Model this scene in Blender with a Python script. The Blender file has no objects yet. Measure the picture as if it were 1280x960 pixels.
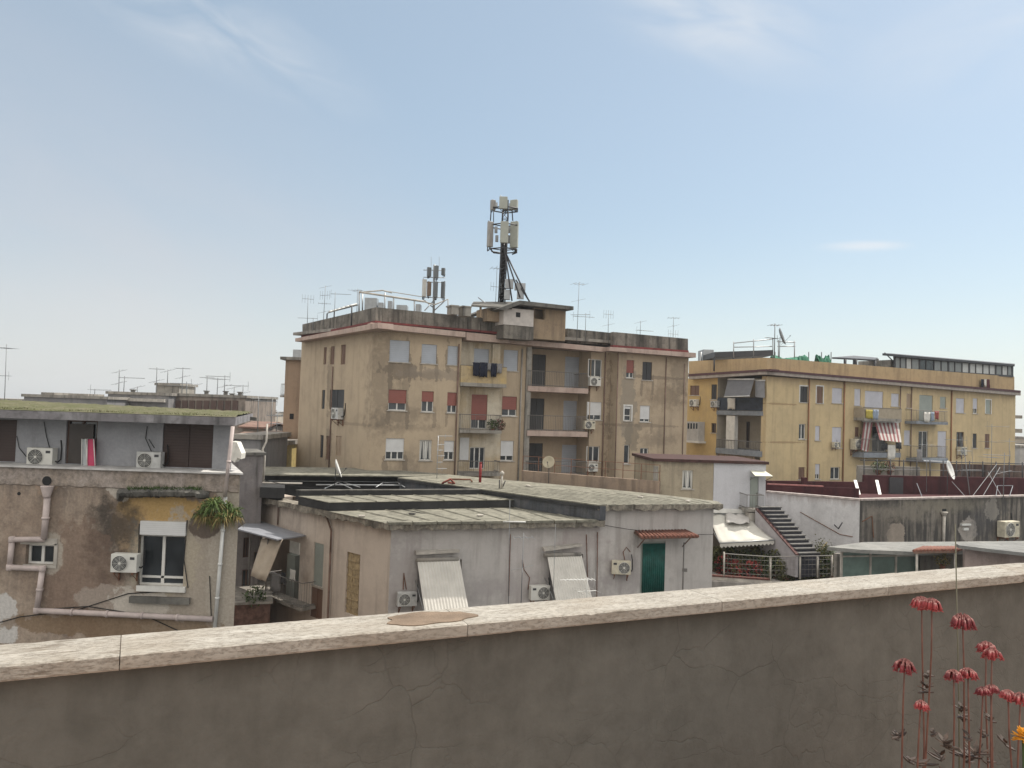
import bpy, bmesh, math, random
from mathutils import Vector, Matrix
C = bpy.context.scene.collection
SC = bpy.context.scene
R = math.radians
# ---------------------------------------------------------------- camera
ZC = 15.0
F = 1000.0
PITCH, ROLL = R(1.9), 0.033
cam_d = bpy.data.cameras.new('camera'); cam = bpy.data.objects.new('camera', cam_d); C.objects.link(cam)
fw = Vector((0, math.cos(PITCH), math.sin(PITCH))); r0 = Vector((1, 0, 0)); u0 = r0.cross(fw)
RT = r0 * math.cos(ROLL) + u0 * math.sin(ROLL); UP = -r0 * math.sin(ROLL) + u0 * math.cos(ROLL)
m = Matrix((RT, UP, -fw)).transposed().to_4x4(); m.translation = Vector((0, 0, ZC))
cam.matrix_world = m
cam_d.sensor_width = 36; cam_d.lens = 36 * F / 1280; cam_d.clip_start = 0.05; cam_d.clip_end = 9000
SC.camera = cam
# ---------------------------------------------------------------- world, sun, exposure
SUN_AZ, SUN_EL = 58, 55        # azimuth to the right of the view, elevation
W = bpy.data.worlds.new('World'); SC.world = W; W.use_nodes = True
wt = W.node_tree; wt.nodes.clear()
def wn(t, **k):
    n = wt.nodes.new(t)
    for a, b in k.items(): setattr(n, a, b)
    return n
wo = wn('ShaderNodeOutputWorld'); wbg = wn('ShaderNodeBackground'); sky = wn('ShaderNodeTexSky')
sky.sky_type = 'NISHITA'; sky.sun_disc = False; sky.sun_elevation = R(SUN_EL); sky.sun_rotation = R(SUN_AZ)
sky.air_density = 1.0; sky.dust_density = 1.5; sky.ozone_density = 1.6; sky.altitude = 50
wbg.inputs[1].default_value = 0.135
wtc = wn('ShaderNodeTexCoord')
def pixdir(px, py):
    return (RT * ((px - 640) / F) - UP * ((py - 480) / F) + fw).normalized()
HAZE_F, HAZE_C, BACK_FILL = .45, (3.3, 3.85, 4.05), (10.0, 9.5, 8.7)
def cloud(base, px, py, rx, ry, ang, strength, col, soft=0.9, nscale=9, stretch=3.0):
    """one veil of cirrus: an ellipse in direction space broken up by noise"""
    d = pixdir(px, py); right = fw.cross(Vector((0, 0, 1))).normalized()
    a = R(ang); t1 = (right * math.cos(a) + Vector((0, 0, 1)) * math.sin(a)); t1 = (t1 - d * t1.dot(d)).normalized(); t2 = d.cross(t1)
    outs = []
    for t, rr in ((t1, rx), (t2, ry)):
        dp = wn('ShaderNodeVectorMath', operation='DOT_PRODUCT'); wt.links.new(wtc.outputs['Generated'], dp.inputs[0]); dp.inputs[1].default_value = t
        mu = wn('ShaderNodeMath', operation='MULTIPLY'); wt.links.new(dp.outputs['Value'], mu.inputs[0]); mu.inputs[1].default_value = F / rr; outs.append(mu)
    cb = wn('ShaderNodeCombineXYZ'); wt.links.new(outs[0].outputs[0], cb.inputs[0]); wt.links.new(outs[1].outputs[0], cb.inputs[1])
    ln = wn('ShaderNodeVectorMath', operation='LENGTH'); wt.links.new(cb.outputs[0], ln.inputs[0])
    mp = wn('ShaderNodeMapping'); wt.links.new(cb.outputs[0], mp.inputs[0]); k = max(rx, ry) / 200
    mp.inputs['Scale'].default_value = (rx / 200 / stretch * 1.5, ry / 200 * 1.5, 1); mp.inputs['Location'].default_value = (px * .013, py * .017, 0)
    nz = wn('ShaderNodeTexNoise'); wt.links.new(mp.outputs[0], nz.inputs['Vector']); nz.inputs['Scale'].default_value = nscale / 4; nz.inputs['Detail'].default_value = 6; nz.inputs['Distortion'].default_value = 0.6
    r1 = wn('ShaderNodeMapRange', interpolation_type='SMOOTHSTEP'); wt.links.new(ln.outputs['Value'], r1.inputs['Value'])
    r1.inputs['From Min'].default_value = 1.0 ; r1.inputs['From Max'].default_value = 1.0 - soft
    r2 = wn('ShaderNodeMapRange'); wt.links.new(nz.outputs['Fac'], r2.inputs['Value']); r2.inputs['From Min'].default_value = .33; r2.inputs['From Max'].default_value = .72
    mm = wn('ShaderNodeMath', operation='MULTIPLY'); wt.links.new(r1.outputs[0], mm.inputs[0]); wt.links.new(r2.outputs[0], mm.inputs[1])
    m2 = wn('ShaderNodeMath', operation='MULTIPLY'); wt.links.new(mm.outputs[0], m2.inputs[0]); m2.inputs[1].default_value = strength
    mx = wn('ShaderNodeMix', data_type='RGBA'); wt.links.new(m2.outputs[0], mx.inputs['Factor']); wt.links.new(base, mx.inputs['A']); mx.inputs['B'].default_value = (*col, 1)
    return mx.outputs['Result']
SKYMUL = wn('ShaderNodeMix', data_type='RGBA', blend_type='MULTIPLY'); SKYMUL.inputs['Factor'].default_value = 1
wt.links.new(sky.outputs[0], SKYMUL.inputs['A']); SKYMUL.inputs['B'].default_value = (.97, 1.0, .965, 1)
o_ = SKYMUL.outputs['Result']
# thin milky haze over the whole sky, and an added unseen bright bank behind the viewer as fill for shaded walls
hz = wn('ShaderNodeMix', data_type='RGBA'); hz.inputs['Factor'].default_value = HAZE_F; wt.links.new(o_, hz.inputs['A']); hz.inputs['B'].default_value = (*HAZE_C, 1); o_ = hz.outputs['Result']
bd = wn('ShaderNodeVectorMath', operation='DOT_PRODUCT'); wt.links.new(wtc.outputs['Generated'], bd.inputs[0]); bd.inputs[1].default_value = Vector((-.25, -.80, .72)).normalized()
bn = wn('ShaderNodeTexNoise'); wt.links.new(wtc.outputs['Generated'], bn.inputs['Vector']); bn.inputs['Scale'].default_value = 3.2; bn.inputs['Detail'].default_value = 7; bn.inputs['Roughness'].default_value = .6
br = wn('ShaderNodeMapRange', interpolation_type='SMOOTHSTEP'); wt.links.new(bd.outputs['Value'], br.inputs['Value']); br.inputs['From Min'].default_value = .0; br.inputs['From Max'].default_value = .55
bq = wn('ShaderNodeMapRange', interpolation_type='SMOOTHSTEP'); wt.links.new(bn.outputs['Fac'], bq.inputs['Value']); bq.inputs['From Min'].default_value = .30; bq.inputs['From Max'].default_value = .55
bm_ = wn('ShaderNodeMath', operation='MULTIPLY'); wt.links.new(br.outputs[0], bm_.inputs[0]); wt.links.new(bq.outputs[0], bm_.inputs[1])
bx = wn('ShaderNodeMix', data_type='RGBA'); wt.links.new(bm_.outputs[0], bx.inputs['Factor']); wt.links.new(o_, bx.inputs['A']); bx.inputs['B'].default_value = (*BACK_FILL, 1); o_ = bx.outputs['Result']
CW = (5.3, 5.4, 5.5)
o_ = cloud(o_, -60, 330, 800, 360, -10, 1.0, (4.25, 4.15, 4.3), .85, .8, 1.5)
o_ = cloud(o_, 900, 560, 1500, 300, 0, 0.75, (5.9, 6.1, 6.0), 1.0, 1, 3)
o_ = cloud(o_, 270, 35, 230, 62, -24, 0.45, CW, 1.0, 18, 3)
o_ = cloud(o_, 910, 25, 190, 75, -14, 0.6, CW, 1.0, 14, 3.5)
o_ = cloud(o_, 1230, 50, 160, 80, 20, 0.35, CW, .95)
o_ = cloud(o_, 1078, 308, 62, 9, 3, .9, (5.6, 5.6, 5.7), 1.0)
wt.links.new(o_, wbg.inputs[0]); wt.links.new(wbg.outputs[0], wo.inputs[0])
sd = bpy.data.lights.new('sun', 'SUN'); so = bpy.data.objects.new('sun', sd); C.objects.link(so)
sd.energy = 4.3; sd.angle = R(0.6); sd.color = (1.0, 0.94, 0.84)
sv = Vector((math.sin(R(SUN_AZ)) * math.cos(R(SUN_EL)), math.cos(R(SUN_AZ)) * math.cos(R(SUN_EL)), math.sin(R(SUN_EL))))
so.rotation_euler = sv.to_track_quat('Z', 'Y').to_euler(); so.location = (20, 10, 60)
SC.view_settings.view_transform = 'Standard'; SC.view_settings.look = 'None'; SC.view_settings.exposure = 0.26; SC.view_settings.gamma = 1.0
SC.cycles.max_bounces = 6; SC.cycles.diffuse_bounces = 3; SC.cycles.volume_bounces = 0
SC.render.film_transparent = False

# ---------------------------------------------------------------- projection helpers: photo pixel -> metres
O3 = Vector((0, 0, ZC))
def ray(px, py): return RT * ((px - 640) / F) - UP * ((py - 480) / F) + fw
def at(px, py, D):
    r = ray(px, py); return O3 + r * (D / r.y)
def atz(px, py, z):
    r = ray(px, py); return O3 + r * ((z - ZC) / r.z)
class Pl:
    """vertical plane through two plan points (left, right as seen); n faces the viewer"""
    def __init__(s, a, b):
        s.a = Vector((a[0], a[1])); b = Vector((b[0], b[1])); s.L = (b - s.a).length
        s.d = (b - s.a) / s.L; s.n = Vector((s.d.y, -s.d.x)); s.ang = math.atan2(s.d.y, s.d.x)
    def pt(s, u, z, off=0):
        q = s.a + s.d * u + s.n * off; return Vector((q.x, q.y, z))
    def hit(s, px, py, off=0):
        r = ray(px, py); k = ((s.a + s.n * off) - Vector((0, 0))).dot(s.n) / Vector((r.x, r.y)).dot(s.n)
        p = O3 + r * k; return ((Vector((p.x, p.y)) - s.a).dot(s.d), p.z)
    def rect(s, x0, y0, x1, y1, off=0):
        xm, ym = (x0 + x1) / 2, (y0 + y1) / 2
        a = s.hit(x0, ym, off)[0]; b = s.hit(x1, ym, off)[0]; t = s.hit(xm, y0, off)[1]; c = s.hit(xm, y1, off)[1]
        return (a, b, c, t)
# ---------------------------------------------------------------- mesh builder
class MB:
    def __init__(s): s.v = []; s.f = []; s.sm = []
    def add(s, vs, fs, smooth=False):
        o = len(s.v); s.v += [Vector(p) for p in vs]
        for f in fs: s.f.append([i + o for i in f]); s.sm.append(smooth)
        return s
    def prism(s, a, b):
        n = len(a); vs = list(a) + list(b)
        fs = [list(range(n)), list(range(2 * n - 1, n - 1, -1))] + [[i, i + n, (i + 1) % n + n, (i + 1) % n] for i in range(n)]
        return s.add(vs, fs)
    def pbox(s, pl, u0, u1, z0, z1, o0, o1):
        return s.prism([pl.pt(u0, z0, o1), pl.pt(u1, z0, o1), pl.pt(u1, z1, o1), pl.pt(u0, z1, o1)],
                       [pl.pt(u0, z0, o0), pl.pt(u1, z0, o0), pl.pt(u1, z1, o0), pl.pt(u0, z1, o0)])
    def pxbox(s, pl, x0, y0, x1, y1, o0, o1):
        u0, u1, z0, z1 = pl.rect(x0, y0, x1, y1, o1); return s.pbox(pl, u0, u1, z0, z1, o0, o1)
    def pxpoly(s, pl, pts, o0, o1):
        q = [pl.hit(x, y, o1) for x, y in pts]
        return s.prism([pl.pt(u, z, o1) for u, z in q], [pl.pt(u, z, o0) for u, z in q])
    def poly(s, pl, q, o0, o1):
        return s.prism([pl.pt(u, z, o1) for u, z in q], [pl.pt(u, z, o0) for u, z in q])
    def box(s, x0, x1, y0, y1, z0, z1):
        return s.prism([(x0, y0, z0), (x1, y0, z0), (x1, y0, z1), (x0, y0, z1)], [(x0, y1, z0), (x1, y1, z0), (x1, y1, z1), (x0, y1, z1)])
    def slab(s, pts, th):
        return s.prism(pts, [Vector(p) - Vector((0, 0, th)) for p in pts])
    def foot(s, xy, z0, z1):
        return s.prism([(p[0], p[1], z1) for p in xy], [(p[0], p[1], z0) for p in xy])
    def tube(s, p0, p1, r, n=6, r1=None):
        return s.path([p0, p1], r, n, r1)
    def path(s, pts, r, n=6, r1=None):
        pts = [Vector(p) for p in pts]; r1 = r if r1 is None else r1; o = len(s.v); N = len(pts)
        up = None
        for i, p in enumerate(pts):
            t = (pts[min(i + 1, N - 1)] - pts[max(i - 1, 0)]).normalized()
            if up is None: up = Vector((0, 0, 1)) if abs(t.z) < .9 else Vector((1, 0, 0))
            a = t.cross(up)
            if a.length < 1e-4: up = Vector((1, 0, 0)) if abs(t.x) < .9 else Vector((0, 1, 0)); a = t.cross(up)
            a.normalize(); b = a.cross(t); up = b if N > 2 else up
            rr = r + (r1 - r) * i / (N - 1)
            for k in range(n):
                th = 2 * math.pi * k / n; s.v.append(p + (a * math.cos(th) + b * math.sin(th)) * rr)
        for i in range(N - 1):
            for k in range(n):
                s.f.append([o + i * n + k, o + i * n + (k + 1) % n, o + (i + 1) * n + (k + 1) % n, o + (i + 1) * n + k]); s.sm.append(n > 4)
        s.f.append([o + k for k in range(n)][::-1]); s.f.append([o + (N - 1) * n + k for k in range(n)]); s.sm += [False, False]
        return s
    def lathe(s, c, axis, prof, n=20, smooth=True):
        """prof: (distance along axis, radius)"""
        c = Vector(c); ax = Vector(axis).normalized(); h = Vector((0, 0, 1)) if abs(ax.z) < .9 else Vector((1, 0, 0))
        a = ax.cross(h).normalized(); b = ax.cross(a); o = len(s.v)
        for t, r in prof:
            for k in range(n):
                th = 2 * math.pi * k / n; s.v.append(c + ax * t + (a * math.cos(th) + b * math.sin(th)) * r)
        for i in range(len(prof) - 1):
            for k in range(n):
                s.f.append([o + i * n + k, o + (i + 1) * n + k, o + (i + 1) * n + (k + 1) % n, o + i * n + (k + 1) % n]); s.sm.append(smooth)
        s.f.append([o + k for k in range(n)]); s.f.append([o + (len(prof) - 1) * n + k for k in range(n)][::-1]); s.sm += [False, False]
        return s
    def wall(s, pl, u0, u1, z0, z1, off, holes, rec=.16, tap=0):
        """front sheet with real openings and reveals; holes = (u0,u1,z0,z1)"""
        hs = [(max(a, u0 + .02), min(b, u1 - .02), max(c, z0 + .02), min(d, z1 - .02)) for a, b, c, d in holes]
        hs = [h for h in hs if h[1] - h[0] > .03 and h[3] - h[2] > .03]
        us = sorted({round(x, 4) for h in hs for x in h[:2]} | {u0, u1}); zs = sorted({round(x, 4) for h in hs for x in h[2:]} | {z0, z1})
        for i in range(len(us) - 1):
            for j in range(len(zs) - 1):
                mu, mz = (us[i] + us[i + 1]) / 2, (zs[j] + zs[j + 1]) / 2
                if any(h[0] < mu < h[1] and h[2] < mz < h[3] for h in hs): continue
                s.add([pl.pt(us[i], zs[j], off), pl.pt(us[i + 1], zs[j], off), pl.pt(us[i + 1], zs[j + 1], off), pl.pt(us[i], zs[j + 1], off)], [[0, 1, 2, 3]])
        for a, b, c, d in hs:
            q = [(a, c), (b, c), (b, d), (a, d)]
            for k in range(4):
                p, r_ = q[k], q[(k + 1) % 4]
                s.add([pl.pt(p[0], p[1], off), pl.pt(r_[0], r_[1], off), pl.pt(r_[0], r_[1], off - rec), pl.pt(p[0], p[1], off - rec)], [[0, 1, 2, 3]])
        # edges of the sheet
        q = [(u0, z0), (u1, z0), (u1, z1), (u0, z1)]; q2 = [(u0, z0), (u1 - tap, z0), (u1 - tap, z1), (u0, z1)]
        for k in range(4):
            p, r_, p2, r2 = q[k], q[(k + 1) % 4], q2[k], q2[(k + 1) % 4]
            s.add([pl.pt(p[0], p[1], off), pl.pt(r_[0], r_[1], off), pl.pt(r2[0], r2[1], off - rec), pl.pt(p2[0], p2[1], off - rec)], [[0, 1, 2, 3]])
        return s
    def build(s, name, mat, parent=None, label=None, org=None):
        me = bpy.data.meshes.new(name)
        L = org if org is not None else (WL[parent.name] if parent is not None else Vector((0, 0, 0)))
        me.from_pydata([p - L for p in s.v], [], s.f)
        for p, q in zip(me.polygons, s.sm): p.use_smooth = q
        me.materials.append(mat)
        bm = bmesh.new(); bm.from_mesh(me); bmesh.ops.recalc_face_normals(bm, faces=bm.faces); bm.to_mesh(me); bm.free()
        o = bpy.data.objects.new(name, me); C.objects.link(o)
        if parent is not None: o.parent = parent
        else: o.location = L
        WL[o.name] = L
        if label: o['label'] = label
        return o
WL = {}
def tag(o, label, cat, group=None, kind=None):
    o['label'] = label; o['category'] = cat
    if group: o['group'] = group
    if kind: o['kind'] = kind
    return o
def thing(name, label, cat, loc=(0, 0, 0), group=None, rz=0, local=False):
    o = bpy.data.objects.new(name, None); C.objects.link(o); o.empty_display_size = .3
    o.location = loc; o.rotation_euler = (0, 0, rz); WL[o.name] = Vector((0, 0, 0)) if local else Vector(loc)
    return tag(o, label, cat, group)
def struct(o): o['kind'] = 'structure'; return o
def copy_tree(o, parent=None):
    c = o.copy(); C.objects.link(c)
    if parent: c.parent = parent
    for ch in list(o.children): copy_tree(ch, c)
    return c
# ---------------------------------------------------------------- materials
def newmat(name):
    m = bpy.data.materials.new(name); m.use_nodes = True; nt = m.node_tree; b = nt.nodes['Principled BSDF']
    return m, nt, b
def N(nt, t, **k):
    n = nt.nodes.new(t)
    for a, b in k.items(): setattr(n, a, b)
    return n
def lk(nt, a, b): nt.links.new(a, b)
def noise(nt, vec, scale, detail=5, rough=.55, dist=0):
    n = N(nt, 'ShaderNodeTexNoise'); n.inputs['Scale'].default_value = scale; n.inputs['Detail'].default_value = detail
    n.inputs['Roughness'].default_value = rough; n.inputs['Distortion'].default_value = dist
    lk(nt, vec, n.inputs['Vector']); return n.outputs['Fac']
def rng(nt, v, a, b, c=0, d=1, smooth=False):
    n = N(nt, 'ShaderNodeMapRange'); lk(nt, v, n.inputs['Value'])
    if smooth: n.interpolation_type = 'SMOOTHSTEP'
    for k, x in zip(('From Min', 'From Max', 'To Min', 'To Max'), (a, b, c, d)): n.inputs[k].default_value = x
    return n.outputs[0]
def math_(nt, op, a, b):
    n = N(nt, 'ShaderNodeMath', operation=op)
    for i, x in enumerate((a, b)):
        if isinstance(x, (int, float)): n.inputs[i].default_value = x
        else: lk(nt, x, n.inputs[i])
    return n.outputs[0]
def mix(nt, f, a, b, mode='MIX'):
    n = N(nt, 'ShaderNodeMix', data_type='RGBA', blend_type=mode)
    for k, x in (('Factor', f), ('A', a), ('B', b)):
        if isinstance(x, (int, float)): n.inputs[k].default_value = x
        elif isinstance(x, tuple): n.inputs[k].default_value = (*x[:3], 1)
        else: lk(nt, x, n.inputs[k])
    return n.outputs['Result']
def mapping(nt, vec, scale=(1, 1, 1), loc=(0, 0, 0), rot=(0, 0, 0)):
    n = N(nt, 'ShaderNodeMapping'); lk(nt, vec, n.inputs[0]); n.inputs['Scale'].default_value = scale; n.inputs['Location'].default_value = loc; n.inputs['Rotation'].default_value = rot
    return n.outputs[0]
def bump(nt, b, h, strength=.3, dist=.02):
    n = N(nt, 'ShaderNodeBump'); n.inputs['Strength'].default_value = strength; n.inputs['Distance'].default_value = dist
    lk(nt, h, n.inputs['Height']); lk(nt, n.outputs[0], b.inputs['Normal'])
def plain(name, col, rough=.6, metal=0, var=.12, vs=3.0, bs=0, spec=.3):
    m, nt, b = newmat(name); g = N(nt, 'ShaderNodeNewGeometry').outputs['Position']
    f = noise(nt, g, vs, 4); v = rng(nt, f, .3, .7, 1 - var, 1 + var)
    c = mix(nt, 1.0, col, v, 'MULTIPLY'); lk(nt, c, b.inputs['Base Color'])
    b.inputs['Roughness'].default_value = rough; b.inputs['Metallic'].default_value = metal; b.inputs['Specular IOR Level'].default_value = spec
    if bs: bump(nt, b, noise(nt, g, vs * 8, 3), bs, .01)
    return m
def stucco(name, c1, c2, c3, streak=.5, blotch=.5, scale=.35, thr=(.45, .62), sthr=(.5, .68), blobs=(), topz=None, topc=None, topd=1.2, bs=.35, fine=.10, cracks=None, rough=.9, sfreq=1.3, darkspots=None):
    """c1 wall paint, c2 rain-streak grime, c3 worn blotches; blobs = (centre, rx, rz, colour, ragged, strength)"""
    m, nt, b = newmat(name); g = N(nt, 'ShaderNodeNewGeometry').outputs['Position']
    col = mix(nt, 0.0, c1, c1)
    col = mix(nt, math_(nt, 'MULTIPLY', rng(nt, noise(nt, g, scale, 8, .62, .4), *thr), blotch), col, c3)
    col = mix(nt, math_(nt, 'MULTIPLY', rng(nt, noise(nt, mapping(nt, g, (1, 1, 1), (31, 7, 3)), scale * 4, 8, .65, .3), thr[0] + .05, thr[1] + .1), blotch * .6), col, c2)
    st = noise(nt, mapping(nt, g, (sfreq, sfreq, sfreq * .09)), 1.6, 6, .6)
    col = mix(nt, math_(nt, 'MULTIPLY', rng(nt, st, *sthr), streak), col, c2)
    if topz is not None:
        z = N(nt, 'ShaderNodeSeparateXYZ'); lk(nt, g, z.inputs[0])
        zz = math_(nt, 'ADD', z.outputs[2], math_(nt, 'MULTIPLY', rng(nt, noise(nt, mapping(nt, g, (2.4, 2.4, .3)), 1.2, 6, .7), .3, .7, -1, 1), topd * .75))
        for tz in (topz if isinstance(topz, (list, tuple)) else [topz]):
            k = math_(nt, 'MULTIPLY', rng(nt, zz, tz - topd, tz), math_(nt, 'LESS_THAN', z.outputs[2], tz + .02))
            col = mix(nt, math_(nt, 'MULTIPLY', k, .75), col, topc or c2)
    nb = noise(nt, g, 2.2, 7, .68)
    for c, rx, rz, bc, rag, stg in blobs:
        mp = N(nt, 'ShaderNodeVectorMath', operation='SUBTRACT'); lk(nt, g, mp.inputs[0]); mp.inputs[1].default_value = c
        m2 = N(nt, 'ShaderNodeVectorMath', operation='MULTIPLY'); lk(nt, mp.outputs[0], m2.inputs[0]); m2.inputs[1].default_value = (1 / rx, 1 / max(rx, 1.2), 1 / rz)
        ln = N(nt, 'ShaderNodeVectorMath', operation='LENGTH'); lk(nt, m2.outputs[0], ln.inputs[0])
        d = math_(nt, 'ADD', ln.outputs['Value'], rng(nt, nb, .25, .75, -rag, rag))
        soft = .06 if rag < .9 else .5
        col = mix(nt, math_(nt, 'MULTIPLY', rng(nt, d, 1 + soft, 1 - soft), stg), col, bc)
    fn = noise(nt, g, 14, 5, .7)
    col = mix(nt, 1.0, col, rng(nt, fn, .25, .75, 1 - fine, 1 + fine), 'MULTIPLY')
    hgt = math_(nt, 'ADD', fn, math_(nt, 'MULTIPLY', noise(nt, g, 60, 4, .7), .4))
    if cracks:
        wv = N(nt, 'ShaderNodeVectorMath', operation='ADD'); lk(nt, g, wv.inputs[0])
        nv = N(nt, 'ShaderNodeTexNoise'); nv.inputs['Scale'].default_value = cracks * 1.6; nv.inputs['Detail'].default_value = 4; lk(nt, g, nv.inputs['Vector'])
        sc = N(nt, 'ShaderNodeVectorMath', operation='SCALE'); lk(nt, nv.outputs['Color'], sc.inputs[0]); sc.inputs['Scale'].default_value = .55 / cracks; lk(nt, sc.outputs[0], wv.inputs[1])
        vo = N(nt, 'ShaderNodeTexVoronoi', feature='DISTANCE_TO_EDGE'); vo.inputs['Scale'].default_value = cracks; lk(nt, wv.outputs[0], vo.inputs['Vector'])
        v2 = N(nt, 'ShaderNodeTexVoronoi', feature='DISTANCE_TO_EDGE'); v2.inputs['Scale'].default_value = cracks * 2.3; lk(nt, mapping(nt, wv.outputs[0], (.6, .6, 1.2), (3, 5, 1)), v2.inputs['Vector'])
        k2 = math_(nt, 'MULTIPLY', rng(nt, v2.outputs['Distance'], .02, .0), rng(nt, noise(nt, mapping(nt, g, (1, 1, 1), (9, 4, 2)), cracks * .9, 2), .47, .6))
        k = rng(nt, vo.outputs['Distance'], .013, .0)
        k = math_(nt, 'MULTIPLY', k, rng(nt, noise(nt, g, cracks * .7, 2), .42, .58))
        k = math_(nt, 'MAXIMUM', k, math_(nt, 'MULTIPLY', k2, .75)); col = mix(nt, math_(nt, 'MULTIPLY', k, .20), col, c2)
        hgt = math_(nt, 'ADD', math_(nt, 'MULTIPLY', hgt, .5), math_(nt, 'MULTIPLY', k, -.18))
    lk(nt, col, b.inputs['Base Color']); b.inputs['Roughness'].default_value = rough; b.inputs['Specular IOR Level'].default_value = .2
    bump(nt, b, hgt, bs, .015)
    return m
def slats(name, col, pitch=.055, rough=.55, dark=.65, axis=2, var=.08):
    m, nt, b = newmat(name); g = N(nt, 'ShaderNodeNewGeometry').outputs['Position']
    s = N(nt, 'ShaderNodeSeparateXYZ'); lk(nt, g, s.inputs[0])
    fr = math_(nt, 'FRACT', math_(nt, 'DIVIDE', s.outputs[axis], pitch), 0)
    k = rng(nt, fr, .0, .25, dark, 1)
    c = mix(nt, 1.0, col, k, 'MULTIPLY'); c = mix(nt, 1.0, c, rng(nt, noise(nt, g, 1.7, 5), .3, .7, 1 - var, 1 + var), 'MULTIPLY')
    lk(nt, c, b.inputs['Base Color']); b.inputs['Roughness'].default_value = rough; bump(nt, b, fr, .4, .01)
    return m
def glassy(name, col=(.02, .024, .028), rough=.12):
    m, nt, b = newmat(name); g = N(nt, 'ShaderNodeNewGeometry').outputs['Position']
    lk(nt, mix(nt, rng(nt, noise(nt, g, .9, 2), .4, .65), col, tuple(x * 2.2 for x in col)), b.inputs['Base Color'])
    b.inputs['Roughness'].default_value = rough; b.inputs['Specular IOR Level'].default_value = .5; return m
M = {}
M['white_frame'] = plain('white_frame', (.62, .61, .58), .5)
M['grey_frame'] = plain('grey_frame', (.30, .30, .31), .6)
M['brown_frame'] = plain('brown_frame', (.085, .05, .04), .6)
M['glass'] = glassy('window_glass')
M['curtain'] = slats('curtain_cloth', (.50, .49, .46), .16, .9, .6, 0)
M['sh_grey'] = slats('blue_grey_shutter', (.36, .385, .43), .13, dark=.8)
M['sh_red'] = slats('brick_red_shutter', (.235, .075, .058), .13, dark=.72)
M['sh_white'] = slats('white_shutter', (.60, .60, .60), dark=.8)
M['sh_lav'] = slats('pale_lavender_shutter', (.50, .50, .55), dark=.8)
M['sh_dark'] = slats('dark_slatted_shutter', (.035, .035, .038), .07)
M['sh_db'] = slats('dark_brown_shutter', (.045, .026, .022), .08)
M['sh_brown'] = slats('brown_shutter', (.16, .09, .06), .06)
M['sh_beige'] = slats('beige_shutter', (.36, .27, .19), .06)
M['sh_green'] = slats('grey_green_shutter', (.30, .33, .30), .05)
M['stone_sill'] = plain('stone_sill', (.42, .39, .35), .8, var=.25)
M['metal'] = plain('galvanised_metal', (.34, .35, .36), .45, .5)
M['dark_metal'] = plain('dark_metal', (.06, .06, .065), .5, .3)
M['rail'] = plain('railing_paint', (.16, .15, .14), .6)
M['rust'] = plain('rusty_metal', (.16, .075, .045), .85, var=.35, vs=9)
M['white_metal'] = plain('white_painted_metal', (.62, .62, .60), .45)
M['aerial'] = plain('aerial_metal', (.20, .21, .22), .5, .3)
M['ac_white'] = plain('off_white_casing', (.60, .59, .55), .5, var=.10)
M['ac_dark'] = plain('dark_fan_recess', (.05, .052, .056), .6)
M['black'] = plain('black_rubber', (.015, .015, .016), .7)
M['pipe'] = plain('pale_pink_pipe', (.46, .39, .37), .6, var=.2)
M['pipe_brown'] = plain('brown_pipe', (.17, .11, .085), .7, var=.3)
M['terracotta'] = plain('terracotta_tile', (.19, .085, .062), .85, var=.35, vs=6)
M['green'] = plain('leaf_green', (.045, .075, .02), .6, var=.5, vs=5)
M['dry'] = plain('dry_leaf', (.22, .17, .07), .8, var=.4, vs=6)
M['concrete'] = stucco('weathered_concrete', (.30, .28, .25), (.07, .065, .06), (.20, .18, .16), .8, .7, .6, bs=.5)
M['dark_concrete'] = stucco('blackened_concrete', (.13, .125, .115), (.03, .03, .03), (.21, .20, .18), .6, .6, .9, bs=.5)
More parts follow.
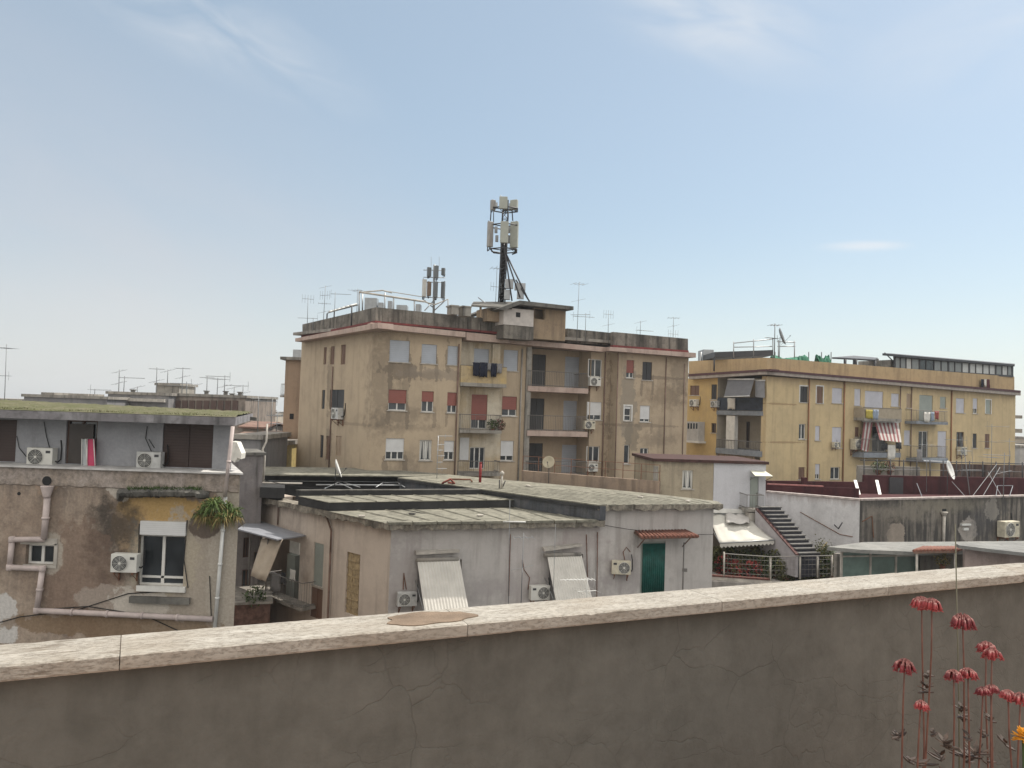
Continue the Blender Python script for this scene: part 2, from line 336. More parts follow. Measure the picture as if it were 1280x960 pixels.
# ---------------------------------------------------------------- building kit
class Bld:
    def __init__(s, name, label, loc, cat='building', group=None):
        s.e = thing(name, label, cat, loc, group)
    def part(s, mb, name, mat, label=None, parent=None):
        return mb.build(name, mat, parent or s.e, label, org=WL[s.e.name])
class Fac:
    """one facade sheet: openings are collected, then the wall is cut around them"""
    def __init__(s, b, pl, off=0, rec=.16): s.b, s.pl, s.off, s.rec, s.h = b, pl, off, rec, []
    def win(s, x0, y0, x1, y1, kind='wf', yb=None, n=2, sill=True, name='window', trim=None, bar=None):
        pl, off, b = s.pl, s.off, s.b
        u0, u1, z0, z1 = pl.rect(x0, y0, x1, y1, off); s.h.append((u0, u1, z0, z1))
        sh = {'gs': 'sh_grey', 'rs': 'sh_red', 'ws': 'sh_white', 'ls': 'sh_lav', 'dk': 'sh_dark', 'br': 'sh_brown', 'db': 'sh_db', 'bs': 'sh_beige', 'gn': 'sh_green', 'wf': None, 'cu': None, 'df': None, 'op': None}[kind]
        fm = M['grey_frame'] if kind in ('gs',) else (M['brown_frame'] if kind in ('dk', 'br', 'df', 'db') else M['white_frame'])
        o = off - s.rec; f = MB(); t = .055
        # the bottom of a roller shutter that is only part way down
        zb = z0 if yb is None else pl.hit((x0 + x1) / 2, yb, off)[1]
        full = sh and yb is None
        f.pbox(pl, u0, u0 + t, z0, z1, o, o + .07); f.pbox(pl, u1 - t, u1, z0, z1, o, o + .07)
        f.pbox(pl, u0 + t, u1 - t, z0, z0 + t, o, o + .07); f.pbox(pl, u0 + t, u1 - t, z1 - t, z1, o, o + .07)
        if not full:
            for k in range(1, n):
                um = u0 + (u1 - u0) * k / n; f.pbox(pl, um - .04, um + .04, z0 + t, z1 - t, o, o + .06)
            if bar: zz = z0 + (z1 - z0) * bar; f.pbox(pl, u0 + t, u1 - t, zz - .03, zz + .03, o, o + .06)
        w = b.part(f, name, fm)
        g = MB(); g.pbox(pl, u0 + t / 2, u1 - t / 2, z0 + t / 2, z1 - t / 2, o - .03, o + .02); b.part(g, 'pane', M['glass'], parent=w)
        if kind == 'cu':
            for k in range(n):
                a = u0 + (u1 - u0) * k / n + .06; c = u0 + (u1 - u0) * (k + 1) / n - .06
                cm = MB(); cm.poly(pl, [(a, z0 + .1), (a + (c - a) * .25, z0 + .1), (a + (c - a) * .45, z1 - .1), (c - (c - a) * .45, z1 - .1), (c - (c - a) * .25, z0 + .1), (c, z0 + .1), (c, z1 - .06), (a, z1 - .06)], o + .022, o + .03)
                b.part(cm, 'curtain', M['curtain'], parent=w)
        if sh:
            m = MB(); m.pbox(pl, u0 + .01, u1 - .01, zb, z1 - .01, o + .075, o + .10)
            m.pbox(pl, u0 + .01, u1 - .01, zb, zb + .05, o + .10, o + .115)
            if kind in ('dk', 'br', 'bs', 'db') and full: um = (u0 + u1) / 2; m.pbox(pl, um - .03, um + .03, z0, z1 - .01, o + .10, o + .125)
            b.part(m, 'roller_shutter' if kind not in ('dk', 'br', 'bs', 'db') else 'shutter', M[sh], parent=w)
        if sill:
            m = MB(); m.pbox(pl, u0 - .08, u1 + .08, z0 - .06, z0, off - .05, off + .07); b.part(m, 'sill', M['stone_sill'], parent=w)
        if trim:
            m = MB(); k = .1
            m.pbox(pl, u0 - k, u0, z0, z1 + k, off - .02, off + .02); m.pbox(pl, u1, u1 + k, z0, z1 + k, off - .02, off + .02); m.pbox(pl, u0, u1, z1, z1 + k, off - .02, off + .02)
            b.part(m, 'trim', trim, parent=w)
        return w
    def door(s, *a, **k):
        k.setdefault('name', 'balcony_door'); k.setdefault('sill', False); return s.win(*a, **k)
def balcony(b, pl, x0, x1, yt, yb, yr, off, dep, solid=None, mat=None, nb=None, gap=.13):
    """slab between rows yt and yb, rail top at row yr, all read at the balcony's front edge"""
    fo = off + dep; u0, u1, zb, zt = pl.rect(x0, yt, x1, yb, fo); zr = pl.hit((x0 + x1) / 2, yr, fo)[1]
    m = MB(); m.pbox(pl, u0, u1, zb, zt, off - .02, fo); w = b.part(m, 'balcony', mat or M['concrete'])
    if solid:
        r = MB(); r.pbox(pl, u0, u1, zt, zr, fo - .1, fo - .01); r.pbox(pl, u0, u0 + .1, zt, zr, off + .0, fo - .1); r.pbox(pl, u1 - .1, u1, zt, zr, off + .0, fo - .1)
        b.part(r, 'parapet', solid, parent=w)
        r = MB(); r.pbox(pl, u0, u1, zr, zr + .04, fo - .12, fo + .01); b.part(r, 'handrail', M['rail'], parent=w)
        return w
    r = MB(); a, c = u0 + .04, u1 - .04; f1 = fo - .05
    for z in (zt + .08, zr): r.tube(pl.pt(a, z, f1), pl.pt(c, z, f1), .022, 4); r.tube(pl.pt(a, z, f1), pl.pt(a, z, off + .02), .022, 4); r.tube(pl.pt(c, z, f1), pl.pt(c, z, off + .02), .022, 4)
    n = int((c - a) / gap)
    for i in range(n + 1):
        u = a + (c - a) * i / n; k = .018 if i % 8 == 0 else .009
        r.tube(pl.pt(u, zt, f1), pl.pt(u, zr, f1), k, 3)
    for q in (a, c):
        for i in range(1, int(dep / gap)): r.tube(pl.pt(q, zt, f1 - i * gap), pl.pt(q, zr, f1 - i * gap), .009, 3)
    b.part(r, 'railing', M['rail'], parent=w); return w
# ---------------------------------------------------------------- air conditioner outdoor unit (0.80 x 0.56 x 0.30)
def make_ac(fan_right=False, tone=0):
    t = thing('air_conditioner', 'x', 'air conditioner', (0, 0, 0), 'air conditioner units on the walls', local=True)
    s = 1 if fan_right else -1; cx = .12 * s
    m = MB(); m.box(-.40, .40, -.30, 0, .0, .56); o = m.build('casing', (M['ac_white'], M['ac_yellowed'], M['ac_grey'])[tone], t)
    bv = o.modifiers.new('b', 'BEVEL'); bv.width = .015; bv.segments = 2
    m = MB(); m.lathe((cx, -.301, .28), (0, -1, 0), [(0, .235), (.008, .235), (.008, .05), (0, .05)], 24); m.build('fan_recess', M['ac_dark'], t)
    m = MB()
    for r_ in (.235, .19, .15, .11, .07):
        pts = [(cx + r_ * math.cos(a * math.pi / 10), -.318, .28 + r_ * math.sin(a * math.pi / 10)) for a in range(21)]; m.path(pts, .005 if r_ < .23 else .010, 4)
    for a in range(8): m.tube((cx, -.318, .28), (cx + .235 * math.cos(a * .785), -.318, .28 + .235 * math.sin(a * .785)), .004, 3)
    m.lathe((cx, -.31, .28), (0, -1, 0), [(0, .045), (.014, .04)], 12); m.build('fan_grille', M['ac_white'], t)
    m = MB(); m.box(-s * .26 - .07, -s * .26 + .07, -.306, -.3005, .40, .48); m.build('badge_panel', M['dark_metal'], t)
    for q in (-.28, .28):
        m = MB(); m.box(q - .02, q + .02, -.33, .06, -.05, -.0); m.box(q - .02, q + .02, .02, .06, -.32, -.05); m.tube((q, -.30, -.04), (q, .04, -.30), .014, 4); m.build('bracket', M['rust'], t)
    m = MB(); m.path([(.40, -.12, .15), (.46, -.10, .12), (.50, .0, .2), (.49, .04, .55), (.45, .05, .80)], .022, 6); m.build('refrigerant_pipe', M['black'], t)
    return t
ACs = {}; M['ac_yellowed'] = plain('yellowed_casing', (.52, .48, .38), .6, var=.2, vs=5); M['ac_grey'] = plain('greyish_casing', (.44, .44, .43), .6, var=.25, vs=4)
def ac(pl, x0, y0, x1, y1, off, label, fan_right=False, yaw=0, brackets=True):
    k = (fan_right, len(label) % 3)
    if k not in ACs: ACs[k] = make_ac(*k); t = ACs[k]
    else: t = copy_tree(ACs[k])
    u0, u1, z0, z1 = pl.rect(x0, y0, x1, y1, off + .33); s = ((u1 - u0) / .8 + (z1 - z0) / .56) / 2
    t.location = pl.pt((u0 + u1) / 2, z0, off + .06 * s); t.rotation_euler = (0, 0, pl.ang + yaw); t.scale = (s, s, s); t['label'] = label
    return t
# ---------------------------------------------------------------- aerials
def aerial(x, yb, yt, D, label, kinds=('y',), seed=0, r=.022, es=1.0, name='tv_aerial', group='television aerials on the roofs', xt=None, mat=None):
    """mast from pixel row yb up to yt at distance D; kinds top-down: y yagi, g grid, d log boom, f folded"""
    rd = random.Random(seed); b = at(x, yb, D); tp = at(x if xt is None else xt, yt, D); tp.y = b.y
    lean = .0 if xt is None else tp.x - b.x; h = tp.z - b.z; mat = mat or M['aerial']
    t = thing(name, label, 'aerial', b, group); m = MB(); top = Vector((b.x + (lean or rd.uniform(-.02, .02) * h), b.y, tp.z))
    m.tube(b - Vector((0, 0, .12)), top, r, 6, r * .7); m.build('mast', mat, t)
    n = len(kinds)
    for i, k in enumerate(kinds):
        if not k: continue
        f = 1 - (i + .15) / max(n + .6, 2.2); p = b.lerp(top, f); a = rd.uniform(-.5, .5) + (0 if rd.random() < .5 else math.pi)
        d = Vector((math.cos(a), math.sin(a), 0)); s = Vector((-d.y, d.x, 0)); m = MB(); er = max(.008, r * .4)
        if k == 'y':
            L = 1.1 * es; m.tube(p - d * .3 * es, p + d * L, er * 1.5, 4)
            for j in range(9):
                q = p + d * (-.25 * es + j * (L + .2 * es) / 9); w = (.26 - j * .012) * es; m.tube(q - s * w, q + s * w, er, 3)
            for sg in (-1, 1): m.tube(p - d * .3 * es, p - d * .28 * es + Vector((0, 0, sg * .28 * es)), er, 3)
        elif k == 'v':
            L = .8 * es; m.tube(p - d * L * .5, p + d * L * .5, er * 1.5, 4)
            for j in range(4):
                q = p + d * (-.5 + j / 3) * L; w = .55 * es; m.tube(q - s * w, q + s * w, er, 3)
        elif k == 'z':
            L = .8 * es; m.tube(p - d * L * .5, p + d * L * .5, er * 1.5, 4)
            for j in range(5):
                q = p + d * (-.5 + j / 4) * L; w = Vector((0, 0, .3 * es)); m.tube(q - w, q + w, er, 3)
        elif k == 'g':
            for j in range(6): q = p + Vector((0, 0, (j - 2.5) * .11 * es)); m.tube(q - s * .3 * es, q + s * .3 * es, er, 3)
            for sg in (-1, 0, 1): m.tube(p + s * sg * .28 * es - Vector((0, 0, .3 * es)), p + s * sg * .28 * es + Vector((0, 0, .3 * es)), er, 3)
            for sg in (-1, 1):
                q = p + d * .12 * es + Vector((0, 0, sg * .14 * es)); m.tube(q - s * .2 * es, q + s * .2 * es, er * 1.4, 3)
        elif k == 'x':
            for ang in (0, math.pi / 2): q = Vector((math.cos(ang), math.sin(ang), .25)) * .45 * es; m.tube(p - q, p + q, er, 3)
        m.build('antenna_array', mat, t)
    return t
def dish(x, y, D, rad, label, az=0, el=.5, ybase=None, name='satellite_dish', mat=None, xb=None):
    """az: 0 faces the viewer, positive turns it to the right"""
    c = at(x, y, D); t = thing(name, label, 'satellite dish', c, 'satellite dishes on the roofs')
    ax = Vector((math.sin(az) * math.cos(el), -math.cos(az) * math.cos(el), math.sin(el)))
    m = MB(); m.lathe(c - ax * .02, ax, [(0, .02), (.015, rad * .45), (.06, rad * .8), (.10 * (rad / .4), rad), (.105 * (rad / .4), rad * .985), (.065, rad * .78), (.03, rad * .4), (.02, .02)], 24)
    m.build('reflector', mat or M['white_metal'], t)
    low = c - Vector((0, 0, rad * .9)); m = MB(); tip = c + ax * rad * 1.1 - Vector((0, 0, rad * .25)); m.tube(low + ax * .05, tip, .012, 4); m.tube(tip, tip - ax * .1, .03, 8); m.build('receiver_arm', M['dark_metal'], t)
    if ybase:
        b = at(xb or x, ybase, D); b.y = c.y; m = MB(); m.tube(Vector((c.x, c.y, b.z - .05)) - Vector((ax.x, ax.y, 0)) * .08, c - ax * .06, .025, 6); m.build('mast', M['dark_metal'], t)
    return t
def cable(pts, sag, label, r=.008, mat=None, name='cable', seg=8):
    m = MB()
    for a, b in zip(pts[:-1], pts[1:]):
        q = [a.lerp(b, i / seg) - Vector((0, 0, sag * 4 * (i / seg) * (1 - i / seg))) for i in range(seg + 1)]; m.path(q, r, 4)
    o = m.build(name, mat or M['black']); return tag(o, label, 'cable', 'cables strung over the roofs')
# ================================================================ ground
gm = stucco('asphalt_ground', (.06, .058, .055), (.03, .03, .03), (.09, .085, .08), .2, .5, .1)
m = MB(); m.add([(-690, -110, 0), (690, -110, 0), (690, 1140, 0), (-690, 1140, 0)], [[0, 1, 2, 3]]); struct(m.build('ground', gm))
# ================================================================ our own terrace, parapet wall and coping
PA = at(0, 832, 2.06); PB = at(1280, 717, 3.825)
ZT = ZC - .70
pa = atz(0, 832, ZT); pb = atz(1280, 717, ZT)
PW = Pl((pa.x, pa.y), (pb.x, pb.y))
ZF = ZT - 1.02
tile = plain('terrace_tile', (.34, .22, .16), .7, var=.15)
m = MB(); c_ = [PW.pt(-6, 0, -.0), PW.pt(12, 0, -.0), PW.pt(12, 0, 9), PW.pt(-6, 0, 9)]
m.foot([(p.x, p.y) for p in c_], ZF - .3, ZF); struct(m.build('terrace_floor', tile))
m = MB(); c_ = [PW.pt(-6, 0, -.15), PW.pt(12, 0, -.15), PW.pt(12, 0, 9), PW.pt(-6, 0, 9)]
m.foot([(p.x, p.y) for p in c_], 0, ZF - .31)
tag(m.build('apartment_building', M['concrete']), 'plastered block that carries the terrace in the foreground', 'building')
e = thing('parapet_wall', 'long grey cracked plaster parapet wall across the foreground under pale travertine coping', 'wall', PW.pt(0, ZF, 0))
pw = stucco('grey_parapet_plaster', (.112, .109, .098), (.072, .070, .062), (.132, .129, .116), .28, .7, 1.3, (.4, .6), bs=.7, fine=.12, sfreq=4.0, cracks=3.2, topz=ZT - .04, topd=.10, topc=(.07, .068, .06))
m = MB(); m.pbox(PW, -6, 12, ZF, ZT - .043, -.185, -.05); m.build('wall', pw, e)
# coping stones: travertine with pits, seams at the joints the photo shows
def travertine(name, seed):
    m, nt, b = newmat(name); g = N(nt, 'ShaderNodeNewGeometry').outputs['Position']
    g = mapping(nt, g, (1, 1, 1), (seed * 1.7, 0, 0), (0, 0, -PW.ang))
    band = noise(nt, mapping(nt, g, (1.6, 7, 7)), 3.2, 8, .68, .5); pits = noise(nt, mapping(nt, g, (1, 2.6, 2.6)), 46, 6, .78)
    col = mix(nt, rng(nt, band, .35, .65), (.27, .245, .21), (.40, .375, .335))
    col = mix(nt, math_(nt, 'MULTIPLY', rng(nt, pits, .50, .64), .62), col, (.15, .125, .10))
    lp = noise(nt, mapping(nt, g, (1, 6, 6)), 13, 5, .7, .3); sel = rng(nt, noise(nt, g, .9, 2), .46, .58); col = mix(nt, math_(nt, 'MULTIPLY', math_(nt, 'MULTIPLY', rng(nt, lp, .52, .62), sel), .8), col, (.13, .105, .08))
    big = noise(nt, g, 1.6, 4, .6); col = mix(nt, math_(nt, 'MULTIPLY', rng(nt, big, .45, .65), .45), col, (.25, .205, .155))
    pp = math_(nt, 'MULTIPLY', rng(nt, pits, .50, .62), 1); 
    lk(nt, col, b.inputs['Base Color']); b.inputs['Roughness'].default_value = .75; b.inputs['Specular IOR Level'].default_value = .25
    bump(nt, b, math_(nt, 'SUBTRACT', math_(nt, 'MULTIPLY', band, .3), pp), .5, .004); return m
TR = [travertine('travertine_%d' % i, i * 3.1) for i in range(3)]
joints = [-6, -4.9, -3.9, -2.9, -1.9, -.9]
js = [PW.hit(x, y)[0] for x, y in ((150, 818), (585, 779), (903, 751), (1111, 732))]
joints = [js[0] - 5.1, js[0] - 4.1, js[0] - 3.1, js[0] - 2.05, js[0] - 1.03] + js + [js[3] + k * .95 for k in range(1, 9)]
for i in range(len(joints) - 1):
    a, b_ = joints[i] + .0012, joints[i + 1] - .0012
    rdc = random.Random(100 + i); n = max(4, int((b_ - a) / .022)); vs = []; chip = 0; c2_ = 0
    for k in range(n + 1):
        u = a + (b_ - a) * k / n; chip = rdc.uniform(.002, .006) if rdc.random() < .02 else chip * .4; c2_ = rdc.uniform(.002, .005) if rdc.random() < .02 else c2_ * .4; j = lambda w: rdc.uniform(-w, w) * .4
        e_ = .005 if k in (0, n) else 0
        vs += [PW.pt(u, ZT - .043 + j(.0006), -.03), PW.pt(u, ZT - .043 + j(.0008) + c2_ * .6, -.003 - c2_ + j(.0006)), PW.pt(u, ZT - .038 + j(.0008) + c2_, 0 + j(.0006) - c2_ * .3), PW.pt(u, ZT - .005 - chip + j(.0008), 0 + j(.0006) - chip * .2), PW.pt(u, ZT - .0008 - chip * .3 - e_ * .4, -.005 - chip + j(.0008)), PW.pt(u, ZT - e_ * .3, -.03), PW.pt(u, ZT - e_ * .3, -.19), PW.pt(u, ZT - .003 + j(.001) - chip * .5, -.212 + chip * .5 + j(.001)), PW.pt(u, ZT - .043, -.215)]
    m = MB(); q = 9; m.add(vs, [[k * q + r_, k * q + (r_ + 1) % q, (k + 1) * q + (r_ + 1) % q, (k + 1) * q + r_] for k in range(n) for r_ in range(q)] + [list(range(q)), [n * q + r_ for r_ in range(q)][::-1]])
    o = m.build('coping_stone', TR[(i * 2 + 1) % 3], e)
# brownish mortar smear on the coping: an irregular thin skin
rd = random.Random(4); cen = [PW.hit(538, 775)[0], 0]
c0 = atz(480, 776, ZT); c1 = atz(592, 770, ZT); u0 = (Vector((c0.x, c0.y)) - PW.a).dot(PW.d); u1 = (Vector((c1.x, c1.y)) - PW.a).dot(PW.d)
pts = []
for k in range(40):
    a = 2 * math.pi * k / 40; rr = 1 + .10 * math.sin(3 * a + 1) + .07 * math.sin(7 * a) + rd.uniform(-.04, .04)
    pts.append(PW.pt((u0 + u1) / 2 + (u1 - u0) / 2 * math.cos(a) * rr, ZT + .003, -.098 + .075 * math.sin(a) * min(rr, 1.12)))
m = MB(); m.slab(pts, .004); o = m.build('mortar_patch', plain('old_brown_mortar', (.17, .125, .09), .9, var=.25, vs=14, bs=.4), e, 'brown smear of old mortar on the coping')
# ================================================================ red flowers in a trough below the frame
cor = [plain('coral_petal', (.26, .045, .048), .5, var=.35, vs=40), plain('dusty_red_petal', (.17, .032, .038), .5, var=.35, vs=40)]
calyx = plain('pinkish_calyx', (.26, .11, .10), .6, var=.3, vs=50); stemm = plain('reddish_stem', (.13, .06, .045), .6, var=.3, vs=30)
leafm = plain('mottled_succulent_leaf', (.055, .036, .027), .6, var=.5, vs=60)
pc = at(1205, 1010, 2.05); tr = thing('planter', 'terracotta trough standing below the flowers at the parapet', 'planter', (pc.x, pc.y, ZF))
zp = ZC - 1.25
trp = Pl((pc.x - .45, pc.y - .2), (pc.x + .45, pc.y + .22))
m = MB(); m.pbox(trp, -.06, 1.06, ZF, zp, -.02, 0); m.pbox(trp, -.06, 1.06, ZF, zp, -.42, -.40); m.pbox(trp, -.06, -.04, ZF, zp, -.40, -.02); m.pbox(trp, 1.04, 1.06, ZF, zp, -.40, -.02); m.pbox(trp, -.04, 1.04, ZF, ZF + .02, -.40, -.02)
m.build('trough', M['terracotta'], tr)
m = MB(); m.pbox(trp, -.04, 1.04, ZF + .3, zp - .05, -.40, -.02); m.build('soil', plain('soil', (.04, .03, .02), .9, var=.3, vs=30), tr)
def flowerhead(mb, mc, c, r, rd, n=22):
    """drooping tubular bells round a stalk tip"""
    for k in range(n):
        a = rd.uniform(0, 6.283); e_ = rd.uniform(0, 1.15) ** .6; out = r * (.25 + .75 * e_)
        d = Vector((math.cos(a), math.sin(a), 0)); p0 = c + Vector((0, 0, -.002)); 
        p1 = c + d * out * .55 + Vector((0, 0, r * (.42 - .25 * e_) )); p2 = c + d * out * .9 + Vector((0, 0, r * (.15 - .35 * e_)))
        p3 = c + d * out * 1.05 + Vector((0, 0, r * (-.45 - .35 * e_ + rd.uniform(-.28, .22))))
        mc.path([p0, p1, p2], .0011, 4); mc.path([p2 + (p1 - p2) * .25, p2, p2 + (p3 - p2) * .25], .0026, 5, .0028)
        q = p2.lerp(p3, .5); mb.path([p2, q, p3], .0027, 5, .0044)
        for j in range(3):
            b = a + j * 2.1; t_ = p3 + Vector((math.cos(b), math.sin(b), -.5)) * .007; mb.tube(p3, t_, .0026, 4, .0008)
zs_ = zp - .06
def plant(heads, xb, D, label, seed, leaves=(), stake=None):
    rd = random.Random(seed); b = at(xb, 960, D); b.z = zs_
    # continue the stalk straight down into the trough
    t = thing('flowering_succulent', label, 'flower', b, 'red drooping flowers on tall stalks'); 
    for (x, y, rpx, dx) in heads:
        c = at(x, y + rpx * .1, D + rd.uniform(-.04, .04)); r = rpx / F * D * .82; bb = at(xb + dx, 960, D); bb.z = zs_; bb.x += (bb.x - c.x) * .15
        m = MB(); k = c.lerp(bb, .5) + Vector((rd.uniform(-.016, .016), 0, 0)); m.path([c, c.lerp(k, .35) + Vector((rd.uniform(-.005, .005), 0, 0)), k, k.lerp(bb, .5) + Vector((rd.uniform(-.012, .012), 0, 0)), bb], .0019, 6, .0031); st = m.build('stem', stemm, t)
        mb, mc = MB(), MB(); flowerhead(mb, mc, c, r, rd, int(26 + r * 420)); fh = mb.build('flower_head', cor[seed % 2], t); mc.build('calyx', calyx, fh)
    lm = MB(); got = 0
    leaves = list(leaves) + [(xb + rd.uniform(-14, 14), rd.uniform(950, 978), 3, .04) for _ in range(1)]
    for (x, y, n, L) in leaves:
        c = at(x, y, D); 
        for i in range(n):
            a = rd.uniform(0, 6.28); d = Vector((math.cos(a), math.sin(a) * .8, rd.uniform(-.2, .8))).normalized(); p = c + Vector((0, 0, rd.uniform(-.01, .01))); q = p + d * L * rd.uniform(.6, 1.1)
            s = d.cross(Vector((0, 0, 1))).normalized() * .005; lm.prism([p - s * .4, p.lerp(q, .5) - s, q, p.lerp(q, .5) + s, p + s * .4], [v + Vector((0, .002, .003)) for v in (p - s * .4, p.lerp(q, .5) - s, q, p.lerp(q, .5) + s, p + s * .4)]); got = 1
    if got: lm.build('leaves', leafm, t)
    return t
plant([(1152, 748, 13, 0), (1165, 750, 12, -3)], 1154, 2.25, 'tallest flower with two joined red heads on paired stalks', 0, [(1158, 862, 10, .028), (1160, 845, 5, .022), (1176, 948, 9, .04)])
plant([(1203, 770, 16, 0)], 1199, 2.25, 'flower with wide red head left of the thin stake, second tallest', 1, [(1202, 886, 12, .025), (1204, 900, 8, .02), (1208, 950, 10, .045)])
plant([(1233, 804, 12, -3), (1240, 812, 11, 3)], 1232, 2.2, 'flower with heavy ragged dark red head right of the thin stake', 2, [(1228, 918, 5, .02), (1238, 900, 5, .02)])
plant([(1131, 826, 13, 0)], 1124, 2.2, 'leftmost flower, small single red head on a leaning stalk', 3, [(1124, 922, 7, .03), (1138, 950, 5, .03)])
plant([(1151, 877, 9, 0)], 1152, 2.15, 'smallest low red flower in front of the tallest stalks', 4, [(1164, 918, 4, .02)])
plant([(1192, 839, 10, 0)], 1186, 2.1, 'low flower with round red head just left of the thin stake', 5, [(1180, 932, 14, .035)])
plant([(1210, 837, 11, 0)], 1209, 2.1, 'low flower with round red head just right of the thin stake', 6, [(1212, 925, 5, .02)])
plant([(1229, 860, 8, -4), (1240, 857, 8, 3)], 1228, 2.15, 'low flower with split red head beneath the heavy ragged one', 7, [(1218, 945, 12, .04)])
plant([(1260, 864, 9, -4), (1276, 868, 11, 6)], 1270, 2.05, 'rightmost red flower cut by the edge of the photo', 8, [(1258, 934, 5, .03)])
st = at(1194, 655, 2.3); sb = at(1202, 965, 2.3); sb.z = zs_
m = MB(); m.path([st, st.lerp(sb, .5) + Vector((.004, 0, 0)), sb], .0015, 6, .0022); tag(m.build('plant_stake', plain('grey_green_stake', (.12, .115, .08), .7)), 'thin grey stake rising above the coping among the flowers', 'stake')
# yellow blossom at the right edge
yc = at(1279, 922, 1.95); t = thing('yellow_flower', 'orange yellow blossom at the bottom right corner', 'flower', (yc.x, yc.y, zs_)); rd = random.Random(2)
m = MB()
for k in range(60):
    a = rd.uniform(0, 6.28); e_ = rd.uniform(-.5, 1.3); d = Vector((math.cos(a) * math.cos(e_), math.sin(a) * math.cos(e_), math.sin(e_))); s = d.cross(Vector((.3, .2, 1))).normalized() * .007
    p = yc + d * .006; q = yc + d * rd.uniform(.02, .028); m.prism([p, p.lerp(q, .6) - s, q, p.lerp(q, .6) + s], [v + d.cross(s).normalized() * .0012 for v in (p, p.lerp(q, .6) - s, q, p.lerp(q, .6) + s)])
m.build('petals', plain('orange_yellow_petal', (.62, .27, .02), .6, var=.2, vs=60), t)
m = MB(); b = yc.copy(); b.z = zs_; m.path([yc, yc.lerp(b, .5) + Vector((.01, 0, 0)), b], .003, 6); m.build('stem', M['green'], t)
# ================================================================ left house (moss roof, peeling wall)
BP = Pl((at(0, 590, 22).x - 6, 22), (at(300, 590, 22).x, 22)); xr = BP.hit(300.5, 590)[0]; 
B = Bld('apartment_building', 'peeling brown house at the left with a mossy flat roof and terrace room', BP.pt(0, 0, 0))
def P3(pl, x, y, off=0): return tuple(pl.pt(*pl.hit(x, y, off), off))
yel, pale, smoke = (.42, .28, .11), (.47, .43, .38), (.045, .04, .036)
bl = [(P3(BP, 205, 636), 1.35, .38, yel, .35, .85), (P3(BP, 162, 655), .5, .9, (.36, .24, .12), .5, .5), (P3(BP, 235, 720), 1.55, 1.7, (.36, .32, .27), .5, .8), (P3(BP, 285, 700), .55, 3.2, (.38, .34, .29), .3, .85),
      (P3(BP, 205, 700), 1.0, 1.0, (.40, .35, .27), .3, .6),
      (P3(BP, 142, 662), .55, 1.0, smoke, 1.1, .75), (P3(BP, 128, 690), .4, 1.0, smoke, 1.1, .5), (P3(BP, 256, 655), .42, .42, (.11, .085, .07), .35, .9),
      (P3(BP, 136, 748), 1.0, .36, pale, .4, .95), (P3(BP, 178, 756), .85, .34, pale, .4, .9), (P3(BP, 4, 760), .40, .42, (.52, .50, .48), .4, .95), (P3(BP, 4, 790), .48, .35, (.52, .50, .48), .4, .95), (P3(BP, 6, 702), .6, .25, (.12, .1, .085), .9, .5),
      (P3(BP, 100, 720), 1.1, 1.5, (.19, .13, .10), .5, .55), (P3(BP, 60, 690), .45, .6, (.40, .36, .31), .3, .8), (P3(BP, 150, 612), .35, .3, pale, .5, .8), (P3(BP, 185, 605), .9, .22, pale, .6, .7), (P3(BP, 80, 598), .4, .25, (.36, .30, .26), .6, .6), (P3(BP, 20, 598), .4, .22, (.36, .30, .26), .6, .6),
      (P3(BP, 60, 603), .35, .4, (.33, .25, .19), .5, .8), (P3(BP, 150, 782), 3.2, .30, (.20, .135, .08), .5, .7)]
bw = stucco('peeling_brown_plaster', (.29, .225, .178), (.15, .118, .098), (.37, .30, .24), .6, .9, .75, (.40, .58), blobs=bl, topz=ZC - 2.0, topc=(.11, .095, .085), topd=.9, bs=.8, fine=.22)
zl = BP.hit(150, 588)[1]; zl2 = zl
fb = Fac(B, BP, 0, .22)
fb.win(172, 669, 230, 733, 'wf', n=2, sill=False, bar=.16)
w = fb.win(32, 681, 67, 706, 'wf', n=2, sill=False)
m = MB(); m.wall(BP, 0, xr, 0, zl - .0, 0, fb.h, .22, .10); bk = [BP.pt(0, 0, -.22), BP.pt(xr - .10, 0, -.22), BP.pt(xr - 4.0, 0, -9), BP.pt(0, 0, -9)]; m.foot([(p.x, p.y) for p in bk], 0, zl); B.part(m, 'wall', bw)
m = MB(); m.pbox(BP, *BP.rect(175, 652, 232, 669, .1), -.02, .10); B.part(m, 'shutter_box', M['sh_white'])
m = MB(); m.pxbox(BP, 170, 733, 231, 740, -.02, .09); B.part(m, 'window_sill', M['white_frame'])
m = MB(); m.pxbox(BP, 161, 747, 236, 755, -.02, .13); B.part(m, 'old_ledge', M['dark_concrete'])
m = MB(); m.foot([tuple(BP.pt(a, 0, o)[:2]) for a, o in ((-.1, .12), (xr + .12, .12), (xr - 3.9, -9), (-.1, -9))], zl, zl + .045); B.part(m, 'ledge', plain('pale_ledge', (.45, .44, .43), .8, var=.3, vs=2))
m = MB(); 
rd = random.Random(17); n = 60; vs = []
for i in range(n + 1):
    f_ = i / n; x = 148 + 114 * f_; yt_ = 613 - 2.0 * math.sin(f_ * 3) + rd.uniform(-.5, .5) + 4 * max(0, f_ - .9) * 10; yb_ = 620 + rd.uniform(-1.1, 1.1) + (5 if f_ < .06 else 0) + 3.5 * max(0, f_ - .85) * 6; od = (.34 + .05 * math.sin(i * .7) + rd.uniform(-.03, .03)) * min(1, 3.5 * math.sqrt(max(0, min(f_, 1 - f_)) + .004))
    a, z_ = BP.hit(x, yt_, 0); zb2 = BP.hit(x, yb_, 0)[1]; vs += [BP.pt(a, z_ + .05, -.02), BP.pt(a, z_, od * .8), BP.pt(a, z_ - .05, od), BP.pt(a, zb2 + .03, od * .85), BP.pt(a, zb2 - .04, -.02)]
